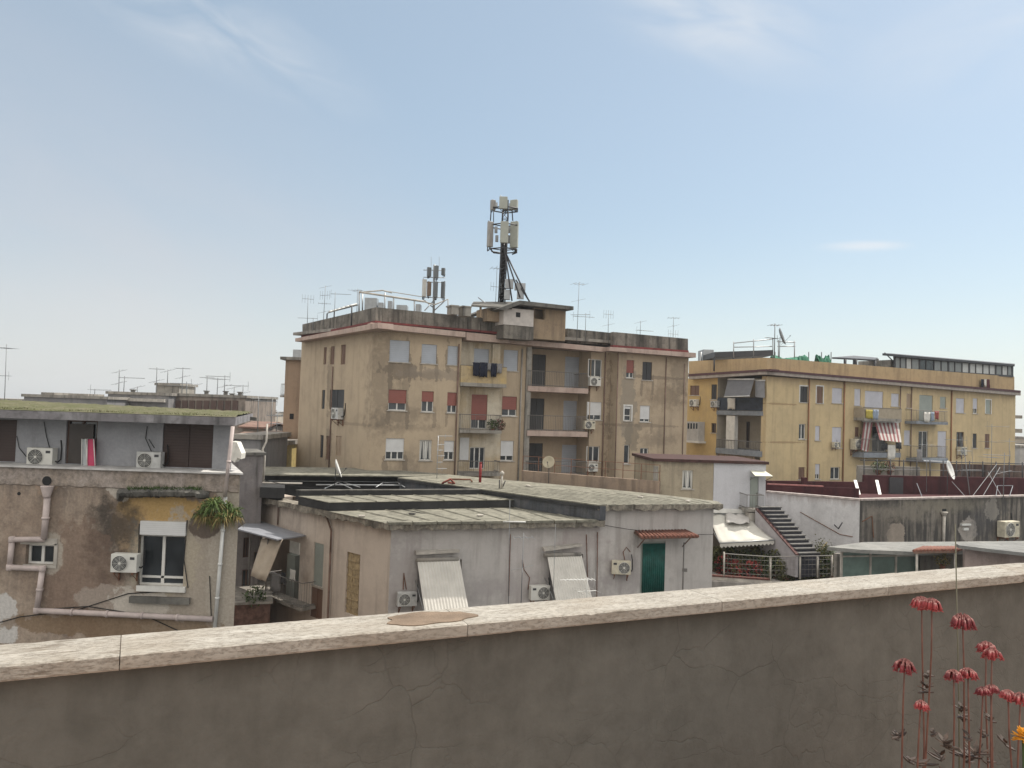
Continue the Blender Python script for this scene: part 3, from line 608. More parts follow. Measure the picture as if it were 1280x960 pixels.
m.add(vs, [[i * 5 + j, i * 5 + j + 1, i * 5 + j + 6, i * 5 + j + 5] for i in range(n) for j in range(4)]); B.part(m, 'broken_cornice', M['dark_concrete'])
m = MB(); n = 90; vs = []
for i in range(n + 1):
    u_ = (xr - .02) * i / n; zb3 = zl - .50 + rd.uniform(-.022, .022); vs += [BP.pt(u_, zl, -.01), BP.pt(u_, zl, .035), BP.pt(u_, zb3 + .03, .035 + rd.uniform(-.008, .008)), BP.pt(u_, zb3, -.01)]
m.add(vs, [[i * 4 + j, i * 4 + j + 1, i * 4 + j + 5, i * 4 + j + 4] for i in range(n) for j in range(3)]); B.part(m, 'top_band', stucco('rough_top_band', (.30, .25, .21), (.085, .075, .065), (.36, .31, .28), .55, .95, 1.5, (.40, .60), sthr=(.48, .72), sfreq=1.0, bs=1.0, fine=.3))
# weeds on the broken cornice
rd = random.Random(8); m = MB()
for k in range(420):
    x = rd.uniform(160, 252); y = 611 + rd.uniform(-1, 2) + (x - 160) * .0; c = Vector(P3(BP, x, y, rd.uniform(.05, .4))); d = Vector((rd.uniform(-1, 1), rd.uniform(-1, .4), rd.uniform(.1, 1.2))) * rd.uniform(.05, .13); s = Vector((.012, 0, 0)); m.add([c - s, c + s, c + d], [[0, 1, 2]])
B.part(m, 'cornice_weeds', M['green'])
# terrace room, set back
BU = Pl((BP.a.x, 22.9), (BP.pt(xr, 0).x, 22.9)); ur = BU.hit(290, 560)[0]
up = stucco('grey_blue_render', (.31, .315, .335), (.17, .17, .175), (.35, .35, .365), .4, .5, .5, bs=.3)
fu = Fac(B, BU, 0, .14)
fu.door(-30, 524, 20, 584, 'db', name='door'); d2 = fu.door(82, 525, 121, 584.5, 'df', n=2, name='door'); fu.door(203, 530, 266, 585, 'db', name='door')
zu = BU.hit(290, 531)[1] + .12
m = MB(); m.wall(BU, 0, ur, zl + .045, zu, 0, fu.h, .14, .08); bk = [BU.pt(0, 0, -.14), BU.pt(ur - .08, 0, -.14), BU.pt(ur - 2.9, 0, -6.5), BU.pt(0, 0, -6.5)]; m.foot([(p.x, p.y) for p in bk], zl + .045, zu); B.part(m, 'upper_wall', up)
# roof slab with a slightly uneven mossy top
fz0 = ZC - .66; fz1 = ZC - .44; ru = BP.hit(296, 525)[0]
m = MB(); m.foot([tuple(BP.pt(a, 0, o)[:2]) for a, o in ((-.2, .10), (ru, .10), (ru - 2.2, -8.2), (-.2, -8.2))], fz0, fz1); B.part(m, 'roof', stucco('grey_roof_edge', (.20, .19, .20), (.06, .06, .06), (.29, .28, .29), .8, .9, 1.1))
moss = stucco('moss', (.095, .098, .045), (.055, .052, .035), (.15, .135, .09), .1, .9, 1.6, bs=1.0, fine=.3)
m = MB(); nx, ny = 90, 26; vs = []; rd = random.Random(3)
for j in range(ny + 1):
    for i in range(nx + 1):
        u = -.2 + (ru + .2 - 2.2 * j / ny) * i / nx; o = .10 - 8.25 * j / ny; ed = min(1, j / 2.5); vs.append(BP.pt(u, fz1 + .01 + ed * (.05 + rd.uniform(-.02, .03)) + j / ny * .16 * (1 - i / nx), o + (.03 * rd.uniform(-1, 1) if j == 0 else 0)))
m.add(vs, [[j * (nx + 1) + i, j * (nx + 1) + i + 1, (j + 1) * (nx + 1) + i + 1, (j + 1) * (nx + 1) + i] for j in range(ny) for i in range(nx)], True); B.part(m, 'moss_layer', moss)
m = MB()
for k in range(5200):
    o = .1 - abs(rd.gauss(0, 2.2)); o = max(o, -8); u = rd.uniform(-.1, ru - .05 + o * .268); c = BP.pt(u, fz1 + .03 + .16 * (.1 - o) / 8.2 * (1 - u / ru), o); d = Vector((rd.uniform(-.04, .04), rd.uniform(-.03, .03), rd.uniform(.01, .05) * (.4 + .9 * abs(math.sin(u * 1.3))))); s = Vector((rd.uniform(.006, .014), rd.uniform(-.01, .01), 0)); m.add([c - s, c + s, c + d], [[0, 1, 2]])
B.part(m, 'moss_tufts', moss)
m = MB(); m.slab([at(290, 517.5, 28), at(321, 522, 28.5), at(296, 518, 30.5)], .12); B.part(m, 'roof_tip', M['dark_concrete'], 'dark pointed end of the roof slab')
# pipes on the front
def pxpath(pl, pts, off): return [pl.pt(*pl.hit(x, y, off), off) for x, y in pts]
def joined(pl, pts, off, r, name, mat, b=B, label=None):
    m = MB(); q = pxpath(pl, pts, off)
    for a, c in zip(q[:-1], q[1:]): m.tube(a, c, r, 10)
    for a in q[1:-1]: m.lathe(a - Vector((0, 0, r * 1.15)), (0, 0, 1), [(0, r * .9), (r * .3, r * 1.2), (r * 2, r * 1.2), (r * 2.3, r * .9)], 10)
    L = (q[-1] - q[0]).length
    for a, c in zip(q[:-1], q[1:]):
        l = (c - a).length
        for k in range(1, int(l / 1.1) + 1): p = a.lerp(c, k / (int(l / 1.1) + 1)); d = (c - a).normalized(); m.lathe(p - d * .03, d, [(0, r * 1.25), (.06, r * 1.25)], 10)
    return b.part(m, name, mat, label)
joined(BP, [(59, 622), (55, 673)], .12, .085, 'drain_pipe', M['pipe'])
m = MB(); c = Vector(P3(BP, 59, 612, .14)); m.lathe(c - Vector((0, 0, .22)), (0, 0, 1), [(0, .085), (.05, .1), (.3, .17), (.32, .17), (.32, .15)], 14); B.part(m, 'rain_hopper', M['pipe'])
m = MB(); m.lathe(P3(BP, 59, 601, .03), (0, -1, 0), [(0, .12), (.02, .13)], 16); B.part(m, 'overflow_hole', M['black'])
m = MB(); m.lathe(P3(BP, 24, 617, -.01), (0, -1, 0), [(0, .05), (.012, .05)], 10); B.part(m, 'overflow_hole', M['black'])
joined(BP, [(55, 674), (15, 674.5), (12, 709), (53, 711), (46, 763), (266, 774)], .12, .075, 'drain_pipe', M['pipe'])
joined(BP, [(282, 621), (268, 790), (266, 830)], .10, .05, 'downpipe', M['white_metal'])
joined(BP, [(291, 533), (281, 621)], .16, .05, 'downpipe', M['pipe'])
m = MB(); m.pbox(BP, *BP.rect(25, 673, 71, 681, .04), -.01, .03); m.pbox(BP, *BP.rect(67, 680, 71, 707, .04), -.01, .03); m.pbox(BP, *BP.rect(28, 706, 70, 710, .04), -.01, .03); B.part(m, 'window_trim', M['stone_sill'])
m = MB()
for pts in ([(0, 778), (25, 771), (95, 763), (160, 742), (228, 738)], [(50, 762), (110, 758), (180, 769), (222, 788)], [(235, 735), (230, 700), (234, 650)], [(174, 735), (173, 700), (174, 655)], [(262, 720), (264, 770)]): m.path(pxpath(BP, pts, .03), .013, 4)
B.part(m, 'wall_cable', M['black'])
m = MB()
for pts in ([(21, 545), (24, 560), (33, 571)], [(55, 527), (58, 545), (62, 560)], [(184, 533), (182, 548), (190, 566)], [(186, 549), (193, 560)]): m.path(pxpath(BU, pts, .04), .012, 4)
B.part(m, 'upper_wall_cable', M['black'])
m = MB(); m.pbox(BU, *BU.rect(86, 530, 116, 580, -.06), -.10, -.06); B.part(m, 'door_screen', plain('grey_screen', (.06, .05, .045), .35), parent=d2)
ac(BU, 32, 561, 66, 582.5, .0, 'white air conditioner unit on the ledge at the far left, left of the open doorway', False)
ac(BU, 169, 566, 201, 586.5, .0, 'white air conditioner unit on the ledge beside the brown double door', False)
ac(BP, 137, 694, 171, 716, .0, 'dirty air conditioner unit beside the big white window, soot above it', False)
# folded sun beds leaning in the doorway
for (x0, x1, mt, lab) in ((101.5, 108, plain('pale_grey_cloth', (.42, .44, .45), .8), 'folded pale grey sun bed leaning in the left doorway'), (108, 118, plain('pink_cloth', (.50, .07, .14), .8), 'folded pink sun bed leaning in the left doorway')):
    t = thing('sun_bed', lab, 'sun bed', P3(BU, x0, 584, .3), 'sun beds in the doorway'); m = MB(); m.pxpoly(BU, [(x0 + 1, 549), (x1 - 1, 549), (x1 + 1, 584), (x0, 584)], .2, .26); m.build('mattress', mt, t)
    m = MB(); m.path(pxpath(BU, [(x0 + .5, 584), (x0 + 1, 548.5), (x1 - 1, 548.5), (x1 + 1, 584)], .29), .015, 6); m.build('frame', M['white_metal'], t)
# hanging plant on the corner
hc = Vector(P3(BP, 277, 636, .15)); t = thing('hanging_plant', 'bushy green plant growing from the wall by the downpipe', 'plant', hc); rd = random.Random(12); g1, g2 = MB(), MB()
cl = [(Vector((rd.uniform(-.40, .42), rd.uniform(-.42, -.05), rd.uniform(-.26, .32))), rd.uniform(.18, .32)) for _ in range(15)]
for k in range(2100):
    cc, cr_ = cl[rd.randrange(len(cl))]; a = rd.uniform(0, 6.28); p = hc + cc + Vector((rd.gauss(0, .03), rd.gauss(0, .03), rd.gauss(0, .03))); ln = cr_ * rd.uniform(.5, 1.35)
    d = Vector((math.cos(a), math.sin(a) * .8, rd.uniform(-.5, 1.0))).normalized() * ln; s = d.cross(Vector((rd.uniform(-1, 1), 1, rd.uniform(-1, 1)))).normalized() * rd.uniform(.009, .02); mid = p + d * .55; tip = p + d * .9 + Vector((0, 0, -ln * rd.uniform(.3, .9)))
    (g2 if rd.random() < (.75 if tip.z < hc.z - .22 else .07) else g1).add([p, mid - s, tip, mid + s], [[0, 1, 2, 3]])
for k in range(160):
    p = hc + Vector((rd.gauss(0, .16), rd.uniform(-.16, -.04), rd.uniform(-.25, -.1))); d = Vector((rd.gauss(0, .04), 0, -rd.uniform(.1, .38))); s = Vector((.008, 0, 0)); g2.add([p - s, p + s, p + d], [[0, 1, 2]])
g1.build('foliage', plain('mid_green_leaf', (.075, .115, .03), .6, var=.6, vs=12), t); g2.build('dry_foliage', M['dry'], t)
m = MB(); m.tube(hc + Vector((0, .2, -.2)), hc + Vector((0, -.1, 0)), .03, 6); m.build('stem', M['dry'], t)
# white tarpaulin at the right end of the terrace room
m = MB(); q = [at(289, 552, 22.6), at(296, 553, 22.6), at(302, 567, 22.3), at(301, 574, 22.3), at(297, 572, 22.3), at(293, 578, 22.3), at(289, 575, 22.4)]
m.prism(q, [p + Vector((-.05, .5, .0)) for p in q]); tag(m.build('tarpaulin', plain('white_tarp', (.62, .60, .55), .7, var=.15)), 'crumpled white tarpaulin hanging at the right end of the terrace', 'tarpaulin')
# ================================================================ main beige apartment block
c0 = at(464, 507, 50); c1 = at(859, 520, 59); c2 = at(374, 504, 59.5)
DF = Pl((c0.x, c0.y), (c1.x, c1.y)); DL = Pl((c2.x, c2.y), (c0.x, c0.y))
D = Bld('apartment_building', 'tall beige apartment block with stained walls, cell tower and aerials on its roof', (c0.x, c0.y, 0))
def bl_(pl, off, *a): return [(P3(pl, x, y, off), rx, rz, c, rag, s) for x, y, rx, rz, c, rag, s in a]
grm = (.185, .15, .115); lt = (.40, .34, .26)
blobs = bl_(DF, 0, (512.5, 462, .13, .9, grm, .7, .7), (526, 462, .12, .7, grm, .7, .6), (546, 463, .12, .8, grm, .7, .6), (484.5, 521, .14, .6, grm, .7, .7), (509, 522, .13, .8, grm, .7, .7), (543, 522, .12, .6, grm, .7, .5), (558, 523, .1, .6, grm, .7, .5), (481, 583, .15, .8, grm, .7, .6), (506, 584, .15, .9, grm, .7, .7), (802, 484, .1, .8, grm, .7, .6), (816, 484, .1, .8, grm, .7, .6), (814, 536, .1, .7, grm, .7, .5), (478, 470, .9, 3.2, grm, .9, .55), (500, 463, 1.3, .55, grm, .8, .75), (488, 467, .16, 1.6, grm, .5, .8), (498, 520, 1.6, .5, grm, .9, .6), (545, 468, 2.2, .35, (.26, .22, .18), .8, .6), (533, 470, 1.0, .3, grm, .9, .4),
    (500, 534, 2.0, .25, grm, .9, .5), (560, 445, .15, 1.0, grm, .8, .6), (508, 470, .2, 2.2, grm, .6, .5), (505, 580, .6, .7, grm, .9, .5),
    (822, 472, 2.6, .12, grm, .7, .6), (835, 495, 2.0, .8, (.22, .17, .12), 1.0, .6), (785, 505, .6, 3.0, (.27, .235, .19), .6, .75), (805, 532, 3.0, .12, grm, .6, .5), (850, 470, .8, 1.6, grm, 1.0, .5), (820, 550, 1.6, .5, grm, 1.0, .5), (790, 545, .6, 1.1, (.20, .17, .13), .8, .6), (762, 520, .25, 6, grm, .8, .5)) + \
    bl_(DL, 0, (412, 475, .25, 2.3, grm, .8, .5), (411, 560, .3, 1.6, grm, .8, .5), (440, 530, 2.6, .1, grm, .6, .4))
beige = stucco('stained_beige_render', (.45, .36, .26), (.19, .155, .12), (.37, .295, .215), .40, .5, .22, (.42, .62), blobs=blobs, topz=None, bs=.3, fine=.06, sthr=(.52, .72))
cream = stucco('cream_render', (.56, .50, .40), (.22, .16, .10), (.45, .34, .20), .5, .6, .5)
corn_w = stucco('pinkish_cornice', (.46, .36, .31), (.20, .15, .13), (.38, .27, .23), .5, .6, .7)
redl = plain('red_line_paint', (.15, .035, .035), .7, var=.3)
par = stucco('stained_grey_parapet', (.21, .19, .165), (.04, .037, .034), (.11, .10, .09), .9, .9, .8, sthr=(.44, .66), topz=None, sfreq=1.5, bs=.5, fine=.15)
zc = ZC + 4.5    # underside of the cornice
REC = 1.0        # middle bays sit this far back
S6 = DF.hit(770, 520, 0)[0]; S1 = DF.hit(574, 515, 0)[0]; UL = DF.L
# --- bay 1 (projecting, left)
f1 = Fac(D, DF, 0)
for x0, y0, x1, y1 in ((487, 425.5, 512, 452.5), (527, 430.5, 546, 454.5), (559.5, 432.5, 572.5, 456)): f1.win(x0, y0, x1, y1, 'gs')
for x0, y0, x1, y1, yb in ((485.5, 487, 508, 513, 504), (527, 489, 542, 515, 502), (559, 490.5, 571, 516, 507)): f1.win(x0, y0, x1, y1, 'rs', yb, 2)
f1.win(482, 548, 505, 574.5, 'ws', 565, 3); f1.win(524.5, 550, 539.5, 575.5, 'cu', n=2); f1.win(555, 551, 567.5, 575, 'ws', 565)
m = MB(); m.wall(DF, 0, S1, 0, zc + .3, 0, f1.h); m.foot([tuple(DF.pt(a, 0, o)[:2]) for a, o in ((0.01, -.16), (S1, -.16), (S1, -12), (0.01, -12))], 0, zc + .3)
# --- bay 6 (projecting, right)
f6 = Fac(D, DF, 0)
f6.win(783, 450, 792.5, 472.5, 'rs', 466); f6.win(803, 452.5, 815, 475, 'dk'); f6.win(780.5, 507.5, 789, 526, 'ws', 511, bar=.35, n=1, trim=M['white_frame']); f6.win(800, 507, 812.5, 527.5, 'ws', 524)
f6.win(780, 556, 787, 580, 'wf', n=1); f6.win(800, 560, 810.5, 582, 'wf')
m.wall(DF, S6, UL, 0, zc + .3, 0, f6.h); m.foot([tuple(DF.pt(a, 0, o)[:2]) for a, o in ((S6, -.16), (UL, -.16), (UL, -12), (S6, -12))], 0, zc + .3)
# --- middle
fm_ = Fac(D, DF, -REC)
uA, uB = DF.hit(627, 516, -REC)[0], DF.hit(662, 517, -REC)[0]; uC, uD = DF.hit(737, 518, -REC)[0], DF.hit(757, 518, -REC)[0]
fm_.win(628, 437.5, 647.5, 463.5, 'gs'); fm_.win(627, 495.5, 646, 520, 'rs', 512); fm_.win(624.6, 551, 642, 576, 'ws', 570)
fm_.win(736, 449, 752.5, 471, 'wf', trim=None); fm_.win(734.5, 502.5, 752, 525, 'ws', 519); fm_.win(734, 558, 749.5, 577.5, 'wf')
m.wall(DF, uA, uB, 0, zc, -REC, fm_.h[:3]); m.wall(DF, uC, S6 - .002, 0, zc, -REC, fm_.h[3:])
# loggia back wall, floors and cheeks
fl = Fac(D, DF, -REC - 1.9)
for a in ((665, 443, 682, 485), (662, 498, 680, 539), (661, 554, 678, 597)): fl.door(*a, 'dk')
for a in ((706, 446, 724, 487), (704, 501, 721, 541), (702, 556, 721, 599)): fl.door(*a, 'gs')
m.wall(DF, uB - 1.4, uC + .5, 0, zc, -REC - 1.9, fl.h)
m.pbox(DF, uB - .12, uB, 0, zc, -REC - 1.88, -REC - .17); m.pbox(DF, uC, uC + .12, 0, zc, -REC - 1.88, -REC - .17)
m.foot([tuple(DF.pt(a, 0, o)[:2]) for a, o in ((S1 + .004, -REC - 2.3), (S6 - .004, -REC - 2.3), (S6 - .004, -12), (S1 + .004, -12))], 0, zc)
# left side face
fL = Fac(D, DL, 0)
for a in ((404.5, 434, 408, 455.5), (413, 433, 418, 455.5), (426, 431, 432, 455.5)): fL.win(*a, 'br', sill=False)
fL.win(402, 487.5, 406, 511, 'dk', sill=False); fL.win(412, 487, 430, 512, 'dk', sill=False)
for a in ((400, 544, 404, 572), (407.5, 545, 413, 575)): fL.win(*a, 'dk' if a[0] < 403 else 'br', sill=False)
fL.win(420, 545, 427, 570, 'bs', sill=False)
m.wall(DL, 0, DL.L - .01, 0, zc + .3, 0, fL.h); m.foot([tuple(DL.pt(a, 0, o)[:2]) for a, o in ((0, -.16), (DL.L - .05, -.16), (DL.L - 1.4, -6), (0, -6))], 0, zc + .3)
D.part(m, 'wall', beige)
# S2: cream balcony bay
f2 = Fac(D, DF, -REC - .02)
f2.door(592, 436, 611, 478, 'gs'); f2.door(589, 493, 609, 536, 'rs', 525, 2); f2.door(587, 559, 606, 586, 'wf', n=3)
m = MB(); m.wall(DF, S1 + .004, uA - .002, 0, zc, -REC - .02, f2.h); m.pxbox(DF, 616, 430, 625, 455, -REC, -REC + .35); D.part(m, 'balcony_bay_wall', cream)
bs1 = balcony(D, DF, 575.6, 633, 479, 483.5, 458, -REC, 1.15, solid=stucco('yellowish_balcony_wall', (.42, .33, .20), (.13, .10, .08), (.50, .36, .16), .7, .7, 1))
balcony(D, DF, 574.5, 627, 537.5, 541.5, 518.5, -REC, 1.05)
balcony(D, DF, 572, 625, 591, 595, 576.5, -REC, 1.05)
m = MB(); m.pxbox(DF, 574.6, 547, 586, 575, -REC - .0, -REC + .06); D.part(m, 'side_shutter', M['sh_white'])
for a in ((660, 735.5, 484, 490.5, 465), (659, 734.5, 539, 545.5, 520), (657.5, 734, 594, 599, 577)): balcony(D, DF, a[0], a[1], a[2], a[3], a[4], -REC - 1.9, 2.2, mat=corn_w)
m = MB(); m.pxbox(DF, 656, 434, 662, 640, -REC - .0, -REC + .18); D.part(m, 'pilaster', M['concrete'])
# cornice + red line + parapet following the plan, ends read off the photo
def band(b, pl, x0, yt0, yb0, x1, yt1, yb1, o0, o1, name, mat, ext=(0, 0)):
    a = pl.hit(x0, yt0, o1); c = pl.hit(x1, yt1, o1); d = pl.hit(x0, yb0, o1); e_ = pl.hit(x1, yb1, o1); m = MB()
    m.poly(pl, [(d[0] - ext[0], d[1]), (e_[0] + ext[1], e_[1]), (c[0] + ext[1], c[1]), (a[0] - ext[0], a[1])], o0, o1); return b.part(m, name, mat)
def cor(pl, x0, y0, x1, y1, th0, th1, off, o=.75, ext=(0, 0)):
    band(D, pl, x0, y0, y0 + th0, x1, y1, y1 + th1, off - .3, off + o, 'cornice', corn_w, ext)
# left face
band(D, DL, 378, 405.5, 420, 470, 384, 401, -.35, .05, 'roof_parapet', par, (0, .0)); band(D, DL, 377, 419.5, 422, 468, 400.8, 403.2, -.30, .12, 'painted_line', redl, (.1, .1))
band(D, DL, 369, 423, 427, 470, 403.5, 410.5, -.3, .75, 'cornice', corn_w, (0, .25))
# front bay 1
band(D, DF, 470, 384, 401, 600, 397, 413, -.35, .05, 'roof_parapet', par); band(D, DF, 469, 401, 403.4, 600, 412.6, 415, -.30, .12, 'painted_line', redl, (.1, 0))
band(D, DF, 472, 403.6, 410.5, 582, 415, 421.5, -.3, .75, 'cornice', corn_w, (.4, 0))
# middle
band(D, DF, 600.5, 397.2, 413, 667, 404, 422, -.5, .0, 'roof_parapet', par); band(D, DF, 600.5, 412.7, 415.2, 634, 416, 419, -.45, .10, 'painted_line', redl)
band(D, DF, 583, 415.3, 425, 636, 420.3, 429, -REC - .3, .05, 'cornice', corn_w); band(D, DF, 628, 422, 428.5, 757, 434, 440, -REC - .5, -REC + .75, 'cornice', corn_w)
band(D, DF, 667, 404, 421.5, 706, 408, 425, -.5, -.2, 'roof_parapet', par)
band(D, DF, 709, 410.5, 428, 766.5, 416.3, 432, -REC - .35, -REC + .05, 'roof_parapet', par)
# right bay
band(D, DF, 772, 415.3, 431.5, 860, 423.5, 438, -.35, .05, 'roof_parapet', par, (.35, 0)); band(D, DF, 771, 431.5, 434, 860, 438, 441, -.30, .12, 'painted_line', redl, (.3, .05)); band(D, DF, 762, 433.5, 438.5, 870, 441.2, 447, -.3, .75, 'cornice', corn_w)
sidep = Pl(tuple(DF.pt(S6 - .35, 0, -1.3)[:2]), tuple(DF.pt(S6 - .35, 0, .0)[:2]))
# flat roof deck
zr = zc + .75
m = MB(); m.slab([DF.pt(.3, zr, -.5), DF.pt(UL - .3, zr, -.5), DF.pt(UL - .3, zr, -11.5), DF.pt(-3.5, zr, -11.5)], .2); m.slab([DL.pt(.3, zr, -.5), DL.pt(DL.L - .5, zr, -.5), DL.pt(DL.L - 1.5, zr, -5.5), DL.pt(.3, zr, -5.5)], .21); D.part(m, 'roof', M['concrete'])
# drain pipes
def vpipe(b, pl, x, y0, y1, off, r=.05, mat=None, x2=None):
    m = MB(); a = pl.hit(x, y0, off); z = pl.hit(x, y1, off)[1]; m.tube(pl.pt(a[0], a[1], off), pl.pt(a[0], z, off), r, 6); b.part(m, 'downpipe', mat or M['pipe_brown'])
vpipe(D, DF, 574, 430, 600, .0 + .08); vpipe(D, DF, 757, 440, 620, -REC + .1); vpipe(D, DF, 773, 440, 620, .07, .04); vpipe(D, DF, 653, 436, 610, -REC + .08, .06, M['concrete']); vpipe(D, DL, 416, 458, 600, .06, .04)
vpipe(D, DF, 833, 446, 600, .06, .035); vpipe(D, DF, 856, 455, 600, .06, .03)
# rooftop hut
HP = Pl(tuple(at(629, 400, 52.4)[:2]), tuple(at(707, 405, 54.6)[:2]))
H = D
hutw = stucco('hut_render', (.33, .25, .17), (.13, .10, .08), (.26, .19, .13), .6, .7, .6)
zh0, zh1 = HP.hit(690, 425, 0)[1], HP.hit(690, 386, 0)[1]
uh0, uh1 = HP.hit(667, 400, 0)[0], HP.hit(707, 400, 0)[0]
fh = Fac(D, HP, 0); 
op = HP.rect(668, 386, 681, 399, 0); m = MB(); m.wall(HP, uh0, uh1, zh0, zh1, 0, [op], .3); m.foot([tuple(HP.pt(a, 0, o)[:2]) for a, o in ((uh0, -.9), (uh1, -.9), (uh1, -4.2), (uh0, -4.2))], zh0, zh1); m.foot([tuple(HP.pt(a, 0, o)[:2]) for a, o in ((uh1 - .15, -.3), (uh1, -.3), (uh1, -.9), (uh1 - .15, -.9))], zh0, zh1); D.part(m, 'rooftop_hut', hutw)
m = MB(); m.pxbox(HP, 629.5, 386, 667, 407, -2.5, .35); wb = D.part(m, 'white_room', plain('white_room_paint', (.50, .46, .43), .8, var=.12))
m = MB(); m.pxbox(HP, 645, 390.5, 650.5, 396.5, .3, .36); D.part(m, 'small_opening', M['black'], parent=wb)
m = MB(); m.pxbox(HP, 630, 406, 667, 424, -2.0, .30); D.part(m, 'room_base', par)
rp = [HP.hit(x, y, .9) for x, y in ((622, 386), (650, 375.5), (717, 383), (717, 387.5), (650, 380.5), (630, 388))]
m = MB(); m.poly(HP, rp, -4.6, .9); D.part(m, 'hut_roof', M['dark_concrete'])
m = MB(); m.slab([at(589, 381, 51.5), at(640, 384.5, 52), at(640, 377, 55), at(592, 377, 55)], .12); sh_ = D.part(m, 'shed_roof', M['dark_concrete'])
m = MB(); m.pxbox(HP, 609, 386, 629, 402, -2, -.3); m.pxbox(HP, 600, 384, 602, 396, -.3, -.2); D.part(m, 'shed', hutw)
for i, (x0, y0, x1, y1) in enumerate(((565, 382.5, 573.5, 393), (579, 383.5, 589, 395))):
    m = MB(); m.pxbox(HP, x0, y0, x1, y1, -.5, .3); m.pxbox(HP, x0 - .8, y0 - 1.2, x1 + .8, y0 + .6, -.55, .35); D.part(m, 'chimney', M['concrete'])
# things on the facade
ac(DF, 737, 472, 751, 482.5, -REC, 'air conditioner unit under the top floor window right of the open balconies')
ac(DF, 731, 525.5, 743.5, 536.5, -REC, 'air conditioner unit under the middle floor white shutter right of the open balconies')
ac(DF, 735, 579, 747, 589.5, -REC, 'air conditioner unit under the lowest window right of the open balconies')
ac(DL, 415.5, 513, 426, 524, 0, 'air conditioner unit under the dark shutters on the left side of the beige block')
# laundry on the top balcony
def laundry(pl, off, pieces, label, line=None, seed=0, name='laundry'):
    rd = random.Random(seed); c = pl.hit(pieces[0][0], pieces[0][1], off); t = thing(name, label, 'laundry', pl.pt(c[0], c[1], off)); 
    for (x0, y0, x1, y1, mt) in pieces:
        u0, u1, z0, z1 = pl.rect(x0, y0, x1, y1, off); n = 7; m = MB(); vs = []
        for j in range(5):
            for i in range(n): vs.append(pl.pt(u0 + (u1 - u0) * i / (n - 1) + rd.uniform(-.02, .02), z1 + (z0 - z1) * j / 4 + (rd.uniform(-.08, .03) if j == 4 else 0), off + .06 * math.sin(i * 1.7 + j * .4 + x0) * (j / 4 + .2)))
        m.add(vs, [[j * n + i, j * n + i + 1, (j + 1) * n + i + 1, (j + 1) * n + i] for j in range(4) for i in range(n - 1)], True); o = m.build('garment', mt, t); so_ = o.modifiers.new('s', 'SOLIDIFY'); so_.thickness = .012
    u0 = pl.hit(min(p[0] for p in pieces) - 1, 0, off)[0]; u1 = pl.hit(max(p[2] for p in pieces) + 1, 0, off)[0]; z = pl.hit(pieces[0][0], pieces[0][1], off)[1]
    y_ = pieces[0][1]; a = pl.hit(min(p[0] for p in pieces) - 1, y_, off); b_ = pl.hit(max(p[2] for p in pieces) + 1, y_, off)
    m = MB(); m.tube(pl.pt(a[0], z, off), pl.pt(b_[0], z, off), .012, 4); m.build('clothes_line', M['aerial'], t); return t
navy = plain('navy_cloth', (.012, .014, .028), .9, var=.4); dkg = plain('dark_cloth', (.03, .03, .035), .9, var=.4); whc = plain('white_cloth', (.60, .58, .54), .9); gryc = plain('grey_cloth', (.22, .21, .21), .9)
laundry(DF, .35, [(591, 453, 600, 469, navy), (600, 453, 609, 471, navy), (609.5, 454, 614, 463, gryc), (614, 454, 621, 471, navy), (621.5, 455, 628, 466, gryc)], 'dark clothes drying on the top balcony of the beige block', seed=1)
# potted plants on the middle balcony
def bush(c, r, n, label, mats, seed, pot=None, cat='plant', name='potted_plant', flat=1.0, leaf=.05, group=None):
    rd = random.Random(seed); t = thing(name, label, cat, c, group)
    m = MB(); b = c + Vector((0, 0, -r * .6)); m.lathe(b - Vector((0, 0, r * .55)), (0, 0, 1), [(0, r * .3), (r * .55, r * .42), (r * .6, r * .45), (r * .6, r * .38)], 10); m.build('pot', pot or M['terracotta'], t)
    ms = [MB() for _ in mats]
    for k in range(n):
        d = Vector((rd.gauss(0, 1), rd.gauss(0, 1), rd.gauss(0, 1))).normalized() * r * rd.uniform(.2, 1) ** .5; d.z *= flat; p = c + d; v = Vector((rd.uniform(-1, 1), rd.uniform(-1, 1), rd.uniform(-.6, 1))).normalized() * leaf * rd.uniform(.6, 1.3); s = v.cross(Vector((rd.uniform(-1, 1), rd.uniform(-1, 1), 1))).normalized() * leaf * .35
        ms[rd.randrange(len(mats))].add([p - v * .5, p - s, p + v * .6, p + s], [[0, 1, 2, 3]])
    names = ['foliage', 'blossoms', 'dry_leaves']
    for q, mt, nm in zip(ms, mats, names): q.build(nm, mt, t)
    for k in range(3):
        m = MB(); m.tube(b, c + Vector((rd.uniform(-.5, .5) * r, rd.uniform(-.5, .5) * r, r * .3)), .012, 4); m.build('stem', M['green'], t)
    return t
g3 = plain('dusty_leaf', (.07, .085, .04), .7, var=.5, vs=9); rdp = plain('dull_red_leaf', (.16, .035, .03), .7, var=.5, vs=9)
bush(DF.pt(*DF.hit(616, 531, -.1), -.1), .42, 260, 'greyish potted plant on the middle balcony beside the red shutter', [g3, M['green']], 5, leaf=.12)
bush(DF.pt(*DF.hit(625, 531, -.2), -.2), .42, 260, 'reddish potted plant at the right end of the middle balcony', [rdp, g3], 6, leaf=.12)
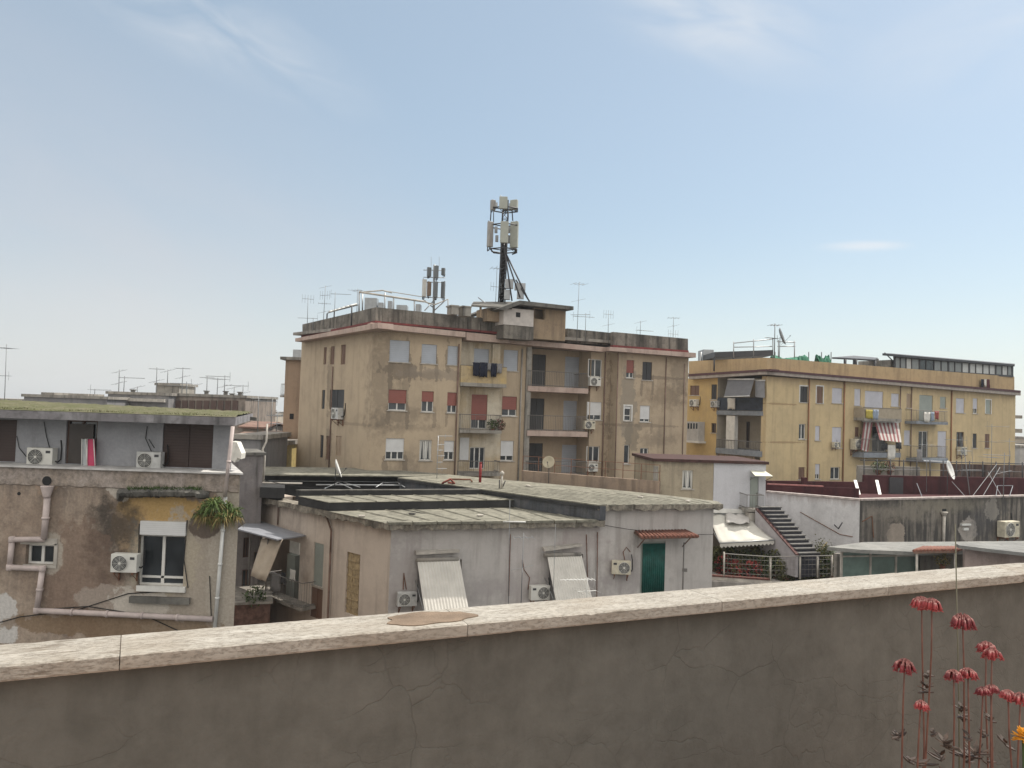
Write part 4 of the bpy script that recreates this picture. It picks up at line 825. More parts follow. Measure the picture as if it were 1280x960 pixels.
# roof pipe frame
t = thing('roof_pipe_frame', 'white pipe frame standing on the roof behind the left parapet of the beige block', 'pipe frame', at(449, 395, 53)); m = MB()
def PL_(pts, D_): return [at(x, y, D_) for x, y in pts]
for pts, r_, D_ in (([(449, 365), (530, 377)], .07, 53), ([(449, 365.5), (478, 363), (490, 366)], .05, 55), ([(478, 363), (528, 371)], .03, 56), ([(530, 377), (543, 381), (560, 374), (560, 392)], .05, 54)): m.path(PL_(pts, D_), r_, 6)
m.build('rail', M['stone_sill'], t)
for x, y0, y1, D_ in ((449, 365, 398, 53), (481, 366, 398, 53), (492, 371, 398, 53), (518, 375, 400, 53), (453, 367, 398, 54.5)): m = MB(); m.path(PL_([(x, y0), (x, y1)], D_), .05, 6); m.build('post', M['metal'], t)
t = thing('roof_boxes', 'row of grey equipment cabinets on the roof under the white pipe frame', 'cabinet', at(470, 392, 54))
for x0, x1, y0 in ((455, 470, 372), (472, 478, 378), (484, 489, 376), (495, 508, 381), (519, 525, 380)):
    a, b_ = at(x0, 398, 54), at(x1, 398, 54); z1_ = at(x0, y0, 54).z; m = MB(); m.box(a.x, b_.x, a.y, a.y + .8, zr - .05, z1_); m.box(a.x + .04, b_.x - .04, a.y - .03, a.y, zr + .1, z1_ - .08); m.build('cabinet', M['metal'], t)
a, b_ = at(384, 404, 58), at(448, 388, 52.5)
t = thing('roof_shelter', 'low slatted metal roof behind the left parapet of the beige block', 'shelter', at(410, 405, 55)); m = MB()
q = [at(409, 391, 56), at(440, 382, 52.5), at(449, 380.5, 53.6), at(418, 388.5, 57.5)]; m.slab(q, .06); m.build('roof_panel', M['dark_concrete'], t)
for p in q: m = MB(); m.tube(p - Vector((0, 0, .05)), Vector((p.x, p.y, zr - .05)), .05, 5); m.build('post', M['dark_metal'], t)
for k in range(6): m = MB(); c = q[0].lerp(q[1], (k + .5) / 6) + Vector((0, 0, .03)); d = q[3] - q[0]; m.tube(c, c + d, .07, 5); m.build('batten', M['white_metal'], t)
# ---------------------------------------------------------------- cell towers
def panel(t, x0, y0, x1, y1, D_, mat, dep=.28, yaw=0):
    a = at((x0 + x1) / 2, (y0 + y1) / 2, D_); w = (x1 - x0) / F * D_ / 2; h = (y1 - y0) / F * D_ / 2; cs, sn = math.cos(yaw), math.sin(yaw)
    def q(u, v, z): return a + Vector((u * cs - v * sn, u * sn + v * cs, z))
    m = MB(); m.prism([q(-w, -dep / 2, -h), q(w, -dep / 2, -h), q(w, -dep / 2, h), q(-w, -dep / 2, h)], [q(-w * .8, dep / 2, -h), q(w * .8, dep / 2, -h), q(w * .8, dep / 2, h), q(-w * .8, dep / 2, h)])
    o = m.build('panel_antenna', mat, t); bv = o.modifiers.new('b', 'BEVEL'); bv.width = .03; bv.segments = 2
    m = MB(); m.tube(q(0, dep / 2 + .06, -h * 1.25), q(0, dep / 2 + .06, h * 1.12), .04, 6); m.tube(q(0, dep / 2, h * .6), q(0, dep / 2 + .1, h * .6), .05, 5); m.tube(q(0, dep / 2, -h * .6), q(0, dep / 2 + .1, -h * .6), .05, 5)
    for k in (-.3, 0, .3): m.path([q(w * k * 2, 0, -h), q(w * k * 2, .05, -h * 1.15), q(0, dep * .8, -h * 1.3)], .02, 4)
    m.build('panel_bracket', M['dark_metal'], t); return a
pnl = plain('grey_green_panel', (.33, .34, .30), .5, var=.08); pnd = plain('dark_grey_panel', (.12, .13, .135), .5, var=.1); pnw = plain('white_panel', (.50, .49, .46), .5); pnb = plain('brownish_panel', (.20, .14, .10), .6); pnr = plain('warm_grey_panel', (.30, .285, .27), .5)
DT = 54.5
t = thing('cell_tower', 'tall dark lattice cell tower with stacked grey panel antennas above the rooftop hut', 'cell tower', at(627, 379, DT), 'phone masts on the beige block')
m = MB(); b = at(627, 380, DT); tp = at(631.5, 264, DT); w = .22
leg = [Vector((a, b_, 0)) for a, b_ in ((-w, -w), (w, -w), (w, w), (-w, w))]
tp2 = Vector((b.x + (tp.x - b.x) * .0 + .05, b.y, tp.z))
for l in leg: m.tube(b + l - Vector((0, 0, .4)), tp2 + l * .8, .05, 6)
nn = 12
for k in range(nn):
    p, q = b.lerp(tp2, k / nn), b.lerp(tp2, (k + 1) / nn)
    for i in range(4): m.tube(p + leg[i], q + leg[(i + 1) % 4], .022, 4); m.tube(p + leg[i], p + leg[(i + 1) % 4], .022, 4)
m.build('lattice_mast', M['dark_metal'], t)
m = MB()
for k in range(5): m.path([b + Vector((-.12 + k * .06, -.1, 0)), tp2 + Vector((-.12 + k * .06, -.1, -1.5 + k * .2))], .035, 5)
m.build('cable_bundle', M['black'], t)
for y, s in ((262, .95), (313, 1.0), (283, 1.0)):
    m = MB(); c = at(629.5, y, DT); c.x = b.x + .05
    pts = [c + Vector((math.cos(a) * s, math.sin(a) * s, 0)) for a in [R(q) for q in (-150, -90, -30, 30, 90, 150, 210)]]; m.path(pts, .045, 6)
    for p in pts[::2]: m.tube(c, p, .035, 5)
    m.build('headframe', M['dark_metal'], t)
for a in ((613, 250, 619, 263, 54.2, pnr, .3, .6), (624, 246, 634.5, 261.5, 53.6, pnl, .3, 0), (638, 250, 648, 262.5, 54.4, pnl, .3, -.5), (609, 277, 616, 309, 54.0, pnr, .3, .7), (625, 277, 635.5, 304, 53.5, pnl, .3, .1), (638, 277, 648.5, 310, 54.2, pnl, .3, -.4), (629, 250, 636, 264, 55.4, pnd, .3, 0)): panel(t, *a)
m = MB(); m.path([at(614, 262, DT), at(613, 276, DT)], .04, 5); m.path([at(617, 262, DT), at(617, 278, DT)], .03, 5); m.path([at(640, 263, DT), at(641, 276, DT)], .04, 5); m.path([at(644, 310, DT), at(646, 316, DT), at(640, 318, DT)], .05, 5); m.path([at(612, 310, DT), at(617, 316, DT), at(626, 317, DT)], .05, 5); m.build('jumper_cables', M['dark_metal'], t)
m = MB()
for x0, y0, x1, y1 in ((618, 253, 622, 259), (636, 254, 640, 262), (618, 283, 622, 290), (619, 294, 623, 301), (635, 282, 639, 290), (634, 294, 638, 303), (643, 354, 657, 362), (631, 349, 642, 360), (646, 363, 655, 373), (630, 362, 638, 374)): a = at(x0, y1, DT - (.6 if y1 > 320 else -.5)); c = at(x1, y0, DT - (.6 if y1 > 320 else -.5)); m.box(a.x, c.x, a.y, a.y + .4, a.z, c.z)
m.build('radio_unit', M['metal'], t)
for a, c in (((632, 316), (660, 374)), ((632, 318), (650, 372)), ((629, 300), (640, 376)), ((645, 350), (662, 377))): m = MB(); m.path([at(*a, DT - .3), at(*c, DT - 1)], .055, 6); m.build('stay_strut', M['dark_metal'], t)
m = MB(); m.path([at(626, 256, DT), at(626, 244, DT)], .03, 5); m.build('lightning_rod', M['metal'], t)
DT2 = 54.5
t = thing('cell_mast', 'short roof mast with two tiers of dark slim panel antennas and a white one', 'cell tower', at(541.5, 391, DT2), 'phone masts on the beige block')
m = MB(); m.path([at(542, 396, DT2), at(543, 331, DT2)], .08, 8); m.build('mast', M['metal'], t)
m = MB()
for y in (338, 347, 353, 372):
    c = at(543, y, DT2); m.tube(c - Vector((.75, 0, 0)), c + Vector((.75, -.1, 0)), .03, 5); m.tube(c, c + Vector((0, .6, 0)), .03, 5)
m.path([at(529, 374, DT2), at(541, 384, DT2)], .04, 5); m.path([at(556, 376, DT2), at(543, 388, DT2)], .04, 5); m.path([at(531, 388, DT2 - .8), at(541, 377, DT2)], .04, 5); m.build('crossbar', M['metal'], t)
for a in ((533.5, 334, 539, 346, DT2 - .3, pnd, .2, .5), (542.5, 332, 548.5, 348, DT2 - .4, pnd, .2, 0), (552, 335, 556.5, 344, DT2 - .2, pnd, .2, -.5), (527.5, 349, 533, 371, DT2 - .3, pnw, .2, .6), (533.5, 352, 539, 370, DT2 - .1, pnb, .2, .3), (542, 352, 547.5, 372, DT2 - .4, pnd, .2, 0), (551.5, 352, 556.5, 373, DT2 - .2, pnd, .2, -.5)): panel(t, *a)
m = MB()
for x in (539, 549): m.path([at(x, 333, DT2), at(x, 321, DT2)], .012, 4)
m.build('whip_antenna', M['metal'], t)
for a in ((384, 410, 371, 57, 'slim aerial with vertical elements at the far left corner of the beige roof', ('z',), 1), (404, 405, 357, 55.5, 'tall stacked aerial standing second from the left corner of the beige roof', ('x', 'z', 'v', 'x'), 2), (418, 400, 365, 55, 'small yagi aerial beside the tall stacked one at the left of the beige roof', ('y',), 3), (446, 395, 361, 54, 'little aerial beside the end of the white roof pipe frame', ('v',), 4),
          (619, 392, 332, 54, 'thin ladder-like aerial just left of the tall cell tower', ('v', 'z'), 5), (721, 425, 352, 55.5, 'tallest thin aerial right of the rooftop hut', ('', 'x', 'y', 'y'), 6), (731.5, 425, 391, 55.8, 'yagi aerial standing close right of the tallest thin aerial', ('y',), 7), (760, 425, 391, 57, 'aerial with grid panel in the middle of the right roof parapet', ('z', 'x'), 8), (800, 428, 401, 57.5, 'low aerial with a long boom over the right bay of the beige block', ('x', 'y'), 9), (841, 432, 396, 58.5, 'aerial near the right corner of the beige block', ('v', 'x', 'z'), 10), (391, 412, 397, 57, 'stubby aerial between the two leftmost ones of the beige roof', ('y',), 11)):
    aerial(a[0], a[1], a[2], a[3], a[4], [k for k in a[5] if k] if a[6] != 6 else ('v', 'x', 'y'), a[6], es=1.0 if a[6] != 6 else 1.1)
m = MB(); m.path([at(598, 372, 54), at(607, 379, 53)], .04, 5); tag(m.build('roof_stick', M['metal']), 'short pole sticking out at a slant over the shed roof', 'pole')
# brown rear wing at the left
WP = Pl(tuple(at(355, 500, 62)[:2]), tuple(at(377, 500, 62.05)[:2]))
Wg = Bld('apartment_building', 'narrow brown building behind the left end of the beige block', WP.pt(0, 0, 0))
brw = stucco('brown_render', (.33, .235, .165), (.20, .15, .11), (.38, .28, .20), .5, .7, .5)
fw_ = Fac(Wg, WP); 
m = MB(); zt_ = WP.hit(365, 450)[1]; m.wall(WP, 0, WP.L + .6, 0, zt_, 0, [], .2); m.foot([tuple(WP.pt(a, 0, o)[:2]) for a, o in ((0, -.2), (WP.L + .6, -.2), (WP.L + 4, -8), (-.0, -8))], 0, zt_); Wg.part(m, 'wall', brw)
m = MB(); m.pbox(WP, -.35, WP.L + .6, zt_, zt_ + .22, -8, .35); Wg.part(m, 'roof', M['concrete'])
m = MB(); m.pxbox(WP, 362, 517, 367, 524, -.05, .02); Wg.part(m, 'small_opening', M['black'])
m = MB(); m.pxbox(WP, 366, 437, 376, 449, -2, -.5); Wg.part(m, 'roof_room', M['metal'])
balcony(Wg, Pl(tuple(WP.pt(-.9, 0, -3.5)[:2]), tuple(WP.pt(0.02, 0, -3)[:2])), 350, 356, 494, 496.5, 480, 0, .5)
# ================================================================ low white house in the middle
C0 = at(487.5, 700, 33); z2d = lambda p: (p.x, p.y)
C1 = at(891.5, 660, 37.65); C2 = at(313, 640, 41.5)
CR = Pl(z2d(C0), z2d(C1)); CL = Pl(z2d(C2), z2d(C0))
K = Bld('low_house', 'low white and beige house in the middle with stepped corrugated sheet roofs', (C0.x, C0.y, 0), 'house')
def rowz(pl, x, y, off=0): return pl.hit(x, y, off)[1]
ze = rowz(CR, 600, 659)      # underside of the front eave
zeh = rowz(CR, 820, 636)     # underside of the higher eave at the right
uS = CR.hit(745, 680)[0]     # where the roof steps up
uE = CR.L
wr = stucco('lilac_white_render', (.455, .432, .415), (.26, .235, .22), (.50, .47, .45), .55, .5, .35, (.42, .6), topz=None, bs=.25, fine=.05, sfreq=1.8,
            blobs=bl_(CR, 0, (500, 720, 1.0, 1.8, (.30, .27, .265), 1.2, .5), (725, 675, .9, .8, (.33, .28, .27), 1.2, .5), (655, 700, .7, 1.3, (.50, .46, .45), 1, .5), (785, 720, 1.2, .9, (.30, .27, .27), 1.2, .5), (640, 735, 3, .5, (.32, .29, .29), 1.2, .5)))
wl = stucco('warm_beige_render', (.56, .485, .415), (.30, .25, .215), (.49, .42, .36), .5, .5, .3, (.42, .6), topz=ZC - 4.9, topd=.5, bs=.25, fine=.06,
            blobs=bl_(CL, 0, (365, 690, 1.0, 1.2, (.38, .31, .27), 1.2, .6)))
fr = Fac(K, CR); fr.h.append(CR.rect(521, 700, 576, 775)); fr.h.append(CR.rect(686, 693, 728, 755))
fr.door(800.5, 677, 831, 741, 'gn', name='door')
m = MB(); m.wall(CR, 0, uS - .01, 0, ze, 0, fr.h[:2]); m.wall(CR, uS, uE, 0, zeh, 0, fr.h[2:], .16)
m.foot([tuple(CR.pt(a, 0, o)[:2]) for a, o in ((.05, -.17), (uS, -.17), (uS, -5.2), (-2.25, -5.2))], 0, ze)
m.foot([tuple(CR.pt(a, 0, o)[:2]) for a, o in ((uS, -.17), (uE, -.17), (uE, -5), (uS + .0, -6))], 0, zeh); K.part(m, 'front_wall', wr)
fk = Fac(K, CL, 0, .14)
op1 = CL.rect(326, 672, 374, 753); fk.h.append(op1)
fk.win(392, 679, 404, 732, 'gn', sill=True); fk.win(388, 735, 403, 773, 'br', sill=False)
fk.h.append(CL.rect(432, 691, 449, 769))
m = MB(); zcl = rowz(CL, 400, 640.5); m.wall(CL, -1.2, CL.L - .01, 0, ze, 0, fk.h, .14)
m.foot([tuple(CL.pt(a, 0, o)[:2]) for a, o in ((op1[1] + .03, -.15), (CL.L - .25, -.15), (CL.L - .8, -.8), (op1[1] + .03, -.8))], 0, ze)
m.foot([tuple(CL.pt(a, 0, o)[:2]) for a, o in ((-1.2, -.15), (-.0, -.15), (-.0, -2.5), (-1.2, -2.5))], 0, ze)
K.part(m, 'side_wall', wl)
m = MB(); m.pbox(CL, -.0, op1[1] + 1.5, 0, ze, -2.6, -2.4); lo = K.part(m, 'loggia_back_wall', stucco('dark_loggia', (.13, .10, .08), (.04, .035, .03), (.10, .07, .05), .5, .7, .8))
u0, u1, z0, z1 = CL.rect(432, 691, 449, 769, -.1)
m = MB(); m.pbox(CL, u0, u1, z0, z1, -.13, -.08)
for k in range(9): z = z0 + (z1 - z0) * k / 8.0; m.pbox(CL, u0, u1, z - .025, z + .025, -.08, -.05)
m.pbox(CL, (u0 + u1) / 2 - .03, (u0 + u1) / 2 + .03, z0, z1, -.08, -.06); K.part(m, 'bamboo_blind', plain('tan_bamboo', (.34, .26, .15), .8, var=.35, vs=7))
m = MB(); m.path(pxpath(CL, [(408, 645), (414, 663), (413, 690)], .10) , .05, 6); q = CL.hit(413, 690, .10); m.tube(CL.pt(q[0], q[1], .10), CL.pt(q[0], 2, .10), .05, 6); K.part(m, 'downpipe', M['pipe_brown'])
m = MB(); q = CL.hit(348, 632, .06); m.tube(CL.pt(q[0], q[1], .06), CL.pt(q[0], CL.hit(348, 656, .06)[1], .06), .035, 5); K.part(m, 'downpipe', M['pipe_brown'])
# eaves: rough grey edge running round the house
eav = stucco('mossy_concrete_edge', (.20, .18, .15), (.04, .036, .03), (.32, .29, .24), .8, 1.0, 2.2, (.4, .6), bs=1.0, fine=.2)
def eave(pl, u0, u1, z0, z1, o0, o1, seed):
    rd = random.Random(seed); n = max(2, int((u1 - u0) / .22)); m = MB(); a, b_ = [], []
    for i in range(n + 1):
        u = u0 + (u1 - u0) * i / n; oo = o1 + rd.uniform(-.05, .04); zz = z0 + rd.uniform(-.07, .06); a.append((u, oo, zz))
    for i in range(n):
        (ua, oa, za), (ub, ob, zb) = a[i], a[i + 1]
        m.add([pl.pt(ua, za, oa), pl.pt(ub, zb, ob), pl.pt(ub, z1, ob), pl.pt(ua, z1, oa), pl.pt(ua, za, o0), pl.pt(ub, zb, o0), pl.pt(ub, z1, o0), pl.pt(ua, z1, o0)], [[0, 1, 2, 3], [4, 5, 1, 0], [3, 2, 6, 7]] + ([[0, 3, 7, 4]] if i == 0 else []) + ([[1, 5, 6, 2]] if i == n - 1 else []))
    return m
z1a = ze + .26
K.part(eave(CR, -.35, uS + .25, ze, z1a, -.35, .38, 1), 'eave', eav); K.part(eave(CL, -1.4, CL.L + .32, ze, z1a + .01, -.35, .36, 2), 'eave', eav)
K.part(eave(CR, uS - .1, uE + .25, zeh, zeh + .24, -.35, .38, 3), 'eave', eav)
# roofs
shr = stucco('pale_fibre_cement_sheet', (.18, .172, .140), (.055, .052, .043), (.23, .22, .18), .0, 1.0, .9, (.42, .56), bs=.5, fine=.12)
drk = stucco('shade_black_roof', (.035, .035, .036), (.015, .015, .015), (.07, .07, .07), .3, .5, .6)  # near-black colour paints in the shade on the roof step faces
e1 = Vector((CR.d.x, CR.d.y, 0)); e2 = -Vector((CL.d.x, CL.d.y, 0))
def roofs(pts, th, name, ribs=None, mat=None, rd_=0):
    m = MB(); m.slab(pts, th)
    if ribs:
        a, b_, c, d = pts; n = max(1, int((b_ - a).length / ribs))
        for k in range(1, n):
            p, q = a.lerp(b_, k / n), d.lerp(c, k / n); m.tube(p + Vector((0, 0, .01)), q + Vector((0, 0, .01)), .035, 4)
    return K.part(m, name, mat or shr)
zA = z1a + .012
A0 = CR.pt(-.25, zA, .36); A1 = CR.pt(uS - .05, zA, .36)
La = atz(423, 638, zA); 
k_ = (La - A0).dot(e2); La = A0 + e2 * k_; Lb = atz(705, 633.5, zA)
roofs([A0, A1, Lb + e2 * .3, La], .03, 'roof_sheet', 1.0)
# low sloping front lip of sheets, seams like tiles
m = MB()
for k in range(0, 9):
    u = -.2 + k * (uS + .1) / 9; m.pbox(CR, u, u + (uS + .1) / 9 - .05, z1a - .05, z1a + .05, .05, .43 + .02 * (k % 2))
K.part(m, 'eave_sheet', shr)
zB = La.z + .36; Lb2 = atz(640, 629.5, zA); m = MB()
B0, B1 = Vector((La.x, La.y, zB)), Vector((Lb.x, Lb.y, zB)) - e1 * .9
hB = e2 * 2.6
m.prism([B0 + Vector((0, 0, -.02)), B1 + Vector((0, 0, -.02)), B1 + hB * .8, B0 + hB + Vector((0, 0, -.0))], [p + Vector((0, 0, -.34)) for p in (B0, B1, B1 + hB * .8, B0 + hB)]); K.part(m, 'roof_step', drk)
t2 = [B0 + Vector((0, 0, .03)), B1 + Vector((0, 0, .03)), B1 + hB * .8 + Vector((0, 0, .06)), B0 + hB + Vector((0, 0, .06))]; roofs(t2, .03, 'roof_sheet', 1.0)
# second dark upstand and its pale cap
Z3 = zB + .02; U0 = atz(354, 620, Z3); U0 = B0 + hB; U1 = B1 + hB * .8 - e1 * 1.2
m = MB(); up_ = Vector((0, 0, .28)); m.prism([U0 - Vector((0, 0, .1)), U1 - Vector((0, 0, .1)), U1 + up_, U0 + up_], [p + e2 * .25 for p in (U0 - Vector((0, 0, .1)), U1 - Vector((0, 0, .1)), U1 + up_, U0 + up_)]); K.part(m, 'roof_upstand', drk)
m = MB(); m.prism([U0 + up_ + Vector((0, 0, .004)), U1 + up_ + Vector((0, 0, .004)), U1 + up_ + Vector((0, 0, .05)), U0 + up_ + Vector((0, 0, .05))], [p + e2 * .27 for p in (U0 + up_ + Vector((0, 0, .004)), U1 + up_ + Vector((0, 0, .004)), U1 + up_ + Vector((0, 0, .05)), U0 + up_ + Vector((0, 0, .05)))]); K.part(m, 'upstand_cap', M['dark_concrete'])
# small light roof at the left edge
zz = zA + .06; q = [atz(355, 620.5, zz), atz(354, 613, zz), atz(319, 615, zz), atz(316, 616, zz)]; m = MB(); m.slab([atz(319, 614, zz), atz(354, 613.2, zz), atz(354, 622, zz), atz(318, 616.5, zz)], .05); K.part(m, 'roof_sheet', shr)
m = MB(); m.slab([atz(325, 604, zz + .55), atz(356, 604.5, zz + .55), atz(356, 610, zz + .55), atz(325, 609, zz + .55)], .5); K.part(m, 'roof_upstand', drk)
m = MB(); m.slab([atz(320, 602.2, zz + .58), atz(378, 603.2, zz + .58), atz(378, 604.4, zz + .58), atz(320, 603.6, zz + .58)], .04); K.part(m, 'upstand_cap', M['concrete'])
# sunken dark yard inside the roofs
zy = ze - 2.2
m = MB(); m.slab([atz(318, 600, ze - .3), atz(560, 612, ze - .3), atz(600, 595, ze - .3), atz(320, 588, ze - .3)], .2)
m = MB(); q = [CL.pt(0, ze - 1.2, -.5), CL.pt(CL.L - 1, ze - 1.2, -4), CL.pt(CL.L - 1, ze - 1.2, -13), CL.pt(-3, ze - 1.2, -13)]; m.slab(q, .3); K.part(m, 'sunken_yard_floor', drk)
# high roof on the right
zH = zeh + .25
H0 = CR.pt(uS - .15, zH, .38); H1 = CR.pt(uE + .2, zH, .36)
g0 = atz(520, 596, zH); kk = (g0 - H0).length; G0 = H0 + e2 * kk
hp = [H0, H1, atz(897, 626.5, zH), atz(820, 617.5, zH), atz(730, 608.5, zH), atz(640, 600.5, zH), atz(560, 593, zH), G0]
m = MB(); m.slab(hp, .06)
for k in range(1, 14):
    t_ = k / 14; p = H0.lerp(H1, t_); q = atz(640, 600.5, zH).lerp(atz(897, 626, zH), t_) if t_ > 0 else None; q = G0.lerp(atz(897, 626, zH), t_) ; m.tube(p + Vector((0, 0, .004)), Vector((q.x, q.y, zH + .004)).lerp(p, .02), .02, 4)
K.part(m, 'roof_sheet', shr)
m = MB(); w0 = H0 - Vector((0, 0, .07)); w1 = G0 - Vector((0, 0, .07)); dn = Vector((0, 0, -.62)); m.prism([w0 + e1 * .12, w1 + e1 * .12, w1 + dn + e1 * .12, w0 + dn + e1 * .12], [p + e1 * .4 for p in (w0, w1, w1 + dn, w0 + dn)]); K.part(m, 'clerestory', stucco('dark_blue_grey_side', (.075, .08, .09), (.02, .02, .02), (.12, .12, .125), .8, .7, 1.2))
m = MB(); m.prism([w0 + Vector((0, 0, .02)), w1 + Vector((0, 0, .02)), w1 - Vector((0, 0, .12)), w0 - Vector((0, 0, .12))], [p + e1 * .10 for p in (w0 + Vector((0, 0, .02)), w1 + Vector((0, 0, .02)), w1 - Vector((0, 0, .12)), w0 - Vector((0, 0, .12)))]); K.part(m, 'roof_edge', drk)
# far roof at the back
zF_ = zH
m = MB(); fp = [atz(327, 593, zF_), atz(520, 595, zF_), atz(560, 592.5, zF_), atz(520, 589.5, zF_), atz(464, 585, zF_), atz(326, 583, zF_)]; m.slab(fp, .07); K.part(m, 'roof_sheet', shr)
m = MB(); fp = [atz(327, 593.2, zF_ - .08), atz(522, 595.2, zF_ - .08)]; q = [p + Vector((0, 1.2, 0)) for p in fp]; m.prism([fp[0] + Vector((0, .3, 0)), fp[1] + Vector((0, .3, 0)), q[1], q[0]], [p - Vector((0, 0, 3)) for p in (fp[0] + Vector((0, .3, 0)), fp[1] + Vector((0, .3, 0)), q[1], q[0])]); K.part(m, 'back_wall', drk)
# yard frames
t = thing('roof_frame', 'old metal frames and rails lying across the dark sunken part of the roof', 'metal frame', atz(440, 606, ze)); m = MB(); zq = ze + .55
for a, c, r_ in (((330, 601), (690, 603.5), .03), ((330, 599.5), (522, 599.8), .04), ((395, 606), (560, 607), .04), ((470, 609), (488, 597.5), .03), ((488, 597.5), (506, 609), .03), ((478, 603.5), (498, 603.5), .03), ((430, 603), (450, 609), .03), ((416, 600), (440, 611), .025), ((405, 611), (425, 602), .025)):
    if a[0] == 330 and c[0] == 690: c = (520, 602.5)
    m.path([atz(*a, zq), atz(*c, zq)], r_, 5)
m.build('rail', M['metal'], t); m = MB()
for x in (340, 382, 440, 500): p = atz(x, 600.5, zq); m.tube(p, p - Vector((0, 0, 1.9)), .04, 5)
m.build('post', M['dark_metal'], t)
bush(atz(381, 604, ze + .3), .28, 160, 'pale potted shrub in the sunken roof yard left of the white dish', [g3, M['dry']], 21, leaf=.1)
# dish seen edge-on, small roof things
dish(421, 586, 43.5, .52, 'bright white satellite dish seen edge-on above the sunken roof yard', az=1.74, el=.34, ybase=607)
dish(686, 578, 43.5, .34, 'cream satellite dish on a short mast on the pale roof', az=-.3, el=.35, ybase=603, xb=683, mat=plain('cream_dish', (.34, .30, .22), .6))
m = MB(); p = atz(600, 603, zH); m.tube(p, p + Vector((0, 0, at(600, 579, p.y).z - p.z)), .075, 8); m.lathe(p + Vector((0, 0, at(600, 579, p.y).z - p.z)), (0, 0, 1), [(0, .09), (.05, .09)], 8); tag(m.build('red_post', plain('dark_red_paint', (.20, .02, .02), .6)), 'short thick red post standing on the pale roof', 'post')
t = thing('roof_bracket', 'red painted metal bracket lying at the edge of the roof', 'bracket', atz(560, 602, zH)); m = MB(); m.path([atz(553, 604, zH + .05), atz(563, 599, zH + .35), atz(568, 604, zH + .05), atz(560, 603, zH + .1)], .06, 5); m.build('frame', plain('faded_red_paint', (.28, .07, .05), .7, var=.3), t); m = MB(); m.path([atz(564, 599, zH + .1), atz(588, 599.5, zH + .1), atz(590, 602, zH + .05)], .05, 5); m.build('bar', M['rust'], t)
m = MB(); p = atz(627, 611, zH); 
t = thing('roof_vent', 'pale vent pipe with a dark cowl at the edge of the high roof', 'vent', p); m.tube(p, p + Vector((0, 0, .75)), .06, 8, .05); m.lathe(p + Vector((0, 0, .72)), (0, 0, 1), [(0, .1), (.1, .12), (.2, .02)], 10); m.build('pipe', M['stone_sill'], t); m = MB(); m.tube(p + Vector((.05, 0, .1)), p + Vector((.18, 0, .42)), .03, 5); m.tube(p + Vector((-.12, 0, 0)), p + Vector((-.12, 0, .45)), .03, 5); m.build('stay', M['dark_metal'], t)
t = thing('tv_aerial', 'white aerial with stacked arms on the pale roof in front of the beige block', 'aerial', atz(545, 600, zH), 'television aerials on the roofs'); p = atz(546, 598, zH); tpz = at(546, 545, p.y).z; m = MB(); m.tube(p, Vector((p.x, p.y, tpz)), .022, 6); m.build('mast', M['metal'], t)
m = MB()
for y, l in ((545, .8), (556, .35), (563, .3), (570, .4), (578, .3), (586, .55)): q = Vector((p.x, p.y, at(546, y, p.y).z)); m.tube(q - Vector((.05, 0, 0)), q + Vector((l, .1, .02)), .018, 4); m.tube(q + Vector((l * .5, .1, -.12)), q + Vector((l * .5, .1, .12)), .012, 4)
m.build('antenna_array', M['metal'], t)
aerial(635.5, 760, 625, 32.5, 'thin tall pole standing before the white wall with a pale crossbar on top', ('',), 31, r=.016, name='pole', group=None)
m = MB(); m.path([at(629, 652, 32.5), at(657, 652.5, 32.3)], .03, 5); tag(m.build('aerial_crossbar', M['white_metal']), 'pale horizontal aerial bar in front of the eave of the white wall', 'aerial')
aerial(651, 765, 666, 32.6, 'dark aerial with short crossed arms left of the right sun blind', ('v', 'x'), 33, r=.02)
aerial(691, 762, 655, 32.7, 'thin dark pole in front of the right sun blind', ('',), 34, r=.012, name='pole', group=None)
t = aerial(733, 760, 722, 31, 'white yagi aerial low in front of the white wall, left of the green door', ('y', 'v'), 35, r=.018, mat=M['white_metal'])
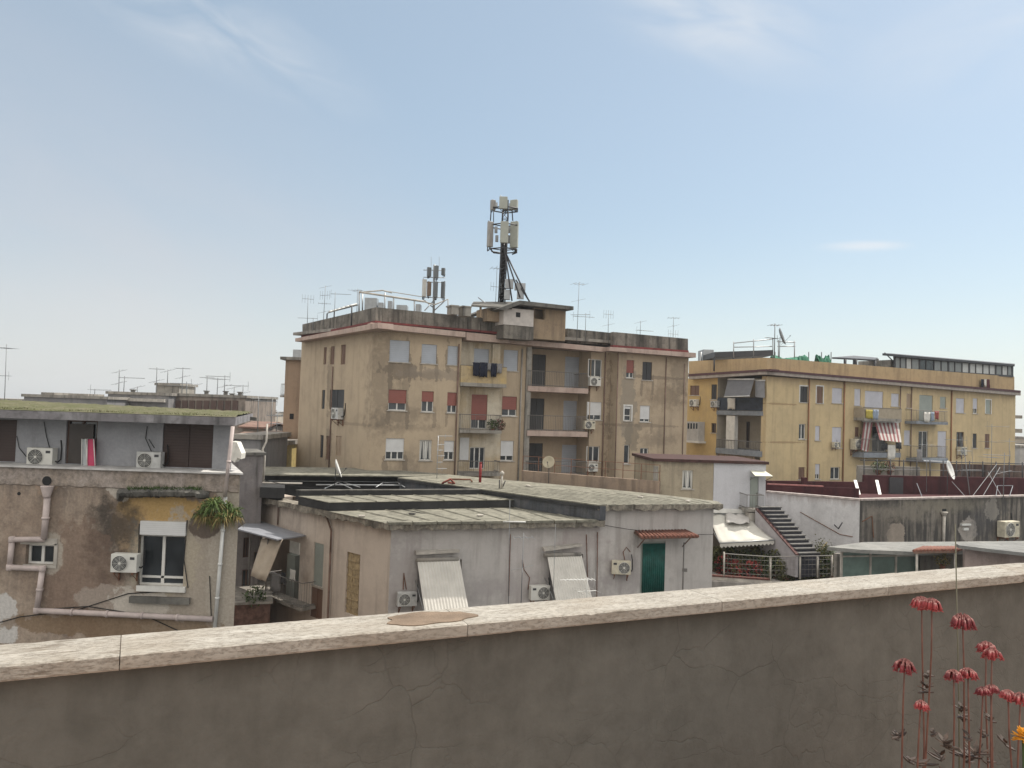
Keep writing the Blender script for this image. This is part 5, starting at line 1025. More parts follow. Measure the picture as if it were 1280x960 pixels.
# blinds
blind = slats('ribbed_sun_blind', (.44, .42, .38), .11, .7, .82, 0)
def sunblind(pl, head, top, bot, out, label, skew=0):
    """head box px rect; cloth from row `top` on the wall to row `bot` standing `out` metres off it"""
    u0, u1, z0, z1 = pl.rect(*head, .25); t = thing('sun_blind', label, 'awning', pl.pt((u0 + u1) / 2, z0, .1), 'ribbed sun blinds on the low white house')
    m = MB(); m.prism([pl.pt(u0, z1 - .06, .30), pl.pt(u1, z1 + skew, .30), pl.pt(u1, z1 - .1 + skew, .30), pl.pt(u0, z1 - .16, .30)], [pl.pt(u0, z1, .01), pl.pt(u1, z1 + skew, .01), pl.pt(u1, z1 - .1 + skew, .01), pl.pt(u0, z1 - .10, .01)]); m.build('canopy_board', M['stone_sill'], t)
    m = MB(); m.tube(pl.pt(u0 + .02, z0 + .08, .22), pl.pt(u1 - .02, z0 + .08, .22), .09, 10); m.build('roller', M['concrete'], t)
    A = pl.hit(top[0], top[1], .24); B_ = pl.hit(top[2], top[3], .24); Cc = pl.hit(bot[2], bot[3], out); Dd = pl.hit(bot[0], bot[1], out)
    vs = []; nx, ny = 28, 8
    for j in range(ny + 1):
        f_ = j / ny
        for i in range(nx + 1):
            g_ = i / nx; a = (A[0] * (1 - g_) + B_[0] * g_) * (1 - f_) + (Dd[0] * (1 - g_) + Cc[0] * g_) * f_; z = (A[1] * (1 - g_) + B_[1] * g_) * (1 - f_) + (Dd[1] * (1 - g_) + Cc[1] * g_) * f_
            vs.append(pl.pt(a, z, .24 + (out - .24) * f_ + (.018 if i % 2 else 0) + .05 * math.sin(math.pi * f_) * -1))
    m = MB(); m.add(vs, [[j * (nx + 1) + i, j * (nx + 1) + i + 1, (j + 1) * (nx + 1) + i + 1, (j + 1) * (nx + 1) + i] for j in range(ny) for i in range(nx)]); o = m.build('cloth', plain('pale_blind_cloth', (.58, .555, .51), .8, var=.1, vs=2), t); s_ = o.modifiers.new('s', 'SOLIDIFY'); s_.thickness = .01
    for q, w_ in ((A, Dd), (B_, Cc)): m = MB(); m.tube(pl.pt(q[0], w_[1] + 1.2, .02), pl.pt(w_[0], w_[1], out - .03), .018, 5); m.build('arm', M['metal'], t)
    m = MB(); m.tube(pl.pt(Dd[0], Dd[1], out), pl.pt(Cc[0], Cc[1], out), .03, 6); m.build('bottom_rail', M['metal'], t)
sunblind(CR, (520, 688, 574, 702), (521.5, 701, 574.5, 699), (532, 772, 588, 772), 1.35, 'pale ribbed sun blind left on the white wall beside a low air conditioner')
sunblind(CR, (680, 684, 727, 696), (684, 695, 727, 693), (698, 765, 745, 765), 1.2, 'pale sun blind right on the white wall with a tilted head board', .12)
ac(CR, 498, 739.5, 520.5, 758, 0, 'air conditioner unit left of the left sun blind on the white wall')
ac(CR, 664, 731, 686.5, 750, 0, 'air conditioner unit left of the right sun blind on the white wall', True)
ac(CR, 768, 701.5, 790, 718, 0, 'air conditioner unit on a rusty bracket left of the dark green door', True, -.35)
m = MB()
for pts in ([(660, 737), (662, 722), (655, 712), (653, 700)], [(781, 700), (779, 690), (783, 684), (788, 690)], [(504, 737), (505, 716)], [(747, 665), (746, 750)], [(733, 668), (735, 745)], [(638, 668), (636, 745)], [(508, 737), (505, 718)]): m.path(pxpath(CR, pts, .05), .018, 4)
K.part(m, 'wall_cable', M['rust'])
# tiled canopy over the green door
t = thing('door_canopy', 'small red tiled canopy over the dark green door', 'canopy', CR.pt(*CR.hit(828, 670, 0), 0)); u0 = CR.hit(796, 668, .1)[0]; u1 = CR.hit(857, 670, .1)[0]; za = CR.hit(826, 664.5, .05)[1]; zb_ = CR.hit(826, 672, 1.0)[1]
m = MB(); m.prism([CR.pt(u0 - .1, za, 0), CR.pt(u1, za, 0), CR.pt(u1 + .1, zb_, 1.0), CR.pt(u0 - .25, zb_, 1.0)], [p - Vector((0, 0, .06)) for p in (CR.pt(u0 - .1, za, 0), CR.pt(u1, za, 0), CR.pt(u1 + .1, zb_, 1.0), CR.pt(u0 - .25, zb_, 1.0))]); m.build('board', M['pipe_brown'], t)
m = MB(); n = 15
for k in range(n + 1):
    f_ = k / n; m.tube(CR.pt(u0 + (u1 - u0) * f_, za + .04, .0), CR.pt(u0 - .2 + (u1 - u0 + .28) * f_, zb_ + .03, 1.06), .065, 6)
m.build('tiles', M['terracotta'], t)
for u in (u0 + .1, u1 - .1): m = MB(); m.tube(CR.pt(u, zb_ + .02, .85), CR.pt(u, za - .7, .02), .025, 5); m.build('bracket', M['rust'], t)
m = MB(); p = CR.hit(855, 678, .3); m.tube(CR.pt(p[0], p[1], .3), CR.pt(p[0], CR.hit(855, 760, .3)[1], .3), .03, 6); q = CR.hit(855, 713, .3); m.box(CR.pt(*q, .3).x - .07, CR.pt(*q, .3).x + .14, CR.pt(*q, .3).y - .05, CR.pt(*q, .3).y + .05, q[1] - .06, q[1] + .08); tag(m.build('pole', M['rail']), 'thin pole right of the dark green door', 'pole')
u0, u1, z0, z1 = CR.rect(802, 679, 830, 741, -.1); m = MB(); n = 34
for k in range(n): u = u0 + (u1 - u0) * (k + .5) / n; m.tube(CR.pt(u, z1, -.02), CR.pt(u, z0, -.02 + .01 * math.sin(k * 2)), .026, 5)
o = m.build('door_curtain', plain('dark_teal_strips', (.008, .075, .062), .5, var=.3, vs=4)); tag(o, 'dark teal strip curtain hanging in the doorway under the tiled canopy', 'curtain')
# canopy, cloth and balcony at the left side
t = thing('side_canopy', 'grey sheet canopy on the left side of the low house', 'canopy', CL.pt(*CL.hit(345, 660, 0), 0))
q = [at(297, 661, 37.6), at(316, 648, 40.8), at(382, 669, 37.6), at(346, 674, 35.6)]; m = MB(); m.slab(q, .06); m.build('sheet', plain('blue_grey_sheet', (.24, .25, .28), .5, var=.15, vs=2), t)
for x, y, D_ in ((313, 672, 38.5), (335, 674, 36.4)): m = MB(); p = at(x, y, D_); m.tube(p, p - Vector((0, 0, 2.3)), .04, 6); m.build('post', M['rail'], t)
q = [at(327, 674, 36.8), at(354, 674, 36.0), at(332, 727, 35.6), at(313.5, 720, 36.2)]; m = MB(); vs = []
for j in range(7):
    for i in range(9): p = q[0].lerp(q[1], i / 8).lerp(q[3].lerp(q[2], i / 8), j / 6); vs.append(p + Vector((0, .05 * math.sin(i * 1.3 + j), .0)))
m.add(vs, [[j * 9 + i, j * 9 + i + 1, (j + 1) * 9 + i + 1, (j + 1) * 9 + i] for j in range(6) for i in range(8)], True); o = m.build('hanging_cloth', plain('beige_awning_cloth', (.42, .36, .29), .9, var=.1)); s_ = o.modifiers.new('s', 'SOLIDIFY'); s_.thickness = .02; tag(o, 'beige cloth hanging at a slant beneath the grey sheet canopy', 'cloth')
balcony(K, CL, 332, 376, 752, 756, 722, 0, .75, mat=M['concrete'])
m = MB(); m.pxbox(CL, 358, 693, 368, 750, -1.2, -.9); K.part(m, 'inner_door', M['sh_green'])
m = MB(); m.pxbox(CL, 362, 676, 374, 692, -.4, -.1); K.part(m, 'wall_cupboard', M['ac_white'])
laundry(CL, .5, [(340, 716, 350, 738, gryc), (351, 716, 357, 730, dkg), (362, 712, 370, 726, whc)], 'grey and white cloths on the dark side balcony of the low house', seed=4)
# clutter building deep in the gap
G = Bld('rear_house', 'dark house with brick parapet glimpsed in the narrow gap beside the peeling house', at(300, 760, 44), 'house')
q = Pl(z2d(at(290, 700, 46)), z2d(at(345, 700, 46)))
fg = Fac(G, q); fg.win(304, 676, 311, 697, 'df'); fg.win(303, 712, 313, 752, 'df')
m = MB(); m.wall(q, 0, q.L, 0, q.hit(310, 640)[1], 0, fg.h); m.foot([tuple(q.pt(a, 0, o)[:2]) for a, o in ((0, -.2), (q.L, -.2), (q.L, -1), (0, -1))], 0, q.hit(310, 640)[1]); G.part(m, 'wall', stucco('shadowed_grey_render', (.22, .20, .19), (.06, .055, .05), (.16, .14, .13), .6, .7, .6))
q2 = Pl(z2d(at(290, 760, 36)), z2d(at(338, 755, 36.5))); m = MB(); m.pbox(q2, 0, q2.L, 0, q2.hit(315, 755)[1], -5, 0); G.part(m, 'brick_block', plain('dark_brick', (.12, .07, .055), .9, var=.4, vs=5)); m = MB(); m.pbox(q2, -.1, q2.L + .1, q2.hit(315, 755)[1], q2.hit(315, 752)[1], -5.1, .1); G.part(m, 'coping', M['concrete'])
bush(at(318, 746, 36.5), .55, 300, 'dark potted shrub on the brick block in the gap', [M['green'], g3], 41, leaf=.13)
# grey tall wall between peeling house and low house
GW = Pl(z2d(at(297, 600, 39)), z2d(at(328, 600, 39.5)))
G2 = Bld('grey_tower_house', 'narrow grey stained block right behind the end of the peeling house', GW.pt(0, 0, 0), 'building')
gst = stucco('streaked_grey_render', (.20, .185, .185), (.06, .055, .052), (.27, .245, .235), .9, .7, .6)
fgw = Fac(G2, GW); fgw.win(304, 672, 311, 697, 'df', sill=False); fgw.win(302, 712, 313, 754, 'df', sill=False); fgw.win(317, 690, 326, 720, 'df', sill=False)
m = MB(); zt_ = GW.hit(315, 569)[1]; m.wall(GW, -2, GW.L, 0, zt_, 0, fgw.h); m.foot([tuple(GW.pt(a, 0, o)[:2]) for a, o in ((-2, -.2), (GW.L, -.2), (GW.L - .2, -3), (-2, -3))], 0, zt_); G2.part(m, 'wall', gst)
m = MB(); m.pbox(GW, -2.1, GW.L + .12, zt_, zt_ + .14, -3.1, .12); G2.part(m, 'coping', M['dark_concrete'])
m = MB(); a = at(331, 556, 42); m.path([at(329, 610, 42), at(331, 570, 42), at(328, 562, 42), at(333, 552, 42), at(334, 530, 42)], .05, 6); tag(m.build('flue_pipe', M['stone_sill']), 'pale crooked flue pipe rising between the roofs left of the brown building', 'pipe')
# loose things lying on the pale sheets of the low house
rd = random.Random(55)
spots_ = [(452, 646, zA, 'brick lying near the corner of the front roof sheets'), (515, 643, zA, 'dark brick lying in the middle of the front roof sheets'), (600, 645, zA, 'brick lying above the gap between the two sun blinds'), (722, 605, zH, 'dark brick on the high pale roof left part'), (800, 622, zH, 'brick on the high pale roof above the green door'), (660, 608, zH, 'brick near the vent pipe on the high pale roof'), (860, 627, zH, 'brick near the right corner of the high pale roof')]
for x, y, z, lab in spots_:
    p = atz(x, y, z + .02); a = rd.uniform(0, 3); d = Vector((math.cos(a), math.sin(a), 0)) * .14; s = Vector((-d.y, d.x, 0)) * .5; q = [p - d - s, p + d - s, p + d + s, p - d + s]
    m = MB(); m.prism([v + Vector((0, 0, .07)) for v in q], q); o = m.build('brick', M['dark_concrete'] if 'dark' in lab else M['stone_sill']); bv = o.modifiers.new('b', 'BEVEL'); bv.width = .01; tag(o, lab, 'brick', 'bricks weighing down the roof sheets')
cable([at(330, 600, 41), at(420, 611, 39.5), at(520, 640, 36), at(640, 651, 34.5)], .12, 'black cable lying across the roofs of the low house', .018)
# ================================================================ white stair house, maroon terrace
FP = Pl(z2d(at(818, 600, 43)), z2d(at(957, 600, 43.4)))
Fh = Bld('stair_house', 'small beige and white rooftop house with thin red roof line', FP.pt(0, 0, 0), 'house')
zt_ = (FP.hit(820, 577)[1] + FP.hit(955, 581)[1]) / 2; zt_ = FP.hit(890, 578.5)[1]
ff = Fac(Fh, FP); uw = FP.hit(892, 600)[0]
ff.win(853, 588, 866, 611, 'cu', n=2); n1 = len(ff.h); 
m = MB(); m.wall(FP, 0, uw - .01, 0, zt_, 0, ff.h); m.foot([tuple(FP.pt(a, 0, o)[:2]) for a, o in ((0, -.17), (uw - .01, -.17), (uw - .01, -5), (0, -5))], 0, zt_); Fh.part(m, 'beige_wall', stucco('dusty_beige_render', (.36, .31, .23), (.15, .125, .10), (.28, .24, .18), .6, .7, .5, topz=ZC - 2.3, topd=.4))
fw2 = Fac(Fh, FP); fw2.door(937, 596, 948, 640, 'gn', name='door')
m = MB(); m.wall(FP, uw, FP.L, 0, zt_, .02, fw2.h); m.foot([tuple(FP.pt(a, 0, o)[:2]) for a, o in ((uw, -.15), (FP.L, -.15), (FP.L, -5), (uw, -5))], 0, zt_); Fh.part(m, 'white_wall', stucco('clean_white_render', (.50, .50, .53), (.33, .33, .34), (.46, .46, .48), .2, .3, .5, bs=.15))
m = MB(); m.pbox(FP, -.15, FP.L + .1, zt_, zt_ + .15, -5.1, .18); Fh.part(m, 'roof', plain('dark_red_roof_edge', (.055, .026, .023), .8, var=.3))
m = MB(); m.pxbox(FP, 817, 583, 822, 632, -.02, .15); Fh.part(m, 'corner_post', M['concrete'])
m = MB(); m.pxbox(FP, 892, 637, 935, 641.5, 0, .5); Fh.part(m, 'ledge', M['white_frame'])
balcony(Fh, FP, 933, 956, 637, 640, 619, .02, 1.2)
m = MB(); m.pxbox(FP, 936, 641, 955, 652, .0, 1.1); Fh.part(m, 'landing_base', M['stone_sill'])
# small sunlit canopy above the door
t = thing('door_canopy', 'small pale sunlit canopy over the green framed rooftop door', 'canopy', FP.pt(*FP.hit(950, 590, .1), .1)); a0, a1 = FP.hit(938, 588, .04), FP.hit(957, 589, .04); b0, b1 = FP.hit(944, 594.5, 1.0), FP.hit(966, 595, 1.0)
m = MB(); pts = [FP.pt(*a0, .04), FP.pt(*a1, .04), FP.pt(b1[0], b1[1], 1.0), FP.pt(b0[0], b0[1], 1.0)]; m.slab(pts, .03); m.build('sheet', plain('cream_canopy', (.62, .62, .52), .6), t)
for p, w_ in ((pts[3], pts[0]), (pts[2], pts[1])): m = MB(); m.tube(p - Vector((0, 0, .05)), w_ - Vector((0, 0, .5)), .02, 4); m.build('arm', M['rail'], t)
# stairs going down to the right
S0 = at(957, 632, 42.4); zS = S0.z; zb = at(1010, 694, 39.2).z; T0 = at(960, 640, 42.2); T1 = at(1012, 693, 39.0)
d_ = Vector((T1.x - T0.x, T1.y - T0.y, 0)); run = d_.length; d_.normalize(); s_ = Vector((-d_.y, d_.x, 0)); top = Vector((T0.x, T0.y, 0)); ns = 12; drop = (zS - zb)
t = thing('outdoor_staircase', 'concrete staircase with dark steps descending along the white wall', 'stairs', Vector((T0.x, T0.y, zb))); st1 = plain('step_concrete', (.13, .125, .12), .8, var=.3, vs=5); st2 = plain('dark_step_riser', (.035, .035, .045), .7, var=.3)
w2 = .62
m = MB(); m2 = MB()
for k in range(ns):
    p0 = top + d_ * (run * k / ns); p1 = top + d_ * (run * (k + 1) / ns); z = zS - drop * k / ns
    m.prism([(p0 + s_ * w2) + Vector((0, 0, z)), (p1 + d_ * .05 + s_ * w2) + Vector((0, 0, z)), (p1 + d_ * .05 - s_ * w2) + Vector((0, 0, z)), (p0 - s_ * w2) + Vector((0, 0, z))], [q_ - Vector((0, 0, .05)) for q_ in ((p0 + s_ * w2) + Vector((0, 0, z)), (p1 + d_ * .05 + s_ * w2) + Vector((0, 0, z)), (p1 + d_ * .05 - s_ * w2) + Vector((0, 0, z)), (p0 - s_ * w2) + Vector((0, 0, z)))])
    zt2 = z - .071; m2.prism([(p0 + s_ * w2 * .98) + Vector((0, 0, zt2)), (p1 + s_ * w2 * .98) + Vector((0, 0, zt2)), (p1 - s_ * w2 * .98) + Vector((0, 0, zt2)), (p0 - s_ * w2 * .98) + Vector((0, 0, zt2))], [Vector((q_.x, q_.y, zb - 1)) for q_ in (p0 + s_ * w2 * .98, p1 + s_ * w2 * .98, p1 - s_ * w2 * .98, p0 - s_ * w2 * .98)])
m.build('tread', st1, t); m2.build('riser', st2, t)
wA, wB = top - s_ * (w2 + .16), top + d_ * run - s_ * (w2 + .16)
m = MB(); q = [wA + Vector((0, 0, zS - .15)), wB + Vector((0, 0, zb + .05)), wB + Vector((0, 0, zb - 1)), wA + Vector((0, 0, zb - 1))]; m.prism(q, [p + s_ * .14 for p in q]); m.build('side_wall', plain('grey_side_wall', (.33, .31, .32), .8, var=.15), t)
m = MB(); q = [wA + Vector((0, 0, zS - .10)), wB + Vector((0, 0, zb + .10))]; m.prism([q[0], q[1], q[1] - Vector((0, 0, .09)), q[0] - Vector((0, 0, .09))], [p + s_ * .16 for p in (q[0], q[1], q[1] - Vector((0, 0, .09)), q[0] - Vector((0, 0, .09)))]); m.build('red_edge', plain('red_brown_edge', (.085, .038, .035), .8), t)
# white wall behind the stairs
ZW = ZC - 4.02
w0, w1, w2_ = atz(957, 613.5, ZW), atz(1075, 623.5, ZW), atz(1300, 618.5, ZW)
WW = Pl(z2d(w0), z2d(w1)); WD = Pl(z2d(w1), z2d(w2_))
Tm = Bld('terrace_house', 'long house with maroon roof terrace, one white end wall and blackened front', (w1.x, w1.y, 0), 'house')
m = MB(); m.pbox(WW, 0, WW.L - .003, 0, ZW - .1, -.3, 0); Tm.part(m, 'white_wall', stucco('bluish_white_render', (.56, .55, .555), (.24, .23, .24), (.42, .41, .41), .35, .5, .5, topz=ZW - .1, topd=.35, topc=(.33, .29, .28), bs=.2))
aw = stucco('blackened_front_render', (.25, .225, .195), (.055, .052, .05), (.14, .125, .11), .95, .8, .7, (.40, .58), topz=ZW, topc=(.06, .055, .05), topd=.7, sthr=(.42, .58), sfreq=2.2, bs=.6,
            blobs=bl_(WD, 0, (1120, 668, .62, .75, (.33, .28, .235), .35, .85), (1118, 650, .6, .22, (.05, .045, .04), .5, .8), (1100, 655, 1.0, .8, (.16, .14, .12), 1, .5), (1135, 640, 2.0, .5, (.27, .24, .20), .9, .5), (1210, 662, .7, .7, (.36, .33, .30), .4, .8), (1235, 650, 1.4, 1.0, (.07, .07, .075), 1, .6), (1180, 632, 2.6, .35, (.22, .20, .16), .9, .6), (1240, 635, .5, .6, (.30, .28, .25), .8, .5)))
m = MB(); m.pbox(WD, 0, WD.L, 0, ZW - .1, -.3, 0); Tm.part(m, 'stained_wall', aw)
m = MB(); m.pbox(WW, -.0, WW.L, ZW - .098, ZW, -.34, .05); m.pbox(WD, .052, WD.L, ZW - .098, ZW - .003, -.34, .05); Tm.part(m, 'coping', plain('pale_pinkish_coping', (.36, .31, .29), .8, var=.35, vs=4))
mar = stucco('maroon_terrace_paint', (.062, .020, .023), (.022, .012, .014), (.09, .035, .037), .6, .7, .7, (.42, .62), bs=.2)
Pb = [atz(955, 606, ZW - .25), atz(1280, 612, ZW - .25)]
m = MB(); q = [WW.pt(0, ZW - .45, -.3), WW.pt(WW.L, ZW - .45, -.3), WD.pt(WD.L, ZW - .45, -.3), WD.pt(WD.L, ZW - .45, -9), WW.pt(0, ZW - .45, -7)]; m.slab(q, .25); Tm.part(m, 'terrace_floor', mar)
bA, bB, bC = at(956, 612, 49), at(1080, 615, 50.5), at(1300, 620, 53)
def wallseg(a, b_, z0, z1, th=.2):
    m = MB(); pl = Pl(z2d(a), z2d(b_)); m.pbox(pl, 0, pl.L, z0, z1, -th, 0); return m, pl
m, p1 = wallseg(bA, bB, ZW - 1.2, at(1010, 601.5, 49.7).z); Tm.part(m, 'maroon_parapet', mar)
m, p2 = wallseg(bB, bC, ZW - 1.2, at(1120, 594.5, 51).z); Tm.part(m, 'maroon_parapet', mar)
m, p3 = wallseg(at(957, 612, 46), at(1074, 612, 45.5), ZW - .5, at(1010, 607.5, 46).z, .1); Tm.part(m, 'low_maroon_kerb', mar)
m = MB(); m.pbox(p3, .1, p3.L * .62, at(1010, 607.5, 46).z, at(1010, 606, 46).z, -.12, .02); Tm.part(m, 'kerb_cap', plain('dull_pink_cap', (.30, .13, .12), .8, var=.3))
m = MB(); m.pxbox(p2, 1112, 597, 1129, 625, 0, .08); Tm.part(m, 'dark_door', M['dark_metal'])
m = MB(); 
m.pxbox(p1, 1004, 597, 1009, 612, 0, .25); Tm.part(m, 'parapet_pier', mar)
for x0, x1, lab in ((1069, 1074, 'left of two white boards leaning on the maroon terrace wall'), (1096, 1100, 'right of two white boards leaning on the maroon terrace wall')):
    a, b_ = at(x0, 600, 48.5), at(x1, 618, 47.5); m = MB(); m.prism([a + Vector((-.09, 0, 0)), a + Vector((.09, 0, 0)), b_ + Vector((.09, 0, 0)), b_ + Vector((-.09, 0, 0))], [p + Vector((0, .04, 0)) for p in (a + Vector((-.09, 0, 0)), a + Vector((.09, 0, 0)), b_ + Vector((.09, 0, 0)), b_ + Vector((-.09, 0, 0)))]); tag(m.build('leaning_board', M['white_metal']), lab, 'board', 'white boards on the maroon terrace')
# fence and clutter behind the terrace
t = thing('terrace_railing', 'long dark railing with posts along the back of the maroon terrace', 'railing', at(1075, 600, 53)); m = MB(); m.path([at(1075, 575, 53), at(1285, 580, 55)], .035, 5); m.path([at(1075, 586, 53), at(1285, 590, 55)], .02, 4); m.build('rail', M['dark_metal'], t)
for k in range(13): x = 1080 + k * 16.5; D_ = 53 + k * .15; m = MB(); m.tube(at(x, 573.5 + k * .35, D_), at(x, 606, D_), .04, 5); m.build('post', M['dark_metal'], t)
dk_ = stucco('burnt_wall', (.10, .065, .055), (.025, .02, .02), (.17, .13, .11), .9, .7, 1)
m, p4 = wallseg(at(1178, 590, 56), at(1290, 592, 58), ZW - 4, at(1230, 580.5, 57).z); tag(m.build('boundary_wall', dk_), 'dark sooty low wall behind the dish at the right', 'wall')
m, p5 = wallseg(at(1072, 600, 57), at(1150, 600, 57.5), ZW - 5, at(1110, 583, 57).z); tag(m.build('boundary_wall', M['concrete']), 'greyish low wall under the striped awning building', 'wall')
bush(at(1098, 583, 56.5), .5, 260, 'small potted plant on the grey wall below the striped awning', [g3, M['green']], 51, leaf=.13)
bush(at(1112, 584, 56.5), .45, 220, 'smaller potted plant right of another on the grey wall below the striped awning', [g3, rdp], 52, leaf=.13)
dish(1186, 588, 47.5, .58, 'white oval satellite dish turned aside on the maroon terrace edge', az=.85, el=.3, ybase=622, xb=1187)
aerial(1213, 622, 560, 46.5, 'tall thin aerial leaning on guy wires over the maroon terrace', ('z', 'y'), 61, r=.025, xt=1205)
aerial(1254, 621, 566, 46.8, 'aerial on a tripod near the right edge of the maroon terrace', ('y', 'x'), 62, r=.025)
aerial(1158, 612, 552, 49, 'thin aerial pole standing left of the white oval dish', ('v',), 63, r=.02)
aerial(1239, 600, 530, 55.5, 'tall two-level aerial in front of the yellow building right part', ('y', 'v', 'v'), 64, r=.02, es=1.2)
aerial(1202, 606, 546, 55, 'aerial with a long low boom in front of the yellow building', ('y',), 65, r=.02)
aerial(1216, 606, 548, 55.2, 'bare thin pole between two aerials in front of the yellow building', ('',), 66, r=.015, name='pole', group=None)
aerial(1262, 600, 548, 55.6, 'aerial with red tinged short boom near the corner of the yellow building', ('v',), 67, r=.02)
m = MB()
for a, c in (((1190, 602), (1207, 621)), ((1246, 580), (1215, 621)), ((1250, 584), (1228, 621)), ((1235, 590), (1252, 620)), ((1247, 607), (1266, 607)), ((1247, 607), (1245, 620)), ((1266, 607), (1262, 620)), ((1146, 604), (1153, 622))): m.path([at(*a, 47.5), at(*c, 46.4)], .02, 4)
tag(m.build('guy_wires', M['metal']), 'slanting guy wires and thin frames over the maroon terrace', 'wire')
# details of the blackened front
vp = MB(); q = WD.hit(1180, 644, .1); vp.tube(WD.pt(q[0], q[1], .1), WD.pt(q[0], WD.hit(1180, 685, .1)[1], .1), .08, 8); vp.lathe(WD.pt(q[0], q[1] - .05, .1), (0, 0, 1), [(0, .08), (.2, .2), (.24, .2)], 10); Tm.part(vp, 'drain_pipe', M['stone_sill'])
m = MB(); m.pxbox(WD, 1178, 636, 1183, 641, -.01, .02); Tm.part(m, 'overflow_hole', M['black'])
m = MB(); m.pxbox(WD, 1203, 655, 1214, 657, 0, .15); m.pxbox(WD, 1205, 660, 1211, 663, 0, .1); Tm.part(m, 'wall_shelf', M['white_metal'])
ac(WD, 1250, 653, 1270, 671, 0, 'pale air conditioner unit on the blackened wall at the far right')
m = MB(); m.path(pxpath(WD, [(1078, 652), (1090, 645), (1092, 672)], .05), .03, 4); m.path(pxpath(WW, [(1000, 640), (1050, 668), (1066, 671)], .04), .02, 4); Tm.part(m, 'wall_cable', M['rust'])
t = thing('wall_aerial', 'little dark aerial fixed to the white stair wall', 'aerial', WW.pt(*WW.hit(1047, 658, .2), .2)); m = MB(); m.path([WW.pt(*WW.hit(1043, 656, .1), .1), WW.pt(*WW.hit(1048, 661, .3), .3), WW.pt(*WW.hit(1053, 653, .3), .3)], .035, 5); m.build('boom', M['dark_metal'], t)
# ---------------------------------------------------------------- awning terrace beside the stairs
t = thing('large_awning', 'large white awning over the plant terrace below the rooftop house', 'awning', at(915, 645, 42))
AWD = 42.9
q = [at(886, 642, AWD), at(935, 643, AWD), at(968, 675, 40.3), at(900, 679, 40.0)]
m = MB(); vs = []
for j in range(9):
    for i in range(13): vs.append(q[0].lerp(q[1], i / 12).lerp(q[3].lerp(q[2], i / 12), j / 8) + Vector((0, 0, -.04 * math.sin(i * math.pi / 2) - .10 * math.sin(math.pi * j / 8))))
m.add(vs, [[j * 13 + i, j * 13 + i + 1, (j + 1) * 13 + i + 1, (j + 1) * 13 + i] for j in range(8) for i in range(12)], True); awc = plain('white_awning_cloth', (.50, .485, .445), .8, var=.08, vs=1.5); o = m.build('cloth', awc, t); s2 = o.modifiers.new('s', 'SOLIDIFY'); s2.thickness = .015
m = MB(); n = 14
for k in range(n):
    a, b_ = q[3].lerp(q[2], k / n), q[3].lerp(q[2], (k + 1) / n); c = a.lerp(b_, .5); m.prism([a, b_, b_ - Vector((0, 0, .16)), c - Vector((0, 0, .25)), a - Vector((0, 0, .16))], [p + Vector((0, .01, 0)) for p in (a, b_, b_ - Vector((0, 0, .16)), c - Vector((0, 0, .25)), a - Vector((0, 0, .16)))])
m.build('scalloped_valance', awc, t)
m = MB(); m.tube(q[3], q[2], .035, 6); m.tube(q[0], q[1], .07, 8); m.build('rail', M['metal'], t)
for a, b_ in ((q[3], q[0]), (q[2], q[1])): m = MB(); m.tube(a, b_ - Vector((0, 0, .5)), .03, 5); m.build('arm', M['metal'], t)
m = MB(); vs = []; rd = random.Random(9)
for j in range(7):
    for i in range(8):
        u, v = .40 + .52 * i / 7 - .12 * j / 6, .08 + .36 * j / 6 + rd.uniform(-.02, .02); vs.append(q[0].lerp(q[1], u).lerp(q[3].lerp(q[2], u), v) + Vector((0, 0, .10 + rd.uniform(-.05, .07))))
m.add(vs, [[j * 8 + i, j * 8 + i + 1, (j + 1) * 8 + i + 1, (j + 1) * 8 + i] for j in range(6) for i in range(7)], True); o = m.build('crumpled_sheet', plain('crumpled_white_cloth', (.48, .46, .44), .9)); s2 = o.modifiers.new('s', 'SOLIDIFY'); s2.thickness = .02; tag(o, 'crumpled white sheet lying on top of the large awning', 'cloth')
# back wall and floor of that terrace
TZ = at(920, 722, 40).z
Tr = Bld('plant_terrace', 'roof terrace crowded with plants under the large awning', Vector((at(920, 700, 42).x, 42, TZ)), 'terrace')
m = MB(); q = [at(880, 725, 39.0), at(965, 731, 38.6), at(1045, 726, 38.6), at(1060, 700, 43), at(884, 700, 43.3)]; m.foot([z2d(p) for p in q], 0, TZ); Tr.part(m, 'terrace_body', stucco('terrace_render', (.33, .31, .29), (.12, .11, .10), (.26, .24, .22), .5, .6, .5))
pk = Pl(z2d(at(886, 715, 39.2)), z2d(at(962, 727, 38.7))); pk2 = Pl(z2d(at(962, 727, 38.7)), z2d(at(1044, 722, 38.8)))
m = MB(); m.pbox(pk, 0, pk.L, TZ, pk.hit(925, 723, 0)[1], -.15, 0); m.pbox(pk2, 0.0, pk2.L, TZ, pk2.hit(1000, 728, 0)[1], -.15, 0); Tr.part(m, 'low_parapet', M['stone_sill'])
m = MB(); m.pbox(pk, 0, pk.L, pk.hit(925, 723, 0)[1], pk.hit(925, 721, 0)[1], -.18, .03); Tr.part(m, 'brick_edge', plain('brick_edge', (.11, .045, .036), .8, var=.3, vs=6))
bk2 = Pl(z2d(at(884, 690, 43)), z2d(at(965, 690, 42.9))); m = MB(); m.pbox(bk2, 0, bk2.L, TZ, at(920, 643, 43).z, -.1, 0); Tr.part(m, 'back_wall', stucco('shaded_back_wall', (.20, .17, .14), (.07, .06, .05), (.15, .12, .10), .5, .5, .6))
t = thing('fence', 'wire mesh fence with pale posts round the plant terrace', 'fence', at(963, 728, 38.9)); 
for x, y0, y1 in ((963, 696, 727), (1000, 696, 724), (1022, 696, 722), (1040, 694, 720), (905, 690, 720)): m = MB(); m.tube(at(x, y0, 38.8), at(x, y1, 38.8), .045, 6); m.build('post', M['stone_sill'], t)
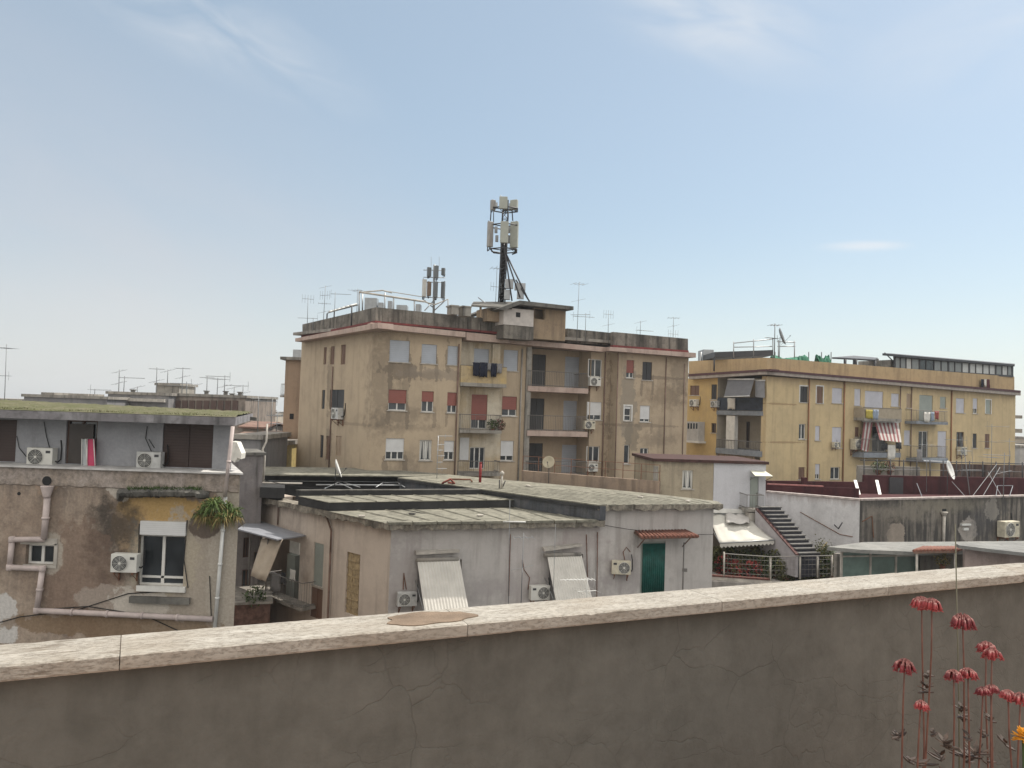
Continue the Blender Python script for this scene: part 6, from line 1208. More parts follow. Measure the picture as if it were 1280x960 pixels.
m = MB(); m.path([at(905, 692, 38.8), at(963, 696, 38.75), at(1040, 694.5, 38.75)], .025, 4)
for k in range(30):
    x = 905 + k * 4.6; m.tube(at(x, 694, 38.8), at(x, 722 , 38.8), .006, 3)
for y in range(699, 722, 6): m.path([at(905, y - 1, 38.8), at(963, y + 2, 38.8), at(1040, y, 38.8)], .006, 3)
m.build('mesh_panel', M['rail'], t)
gd = plain('deep_green_leaf', (.035, .055, .02), .6, var=.5, vs=6); gy = plain('olive_leaf', (.10, .10, .035), .6, var=.5, vs=6); rf = plain('red_blossom', (.30, .05, .045), .7, var=.3, vs=9)
rd = random.Random(77); spots = [(897, 698, 41.5, .42), (905, 708, 41, .38), (914, 700, 41.8, .45), (922, 712, 40.6, .35), (932, 703, 41.2, .45), (941, 714, 40.2, .38), (948, 700, 41.4, .5), (957, 710, 40.4, .42), (972, 704, 40.3, .5), (982, 713, 39.8, .42), (992, 703, 40.2, .5), (1003, 711, 39.8, .42), (1012, 704, 40.0, .45), (1024, 709, 39.6, .42), (1034, 702, 39.8, .5)]
desc = ['tall leafy', 'red flowering', 'bushy', 'red flowering', 'dense dark', 'reddish small', 'broad', 'thin', 'large round', 'low', 'wide olive', 'dark low', 'olive', 'small dark', 'upright']
place = ['at the left end under the large awning', 'second from the left under the large awning', 'under the left half of the large awning', 'at the middle of the low brick edge', 'under the middle of the large awning', 'right of the middle on the brick edge', 'below the right end of the valance', 'just left of the first pale fence post', 'right behind the first pale fence post', 'low between the first two pale fence posts', 'beneath the foot of the stairs', 'at the second pale fence post', 'behind the middle of the wire fence', 'near the right end of the wire fence', 'at the right corner of the wire fence']
for i, (x, y, D_, r_) in enumerate(spots):
    c = at(x, y, D_); bush(c, r_ * 1.25, 800, desc[i] + ' potted plant ' + place[i], [gd if i % 3 else gy, rf if i in (1, 3, 5) else gy], 80 + i, leaf=.16, group='plants on the terrace below the awning', flat=1.25)
    pb = c.z - r_ * 1.15 * 1.15
    m = MB(); m.box(c.x - .25, c.x + .25, c.y - .2, c.y + .2, TZ, max(TZ + .05, pb)); 
    if pb > TZ + .06: tag(m.build('plant_stand', M['pipe_brown']), 'low stand under the ' + desc[i] + ' plant ' + place[i], 'stand', 'stands under the terrace plants')
# climber at the foot of the stairs
c = at(1024, 690, 39.5); t = thing('climbing_plant', 'pale leafy climber at the foot of the white wall beside the stairs', 'plant', Vector((c.x, c.y, TZ))); rd = random.Random(5); m = MB()
for k in range(420):
    p = at(rd.gauss(1028, 7), rd.gauss(690, 7), 39.5 + rd.uniform(-.3, .3)); v = Vector((rd.uniform(-1, 1), rd.uniform(-1, 1), rd.uniform(-.5, 1))).normalized() * .1; s = v.cross(Vector((1, .3, .2))).normalized() * .035; m.add([p - v * .5, p - s, p + v * .5, p + s], [[0, 1, 2, 3]])
m.build('foliage', gy, t); m = MB(); m.path([Vector((c.x, c.y, TZ)), c, at(1034, 678, 39.5)], .03, 5); m.build('stem', M['dry'], t)
# ---------------------------------------------------------------- glazed veranda and flat roofs at the right
VD = 36.0
V0 = Pl(z2d(at(1051, 700, 36.6)), z2d(at(1152, 700, 37.6)))
V = Bld('glazed_veranda', 'low veranda with greenish glass panels under a pale flat roof', V0.pt(0, 0, 0), 'veranda')
zt0 = V0.hit(1060, 689)[1]; m = MB(); 
for x in (1051, 1087, 1119, 1151): m.pxbox(V0, x, 688, x + 2.2, 760, -.06, .02)
m.pxbox(V0, 1051, 686.5, 1153, 690, -.07, .03); m.pxbox(V0, 1051, 694, 1153, 696, -.05, .01); V.part(m, 'frame', M['stone_sill'])
for a, b_ in ((1053, 1087), (1089, 1119), (1121, 1151)):
    m = MB(); m.pxbox(V0, a, 689, b_, 760, -.05, -.03); V.part(m, 'pane', plain('greenish_glass', (.13, .19, .17), .25, var=.3, vs=1.2, spec=.5))
m = MB(); m.pbox(V0, .5, V0.L - .1, 0, zt0 - .3, -1.2, -1.0); V.part(m, 'inner_wall', M['concrete'])
zr_ = at(1120, 683, 36.5).z
rq = [atz(1034, 683.5, zr_), atz(1075, 687, zr_), atz(1150, 690, zr_), atz(1212, 688, zr_), atz(1290, 682, zr_), atz(1290, 676, zr_), atz(1190, 677, zr_), atz(1080, 677.5, zr_)]
m = MB(); m.slab(rq, .16); V.part(m, 'roof', stucco('pale_grey_roof', (.20, .20, .19), (.09, .088, .082), (.26, .255, .24), .1, .9, .6))
R2 = Bld('flat_roof_house', 'low pinkish house with a grey flat roof at the right edge behind the coping', at(1240, 720, 33), 'house')
z5 = at(1250, 688, 33).z; rq = [atz(1199, 681.5, z5), atz(1240, 686.5, z5), atz(1310, 694, z5), atz(1310, 678, z5), atz(1195, 679.5, z5)]
m = MB(); m.slab(rq, .14); R2.part(m, 'roof', stucco('grey_flat_roof', (.19, .19, .185), (.08, .08, .078), (.25, .25, .24), .1, .9, .6))
w5 = Pl(z2d(at(1206, 700, 34.4)), z2d(at(1310, 700, 33.6))); m = MB(); m.pbox(w5, 0, w5.L, 0, z5 - .15, -.3, -.0); R2.part(m, 'wall', stucco('pinkish_grey_render', (.36, .29, .27), (.14, .11, .10), (.28, .23, .21), .6, .6, .6))
t = thing('tiled_canopy', 'faded red tiled canopy between the glazed veranda and the pinkish house', 'canopy', at(1172, 695, 35)); q = [at(1142, 689.5, 34.6), at(1196, 688.5, 34.6), at(1207, 684.5, 36.2), at(1155, 684.5, 36.2)]
m = MB(); m.slab(q, .09); m.build('board', M['pipe_brown'], t); m = MB()
for k in range(13): m.tube(q[0].lerp(q[1], k / 12) + Vector((0, 0, .03)), q[3].lerp(q[2], k / 12) + Vector((0, 0, .03)), .06, 6)
m.build('tiles', M['terracotta'], t)
for x in (1146, 1194): m = MB(); m.tube(at(x, 690, 34.7), at(x, 760, 34.7), .05, 6); m.build('post', M['stone_sill'], t)
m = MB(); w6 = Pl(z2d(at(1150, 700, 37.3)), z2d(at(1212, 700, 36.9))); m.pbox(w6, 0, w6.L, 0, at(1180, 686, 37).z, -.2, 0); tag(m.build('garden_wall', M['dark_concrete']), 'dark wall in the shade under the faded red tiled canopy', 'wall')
bush(at(1178, 700, 35.6), .35, 200, 'yellowish potted plant under the faded red tiled canopy', [gy, M['dry']], 120, leaf=.1)
m = MB()
for a in (((990, 730), (1010, 680), (1034, 684)),): pass
# tan low wall behind the pale roof
TA, TB = atz(652, 601, zH), atz(826, 616, zH); m = MB(); pl = Pl((TA.x, TA.y + .6), (TB.x, TB.y + .6)); zt_ = pl.hit(700, 592)[1]; m.pbox(pl, 0, pl.L, 0, zt_, -.25, 0); t = thing('terrace_parapet', 'stained orange tan parapet behind the pale roof with a thin wire railing', 'wall', pl.pt(0, 0, 0)); m.build('wall', stucco('orange_tan_render', (.29, .22, .165), (.13, .10, .08), (.22, .17, .135), .7, .8, .6), t)
m = MB()
for k in range(9): q = pl.pt(pl.L * k / 8, zt_, -.1); m.tube(q, q + Vector((0, 0, .85)), .02, 4)
for h_ in (.45, .85): m.path([pl.pt(0, zt_ + h_, -.1), pl.pt(pl.L, zt_ + h_, -.1)], .012, 4)
m.build('railing', M['rust'], t)
# ================================================================ long yellow block at the right
e0, e1_, e2_ = at(957.5, 523, 62), at(1269, 534, 80), at(858, 520, 70)
ER = Pl(z2d(e0), z2d(e1_)); EL = Pl(z2d(e2_), z2d(e0))
E = Bld('apartment_building', 'long yellow apartment block at the right with balconies and a glazed roof room', (e0.x, e0.y, 0))
yw = stucco('yellow_render', (.56, .44, .26), (.34, .265, .17), (.47, .375, .23), .45, .7, .3, (.42, .62), topz=ER.hit(1110, 481)[1], topd=.8, topc=(.40, .31, .20), bs=.15, fine=.05, blobs=bl_(ER, 0, (975, 505, 1.8, .08, (.26, .17, .09), .5, .6), (980, 553, 2.0, .08, (.26, .17, .09), .5, .6), (1250, 560, 1.4, 2.5, (.48, .36, .22), 1.1, .4)))
yo = stucco('orange_yellow_render', (.55, .40, .19), (.36, .27, .16), (.47, .34, .16), .35, .6, .4, (.4, .6))
zE = ER.hit(1110, 481)[1]
fe = Fac(E, ER)
for a in ((1000, 483, 1010, 503, 'dk'), (1020.6, 483, 1028.6, 504, 'br'), (1040, 485, 1053, 504, 'ls'), (1068, 486, 1076, 507, 'ls'), (1133, 492, 1139, 510, 'bs'), (1175, 496, 1182.6, 510, 'gn'), (1195, 498, 1205.6, 516, 'ls'), (1238.6, 500, 1232, 517, 'gn'), (998.6, 530, 1007, 549, 'wf'), (1019, 532.5, 1025, 550.5, 'ls'), (1068.6, 534, 1074, 546, 'br'), (1130, 538, 1138, 556, 'ls'), (1195.5, 540, 1205, 560, 'df'), (1216, 542, 1221, 560, 'dk'), (1231, 542.5, 1237, 560, 'br'), (998, 584, 1006, 599, 'br'), (1038, 584, 1050, 599, 'wf'), (1114, 492, 1124, 508, 'ls')):
    a = (min(a[0], a[2]), a[1], max(a[0], a[2]), a[3], a[4]); fe.win(*a, trim=M['white_frame'] if a[0] > 1225 and a[1] < 510 or a[0] in (1000, 1020.6) else None)
fe.win(1216, 498, 1222, 517, 'ls', 511); fe.win(1040, 534, 1052, 560, 'ls', 553, 3); fe.win(1019, 580, 1025, 599, 'ls', 593)
fe.door(1081, 489, 1104, 520, 'ls'); fe.door(1149, 494, 1166, 528, 'gn'); fe.door(1148, 539, 1160, 575, 'wf'); fe.door(1172, 539, 1183, 573, 'ls'); fe.door(1090, 533, 1108, 565, 'wf')
m = MB(); m.wall(ER, 0.01, ER.L, 0, zE, 0, fe.h); m.foot([tuple(ER.pt(a, 0, o)[:2]) for a, o in ((3.3, -.17), (ER.L, -.17), (ER.L, -11), (3.3, -11))], 0, zE); m.foot([tuple(ER.pt(a, 0, o)[:2]) for a, o in ((.01, -.17), (3.3, -.17), (3.3, -.5), (.01, -.5))], 0, zE); E.part(m, 'wall', yw)
# left face: flat part, loggias at the corner
uq = EL.hit(896, 520)[0]; fE = Fac(E, EL)
for a in ((862.5, 482, 874, 494, 'br'), (889, 480.5, 896, 499, 'dk'), (889, 529, 895, 541, 'df'), (862, 529, 873, 545, 'bs')): fE.win(*a)
m = MB(); m.wall(EL, 0, uq, 0, zE, 0, fE.h); m.foot([tuple(EL.pt(a, 0, o)[:2]) for a, o in ((0, -.17), (uq, -.17), (uq, -3), (0, -3))], 0, zE); E.part(m, 'side_wall', yo)
flg = Fac(E, EL, -2.2); flg.door(903, 478, 915, 513, 'gs'); flg.door(932, 527, 937, 560, 'df'); flg.door(944, 478, 952, 513, 'df')
m = MB(); m.wall(EL, uq, EL.L - .4, 0, zE, -2.2, flg.h); m.pbox(EL, uq, uq + .01, 0, zE, -2.2, -.0); E.part(m, 'loggia_wall', stucco('loggia_cream', (.45, .40, .33), (.2, .17, .14), (.38, .33, .26), .3, .5, .4))
lg = plain('blue_grey_slab', (.22, .24, .27), .8, var=.2)
for (y0, y1) in ((513.5, 519), (562, 569)): m = MB(); m.pbox(EL, uq, EL.L - .3, *EL.rect(900, y0, 950, y1, .05)[2:], -2.2, .05); E.part(m, 'balcony', lg)
m = MB(); m.pbox(EL, uq + .05, EL.L - .35, *EL.rect(900, 497, 950, 513, .02)[2:], -.05, .02); E.part(m, 'balcony_screen', plain('dark_blue_screen', (.035, .045, .065), .6, var=.4, vs=2))
m = MB(); m.pxbox(EL, 907.5, 519.5, 918, 562, -.4, -.02); E.part(m, 'white_column', M['white_frame'])
m = MB(); a, b_, zq1, zq0 = uq + .05, EL.L - .35, EL.hit(925, 551)[1], EL.hit(925, 562)[1]
for k in range(30): m.tube(EL.pt(a + (b_ - a) * k / 29, zq0, -.0), EL.pt(a + (b_ - a) * k / 29, zq1, 0), .018, 3)
m.tube(EL.pt(a, zq1, 0), EL.pt(b_, zq1, 0), .03, 4); E.part(m, 'railing', M['rail'])
m = MB(); zz1, zz0 = EL.hit(925, 569)[1], EL.hit(925, 580)[1]
for k in range(16): u = a + (b_ - a) * .78 * k / 15; m.pbox(EL, u, u + .16, zz0, zz1, -.3, -.2)
E.part(m, 'slatted_screen', M['sh_beige'])
t = thing('balcony_awning', 'slanted dark grey awning over the corner balcony of the yellow block', 'awning', EL.pt(*EL.hit(925, 475, 0), 0)); q = [EL.pt(*EL.hit(910, 474, .2), .2), EL.pt(*EL.hit(943, 474, .2), .2), EL.pt(*EL.hit(937, 495, 1.3), 1.3), EL.pt(*EL.hit(905, 496, 1.3), 1.3)]; m = MB(); m.slab(q, .03); m.build('cloth', plain('charcoal_awning', (.13, .13, .14), .8), t); m = MB(); m.tube(q[0], q[1], .07, 6); m.tube(q[2], q[3], .04, 6); m.build('rail', M['white_metal'], t)
t = thing('balcony_awning', 'small grey awning at the very corner of the yellow block', 'awning', EL.pt(*EL.hit(950, 476, 0), 0)); q = [EL.pt(*EL.hit(944, 475.5, .1), .1), EL.pt(*EL.hit(956, 475.5, .1), .1), EL.pt(*EL.hit(956, 497, .5), .5), EL.pt(*EL.hit(944, 496, .5), .5)]; m = MB(); m.slab(q, .03); m.build('cloth', plain('grey_awning', (.20, .20, .21), .8), t); m = MB(); m.tube(q[0], q[1], .06, 6); m.build('rail', M['white_metal'], t)
laundry(EL, .15, [(909, 497.5, 919, 511, whc)], 'white cloth drying on the dark corner balcony of the yellow block', seed=9)
ac(EL, 862, 499.5, 871, 508, 0, 'air conditioner unit under the left window of the orange side wall'); ac(EL, 888.5, 500, 896, 509, 0, 'air conditioner unit beside the dark balcony of the orange side wall')
t = thing('enclosed_balcony', 'white boxed-in balcony on the orange side wall next to the beige block', 'balcony', EL.pt(*EL.hit(866, 550, 0), 0)); m = MB(); m.pxbox(EL, 858, 527, 873, 551, .01, .7); m.build('box', plain('greyish_white_box', (.42, .41, .40), .7), t); m = MB(); 
for k in range(4): m.pxbox(EL, 859.5 + k * 3.4, 529, 861.5 + k * 3.4, 536, .68, .72)
m.build('window', M['glass'], t); m = MB(); m.pxbox(EL, 857.5, 551, 873.5, 553.5, .01, .8); m.build('slab', M['white_frame'], t)
# cornice, parapet
for pl, A_, Bq in ((EL, (861, 451.5, 467.5), (957, 447, 461.5)), (ER, (958, 447, 461.5), (1268, 471, 487.5))):
    band(E, pl, A_[0], A_[1], A_[2], Bq[0], Bq[1], Bq[2], -.3, -.02, 'roof_parapet', stucco('tan_parapet_' + str(A_[0]), (.45, .33, .19), (.22, .16, .10), (.38, .28, .17), .5, .6, .5))
    x1 = Bq[0] + (8 if pl is ER else 0); k = (Bq[2] - A_[2]) / (Bq[0] - A_[0]) * (x1 - Bq[0])
    band(E, pl, A_[0], A_[2], A_[2] + 2.6, x1, Bq[2] + k, Bq[2] + k + 2.6, -.3, .62, 'painted_line', plain('dark_plum_line_' + str(A_[0]), (.09, .045, .05), .8), (0, .5 if pl is EL else 0))
    band(E, pl, A_[0], A_[2] + 2.7, A_[2] + 6.5, x1, Bq[2] + k + 2.7, Bq[2] + k + 6.2, -.3, .55, 'cornice', plain('greyish_soffit_' + str(A_[0]), (.33, .29, .26), .8, var=.2))
m = MB(); zR = ER.hit(1110, 470)[1] - .3; m.slab([ER.pt(.3, zR, -.3), ER.pt(ER.L - .2, zR, -.3), ER.pt(ER.L - .2, zR, -11), ER.pt(.3, zR, -11)], .2); m.slab([EL.pt(.1, zR + .01, -.3), EL.pt(EL.L - .1, zR + .01, -.3), EL.pt(EL.L - .1, zR + .01, -7), EL.pt(.1, zR + .01, -7)], .2); E.part(m, 'roof', M['concrete'])
for x, y0, x_ in ((1012, 470, 0), (1056, 474, 0), (1190, 488, 0)): vpipe(E, ER, x, y0, 640, .08, .06, plain('brown_red_pipe_%d' % x, (.24, .12, .06), .7))
vpipe(E, ER, 1126, 480, 640, .06, .04); vpipe(E, ER, 1140, 482, 640, .06, .04)
# balconies of the long side
balcony(E, ER, 1080, 1127, 523, 526.5, 510.5, 0, 1.0, solid=plain('greyish_tan_balcony', (.34, .29, .22), .8)); balcony(E, ER, 1080, 1126, 566, 572, 549, 0, 1.1, mat=lg); balcony(E, ER, 1145.5, 1185, 527, 530.5, 513.5, 0, 1.1, mat=lg); balcony(E, ER, 1147, 1185, 573, 577.5, 558, 0, 1.1, mat=lg)
yc_ = plain('yellow_cloth', (.38, .31, .06), .8); blc = plain('blue_grey_cloth', (.25, .30, .38), .9)
laundry(ER, 1.05, [(1082, 512, 1091, 523, yc_), (1091.5, 512, 1098, 524, blc)], 'yellow and blue cloths over the upper balcony above the striped awning', seed=11)
laundry(ER, 1.2, [(1155, 515, 1163, 527, whc), (1163.5, 515, 1168, 526, blc), (1168.5, 514, 1174, 524, plain('red_cloth', (.25, .06, .05), .9))], 'mixed washing on the upper balcony right of the striped awning', seed=12)
laundry(ER, 1.2, [(1110, 556, 1119, 574, whc), (1119.5, 553, 1127, 561, dkg), (1103, 554, 1109, 562, dkg)], 'white and dark washing hanging under the striped awning', seed=13)
laundry(ER, 1.2, [(1146, 562, 1152, 576, gryc)], 'grey cloth draped over the lower balcony near the pipe of the yellow block', seed=14)
st_m, nt, b = newmat('striped_awning_cloth')
def stripes_awn(t, top, bot, out0, out1, n, mts):
    for k in range(n):
        f0, f1_ = k / n, (k + 1) / n
        def P(f_, e_):
            x = (top[0] + (top[2] - top[0]) * f_) * (1 - e_) + (bot[0] + (bot[2] - bot[0]) * f_) * e_; y = (top[1] + (top[3] - top[1]) * f_) * (1 - e_) + (bot[1] + (bot[3] - bot[1]) * f_) * e_; o = out0 + (out1 - out0) * e_; return ER.pt(*ER.hit(x, y, o), o)
        q_ = [P(f0, 0), P(f1_, 0), P(f1_, .5), P(f1_, 1), P(f0, 1), P(f0, .5)]; mts[k % 2].prism(q_, [p + Vector((ER.n.x, ER.n.y, 0)) * -.02 for p in q_])
t = thing('striped_awning', 'red and white striped awning over a balcony of the yellow block', 'awning', ER.pt(*ER.hit(1103, 530, 0), 0)); ma, mb_ = MB(), MB()
stripes_awn(t, (1093, 527, 1123, 528), (1100, 550, 1127, 553), .3, 1.5, 12, (ma, mb_)); stripes_awn(t, (1080, 527, 1091, 527), (1076, 562, 1085, 565), .3, 1.1, 5, (ma, mb_))
ma.build('red_stripes', plain('faded_red_stripe', (.21, .075, .075), .8), t); mb_.build('white_stripes', plain('white_stripe', (.42, .40, .38), .8), t); m = MB(); m.tube(ER.pt(*ER.hit(1079, 526.5, .3), .3), ER.pt(*ER.hit(1124, 527.5, .3), .3), .08, 6); m.build('roller', M['white_metal'], t)
m = MB(); q = [ER.pt(*ER.hit(x, y, o), o) for x, y, o in ((1152, 573, .4), (1184, 575, .4), (1186, 579, 1.9), (1156, 577, 1.9))]; m.slab(q, .05); tag(m.build('canopy', lg), 'bluish canopy sheet below the lower right balcony of the yellow block', 'canopy')
ac(ER, 1066, 548, 1078, 562, 0, 'air conditioner unit left of the striped awning on the yellow block'); ac(ER, 1198, 561, 1208, 568.5, 0, 'air conditioner unit under a dark window at the right of the yellow block'); ac(ER, 1043, 553.5, 1050, 559.5, .1, 'small air conditioner unit below a pale shutter of the yellow block')
laundry(ER, .2, [(1226, 474, 1230, 485, navy), (1230.5, 474, 1233, 483, whc), (1233.5, 474, 1237, 486, plain('maroon_cloth', (.08, .02, .025), .9))], 'small bundle of dark washing on the parapet of the yellow block', seed=15)
ep = Pl(tuple(ER.pt(ER.L, 0, -2)[:2]), tuple(ER.pt(ER.L, 0, -5)[:2]))
for y0, y1 in ((519, 523), (536, 541)):
    m = MB(); a = at(1269, y0, 82); b_ = at(1278, y0, 82); m.box(a.x - .5, b_.x, 82, 84, at(1270, y1, 82).z, a.z); E.part(m, 'end_balcony', M['concrete'])
# roof things
t = thing('roof_shed', 'dark flat-roofed structure behind the corner parapet of the yellow block', 'shed', at(928, 447, 64)); m = MB(); a, b_ = at(893, 448, 66), at(966, 446, 64.5); zA_ = at(893, 440, 66).z; q = [Vector((a.x, a.y, zA_)), Vector((b_.x, b_.y, zA_ + .2)), Vector((b_.x, b_.y + 4, zA_ + .2)), Vector((a.x, a.y + 4, zA_))]; m.slab(q, .45); m.build('roof', M['dark_metal'], t)
for k in range(4): p = q[0].lerp(q[1], k / 3); m = MB(); m.tube(Vector((p.x, p.y, zR)), Vector((p.x, p.y, zA_ - .4)), .07, 5); m.build('post', M['dark_metal'], t)
t = thing('water_tank', 'grey box tank with chimney at the left of the yellow block roof', 'tank', at(885, 450, 70)); m = MB(); m.box(at(879, 450, 70).x, at(892, 450, 70).x, 70, 72, zR, at(885, 437, 70).z); m.build('box', M['metal'], t); m = MB(); m.tube(Vector((at(876, 450, 70).x, 70, zR)), at(876, 440, 70), .12, 6); m.build('flue', M['metal'], t)
rd = random.Random(30)
for x0, x1, y0, y1, lab in ((968, 1012, 441, 452, 'long green shade net heap on the yellow block roof'), (1026, 1040, 441, 453, 'small green net bundle on the yellow block roof')):
    t = thing('shade_net', lab, 'net', at((x0 + x1) / 2, y1, 66)); D_ = 66 + (x0 - 968) * .05; m = MB(); a = at(x0, y1 + 3, D_); b_ = at(x1, y1 + 3, D_); h_ = at(x0, y0, D_).z; n = 18; vs = []
    for j in range(5):
        for i in range(n): f_ = i / (n - 1); vs.append(a.lerp(b_, f_) + Vector((rd.uniform(-.1, .1), j * .5 + rd.uniform(-.1, .1), (h_ - a.z) * math.sin(math.pi * j / 4) * (.72 + rd.uniform(-.12, .12) + .12 * math.sin(f_ * 7 + 1)))))
    m.add(vs, [[j * n + i, j * n + i + 1, (j + 1) * n + i + 1, (j + 1) * n + i] for j in range(4) for i in range(n - 1)]); m.build('net', plain('green_netting_' + str(x0), (.03, .14, .085), .8, var=.4, vs=2), t); m = MB()
    for x in (x0 + 1, x1 - 1): p = at(x, y0 - 1, D_ + 1.2); m.tube(Vector((p.x, p.y, zR)), p, .04, 5)
    m.build('post', M['dark_metal'], t)
t = thing('roof_rail', 'pipe railing with clamps on the roof above the yellow block corner', 'railing', at(955, 440, 65)); m = MB()
for pts in ([(917, 429), (965, 424)], [(917, 434), (965, 433)], [(972, 427), (994, 428)], [(972, 433), (994, 433)]): m.path(PL_(pts, 65), .04, 5)
m.build('rail', M['metal'], t)
for x, y0 in ((917, 427), (942, 424), (966, 422), (973, 425), (993, 426)): m = MB(); m.path(PL_([(x, y0), (x, 447)], 65), .045, 5); m.build('post', M['metal'], t)
aerial(968, 447, 404, 65, 'aerial standing among the rails on the yellow block roof', ('v', 'y'), 71, r=.045); dish(976, 421, 65.5, .75, 'dark satellite dish turned sideways on the yellow block roof', az=1.15, el=.35, ybase=446, mat=M['aerial'])
t = thing('pergola', 'flat dark pergola roof on slim posts on the yellow block', 'pergola', at(1068, 455, 70)); q = [at(1040, 446.5, 68.5), at(1094, 449.5, 71), at(1097, 447, 75), at(1068, 444.5, 73)]; m = MB(); m.slab(q, .14); m.build('roof', M['dark_metal'], t)
for p in (q[0].lerp(q[1], .3), q[0].lerp(q[1], .55), q[1], q[2], q[3]): m = MB(); m.tube(Vector((p.x, p.y, zR)), p - Vector((0, 0, .1)), .13, 5); m.build('post', M['dark_metal'], t)
# glazed roof room
gv = Pl(z2d(at(1119, 460, 71.6)), z2d(at(1266, 470, 79.6))); t = thing('glazed_roof_room', 'long glazed roof veranda with dark frame at the right end of the yellow block', 'veranda', gv.pt(0, zR, 0))
def gy_(x, top): return (443 + (x - 1119) * .0830) if top else (461 + (x - 1119) * .0640)
xs = [1119, 1126, 1133, 1140, 1150, 1158, 1168, 1177, 1186, 1194, 1203, 1212, 1220, 1229, 1237, 1245, 1253, 1260, 1266]; m = MB()
for i, x in enumerate(xs): w_ = 1.6 if i in (0, 4, 8, 11, 15, 18) else .7; m.pxpoly(gv, [(x - w_ / 2, gy_(x, 1)), (x + w_ / 2, gy_(x, 1)), (x + w_ / 2, gy_(x, 0)), (x - w_ / 2, gy_(x, 0))], -.1, .03)
m.pxpoly(gv, [(1118, gy_(1118, 0) - 1.2), (1267, gy_(1267, 0) - 1.2), (1267, gy_(1267, 0) + 1), (1118, gy_(1118, 0) + 1)], -.1, .05); m.pxpoly(gv, [(1118, gy_(1118, 1) + 3), (1267, gy_(1267, 1) + 2.4), (1267, gy_(1267, 1) + 3.2), (1118, gy_(1118, 1) + 4)], -.1, .04); m.build('frame', M['dark_metal'], t)
gl = [plain('pale_blind_pane', (.50, .51, .50), .4, var=.1), plain('grey_pane', (.20, .21, .21), .2, spec=.5), M['glass']]; rd = random.Random(6)
for i in range(len(xs) - 1): a, b_ = xs[i], xs[i + 1]; m = MB(); m.pxpoly(gv, [(a, gy_(a, 1)), (b_, gy_(b_, 1)), (b_, gy_(b_, 0)), (a, gy_(a, 0))], -.06, -.03); m.build('pane', gl[2] if i in (4, 5) else gl[0] if i > 7 and rd.random() < .7 or i == 2 else gl[1], t)
q = [at(1103, 441.5, 70), at(1268.5, 455.5, 79), at(1268.5, 454.5, 84), at(1112, 441.5, 77)]; m = MB(); m.slab(q, .2); m.build('roof', M['dark_metal'], t); m = MB(); m.tube(at(1106, 441, 70.6), at(1117, 452, 71.5), .05, 5); m.build('strut', M['dark_metal'], t)
m = MB(); a0 = gv.pt(.1, zR, -4); m.foot([tuple(gv.pt(a, 0, o)[:2]) for a, o in ((.05, -.5), (gv.L - .05, -.5), (gv.L - .05, -4), (.05, -4))], zR, gv.hit(1266, 458, -.5)[1] - .4); m.build('inner_room', M['concrete'], t)
# ================================================================ far roofs
def far(name, label, x0, x1, yt, yb, D_, mat, dep=8, group=None, x0b=None, parts=(), cat='building'):
    a, b_ = at(x0, yt, D_), at(x1, yt, D_); c = thing(name, label, cat, Vector((a.x, D_, 0)), group); m = MB(); z = (a.z + b_.z) / 2; m.box(a.x, b_.x, D_, D_ + dep, 0, z); m.build('wall', mat, c)
    m = MB(); m.box(a.x - .2, b_.x + .2, D_ - .2, D_ + dep + .2, z, z + .3); m.build('roof', M['concrete'], c); return c, z
fb1 = stucco('far_brown_render', (.28, .235, .20), (.08, .07, .065), (.20, .165, .14), .7, .8, .35, (.42, .58)); fb2 = stucco('far_grey_render', (.20, .195, .20), (.10, .10, .10), (.26, .25, .25), .5, .6, .3)
c, z = far('far_building', 'distant long brownish building with many aerials beyond the mossy roof', 210, 307, 496, 530, 92, fb1, 12)
m = MB()
for k, x in enumerate(range(222, 302, 9)):
    a = at(x, 505, 91.9); m.box(a.x - .3, a.x + .3, 91.85, 91.99, a.z - .8, a.z + .4)
m.build('window_row', M['brown_frame'], c)
c2_, z2_ = far('far_building', 'distant grey building with a pale ledge left of the long brownish one', 135, 211, 493.5, 520, 90, fb2, 12); m = MB(); a, b_ = at(146, 497, 89.7), at(207, 499, 89.7); m.box(a.x, b_.x, 89.3, 89.98, a.z - .35, a.z); m.build('ledge', M['stone_sill'], c2_)
c3_, _ = far('far_stair_head', 'distant square stair head standing on the long brownish building', 196, 224, 482, 496, 95, M['concrete'], 5, cat='stair head')
far('far_building', 'distant low dark roof at the left behind the moss', 30, 134, 497.5, 515, 85, fb2, 10); far('far_roof_box', 'small pale box on the distant low dark roof', 55, 66, 494, 500, 86, M['stone_sill'], 3, cat='roof box'); far('far_roof_box', 'long flat pale box on the distant low dark roof', 89, 109, 495.5, 500, 86.5, M['stone_sill'], 3, cat='roof box')
for i, (x, y0, y1, D_) in enumerate(((257, 489.5, 498, 91), (281, 490, 500, 90.9), (289, 493, 501, 90.8), (299, 491, 501, 91), (165, 488, 495, 90.5), (147, 491, 496, 90))):
    a = at(x, y1, D_ + 2); m = MB(); m.box(a.x - .18, a.x + .18, D_ + 2, D_ + 2.4, a.z - 1, at(x, y0, D_ + 2).z); m.box(a.x - .26, a.x + .26, D_ + 1.9, D_ + 2.5, at(x, y0, D_ + 2).z, at(x, y0, D_ + 2).z + .12); tag(m.build('chimney', M['dark_concrete']), ['narrow dark chimney right of the distant stair head', 'taller chimney near the right end of the distant brownish roof', 'shorter chimney next to a taller one on the distant brownish roof', 'chimney at the very right end of the distant brownish roof', 'chimney on the distant grey roof left of the stair head', 'leftmost small chimney on the distant grey roof'][i], 'chimney', 'chimneys on the distant roofs')
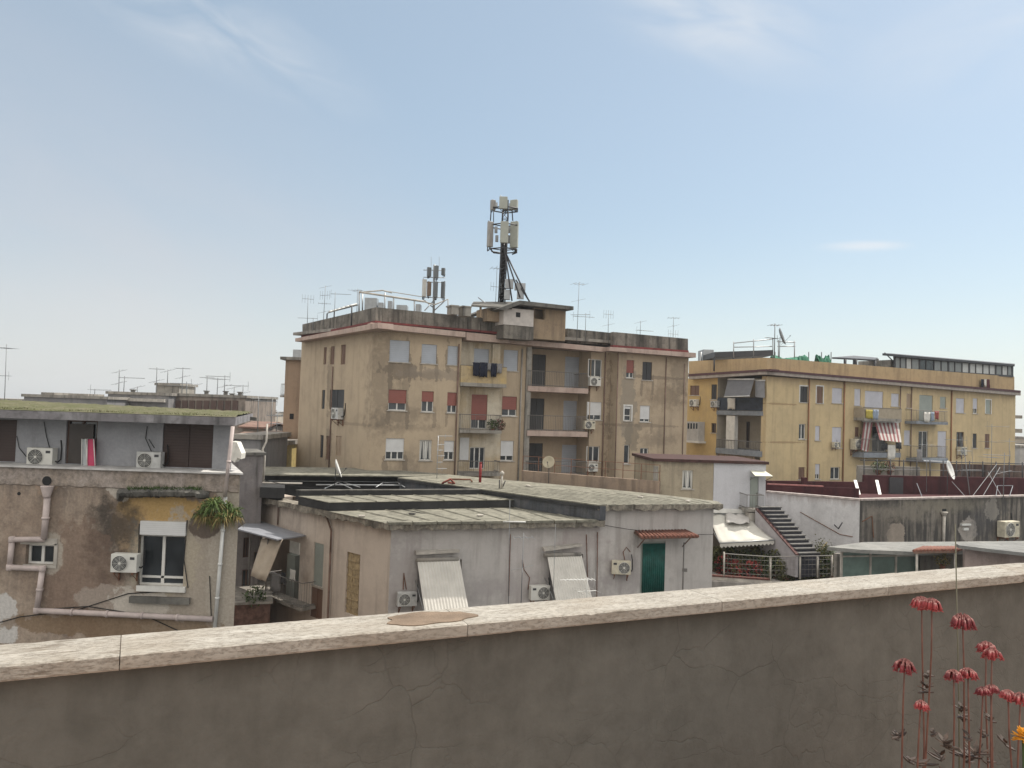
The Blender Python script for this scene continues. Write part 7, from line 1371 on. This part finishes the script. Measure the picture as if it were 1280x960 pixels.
fa = ((5, 520, 430, 40, 'near aerial cut by the left edge of the photo above the moss roof', ('v', 'y')), (148, 500, 462, 91, 'leftmost aerial on the distant grey roof', ('x', 'x')), (154, 500, 470, 91, 'second aerial from the left on the distant grey roof', ('y',)), (195, 498, 459, 92, 'aerial just left of the distant stair head', ('v', 'x')), (209, 484, 462, 96, 'aerial on top of the distant stair head', ('x',)), (227, 498, 459, 94, 'tall aerial just right of the distant stair head', ('v', 'x', 'y')), (233, 500, 478, 94, 'short aerial right of the tall one by the distant stair head', ('y',)), (243, 500, 480, 95, 'faint short aerial in the middle of the distant brownish roof', ('x',)), (258, 500, 470, 95, 'thin aerial above the narrow dark chimney', ('v',)), (271, 500, 472, 95, 'thin aerial between two distant chimneys', ('v',)), (280, 500, 469, 95, 'tall aerial by the taller distant chimney', ('y', 'x')), (292, 503, 483, 95, 'low aerial by the shorter distant chimney', ('x',)), (303, 505, 481, 95, 'low aerial at the right end of the distant brownish roof', ('y', 'x')), (118, 503, 486, 88, 'small lone aerial at the left of the distant roofs', ('y',)), (171, 500, 483, 92, 'tiny aerial beside the left chimneys of the distant grey roof', ('x',)),
      (322, 545, 495, 70, 'dark aerial with a flat top between the mossy roof and the brown building', ('v',)), (338, 545, 499, 72, 'leaning aerial with long boom left of the brown building', ('y', 'y')), (345, 548, 515, 74, 'short aerial with crossed arms left of the brown building', ('x', 'v')))
for i, a in enumerate(fa): aerial(a[0], a[1], a[2], a[3], a[4], a[5], 200 + i, r=.055 if a[3] > 80 else .045 if a[3] > 50 else .02, es=2.0 if a[3] > 80 else 1.4 if a[3] > 50 else .8)
tl = stucco('old_roof_tiles', (.20, .125, .10), (.09, .07, .06), (.26, .18, .15), .4, .7, .6)
def gable(label, x0, x1, ye, yr, D_, wall, dep=7):
    a, b_ = at(x0, ye, D_), at(x1, ye, D_); zr2 = at(x0, yr, D_ + dep / 2).z; z = a.z; c = thing('tiled_house', label, 'house', Vector((a.x, D_, 0)), 'small tiled houses in the gap'); m = MB(); m.box(a.x, b_.x, D_, D_ + dep, 0, z); m.build('wall', wall, c)
    m = MB(); xm = (a.x + b_.x) / 2; m.prism([(a.x - .3, D_ - .3, z), (b_.x + .3, D_ - .3, z), (b_.x + .3, D_ + dep / 2, zr2), (a.x - .3, D_ + dep / 2, zr2)], [(a.x - .3, D_ - .3, z - .15), (b_.x + .3, D_ - .3, z - .15), (b_.x + .3, D_ + dep / 2, zr2 - .15), (a.x - .3, D_ + dep / 2, zr2 - .15)]); m.prism([(a.x - .3, D_ + dep + .3, z), (b_.x + .3, D_ + dep + .3, z), (b_.x + .3, D_ + dep / 2, zr2), (a.x - .3, D_ + dep / 2, zr2)], [(a.x - .3, D_ + dep + .3, z - .15), (b_.x + .3, D_ + dep + .3, z - .15), (b_.x + .3, D_ + dep / 2, zr2 - .15), (a.x - .3, D_ + dep / 2, zr2 - .15)]); m.build('roof', tl, c); return c
gable('small house with faded red roof just right of the far brownish building', 303, 330, 533, 526, 72, fb1); gable('small house with pink tiled roof left of the brown building', 318, 352, 543, 538, 62, plain('ochre_wall', (.42, .30, .12), .8, var=.2)); gable('house with worn grey red roof behind the pale flue', 290, 322, 545, 539, 55, fb2)
c, z = far('yellow_house', 'small ochre house wall with dark window left of the beige block', 333, 357, 556, 590, 58, plain('ochre_yellow_wall', (.36, .28, .11), .8, var=.25), 3, cat='house'); m = MB(); a, b_ = at(342, 577, 57.9), at(350, 569, 57.9); m.box(a.x, b_.x, 57.85, 57.99, a.z, b_.z); m.build('window', M['glass'], c)
far('grey_shed', 'dark grey rounded shed roof behind the white tarpaulin', 296, 326, 549, 575, 50, fb2, 6, cat='shed')
rd = random.Random(99); cols = [plain('distant_wall_%d' % i, c_, .9, var=.2, vs=.5) for i, c_ in enumerate(((.38, .33, .27), (.42, .40, .38), (.36, .28, .20), (.30, .28, .28)))]
k = 0
for (x0, x1, yt, D_, lab) in ((312, 330, 519, 160, 'hazy distant block left of the brown building, behind a flat topped aerial'), (331, 346, 523, 190, 'hazy distant pinkish block in the gap left of the brown building'), (340, 356, 516, 260, 'tallest hazy distant block just left of the brown building'), (322, 336, 513, 420, 'faintest bluish far block on the horizon left of the brown building'), (1269, 1285, 548, 130, 'pale distant block at the extreme right edge'), (1275, 1320, 560, 110, 'low distant block at the right edge under the pale one'), (-60, 40, 500, 140, 'distant low block at the extreme left behind the moss roof')):
    c, z = far('distant_building', lab, x0, x1, yt, 0, D_, cols[k % 4], 14); k += 1; m = MB(); a, b_ = at(x0, yt, D_), at(x1, yt, D_); n = max(2, int((b_.x - a.x) / 3))
    for j in range(3):
        for i in range(n): xx = a.x + (b_.x - a.x) * (i + .5) / n; m.box(xx - .5, xx + .5, D_ - .08, D_ - .01, z - 2.2 - j * 3, z - .8 - j * 3)
    m.build('window_rows', M['glass'], c)
# overhead cables
cable([at(455, 404, 50), at(560, 545, 42)], .3, 'x') if 0 else None
cable([CR.pt(*CR.hit(748, 655, .1), .1), at(893, 668, 37.5)], .15, 'thin cable along the top of the white wall above the green door', .012)
# ---------------------------------------------------------------- light haze over the roofs
hm = bpy.data.materials.new('haze'); hm.use_nodes = True; nt = hm.node_tree; nt.nodes.clear(); o_ = nt.nodes.new('ShaderNodeOutputMaterial'); v_ = nt.nodes.new('ShaderNodeVolumePrincipled')
v_.inputs['Color'].default_value = (.86, .89, .93, 1); v_.inputs['Density'].default_value = .00035; v_.inputs['Anisotropy'].default_value = .2; nt.links.new(v_.outputs[0], o_.inputs['Volume'])
m = MB(); m.box(-700, 700, -120, 1150, -1, 40); tag(m.build('haze', hm), 'thin haze in the air over the roofs', 'haze', kind='stuff')
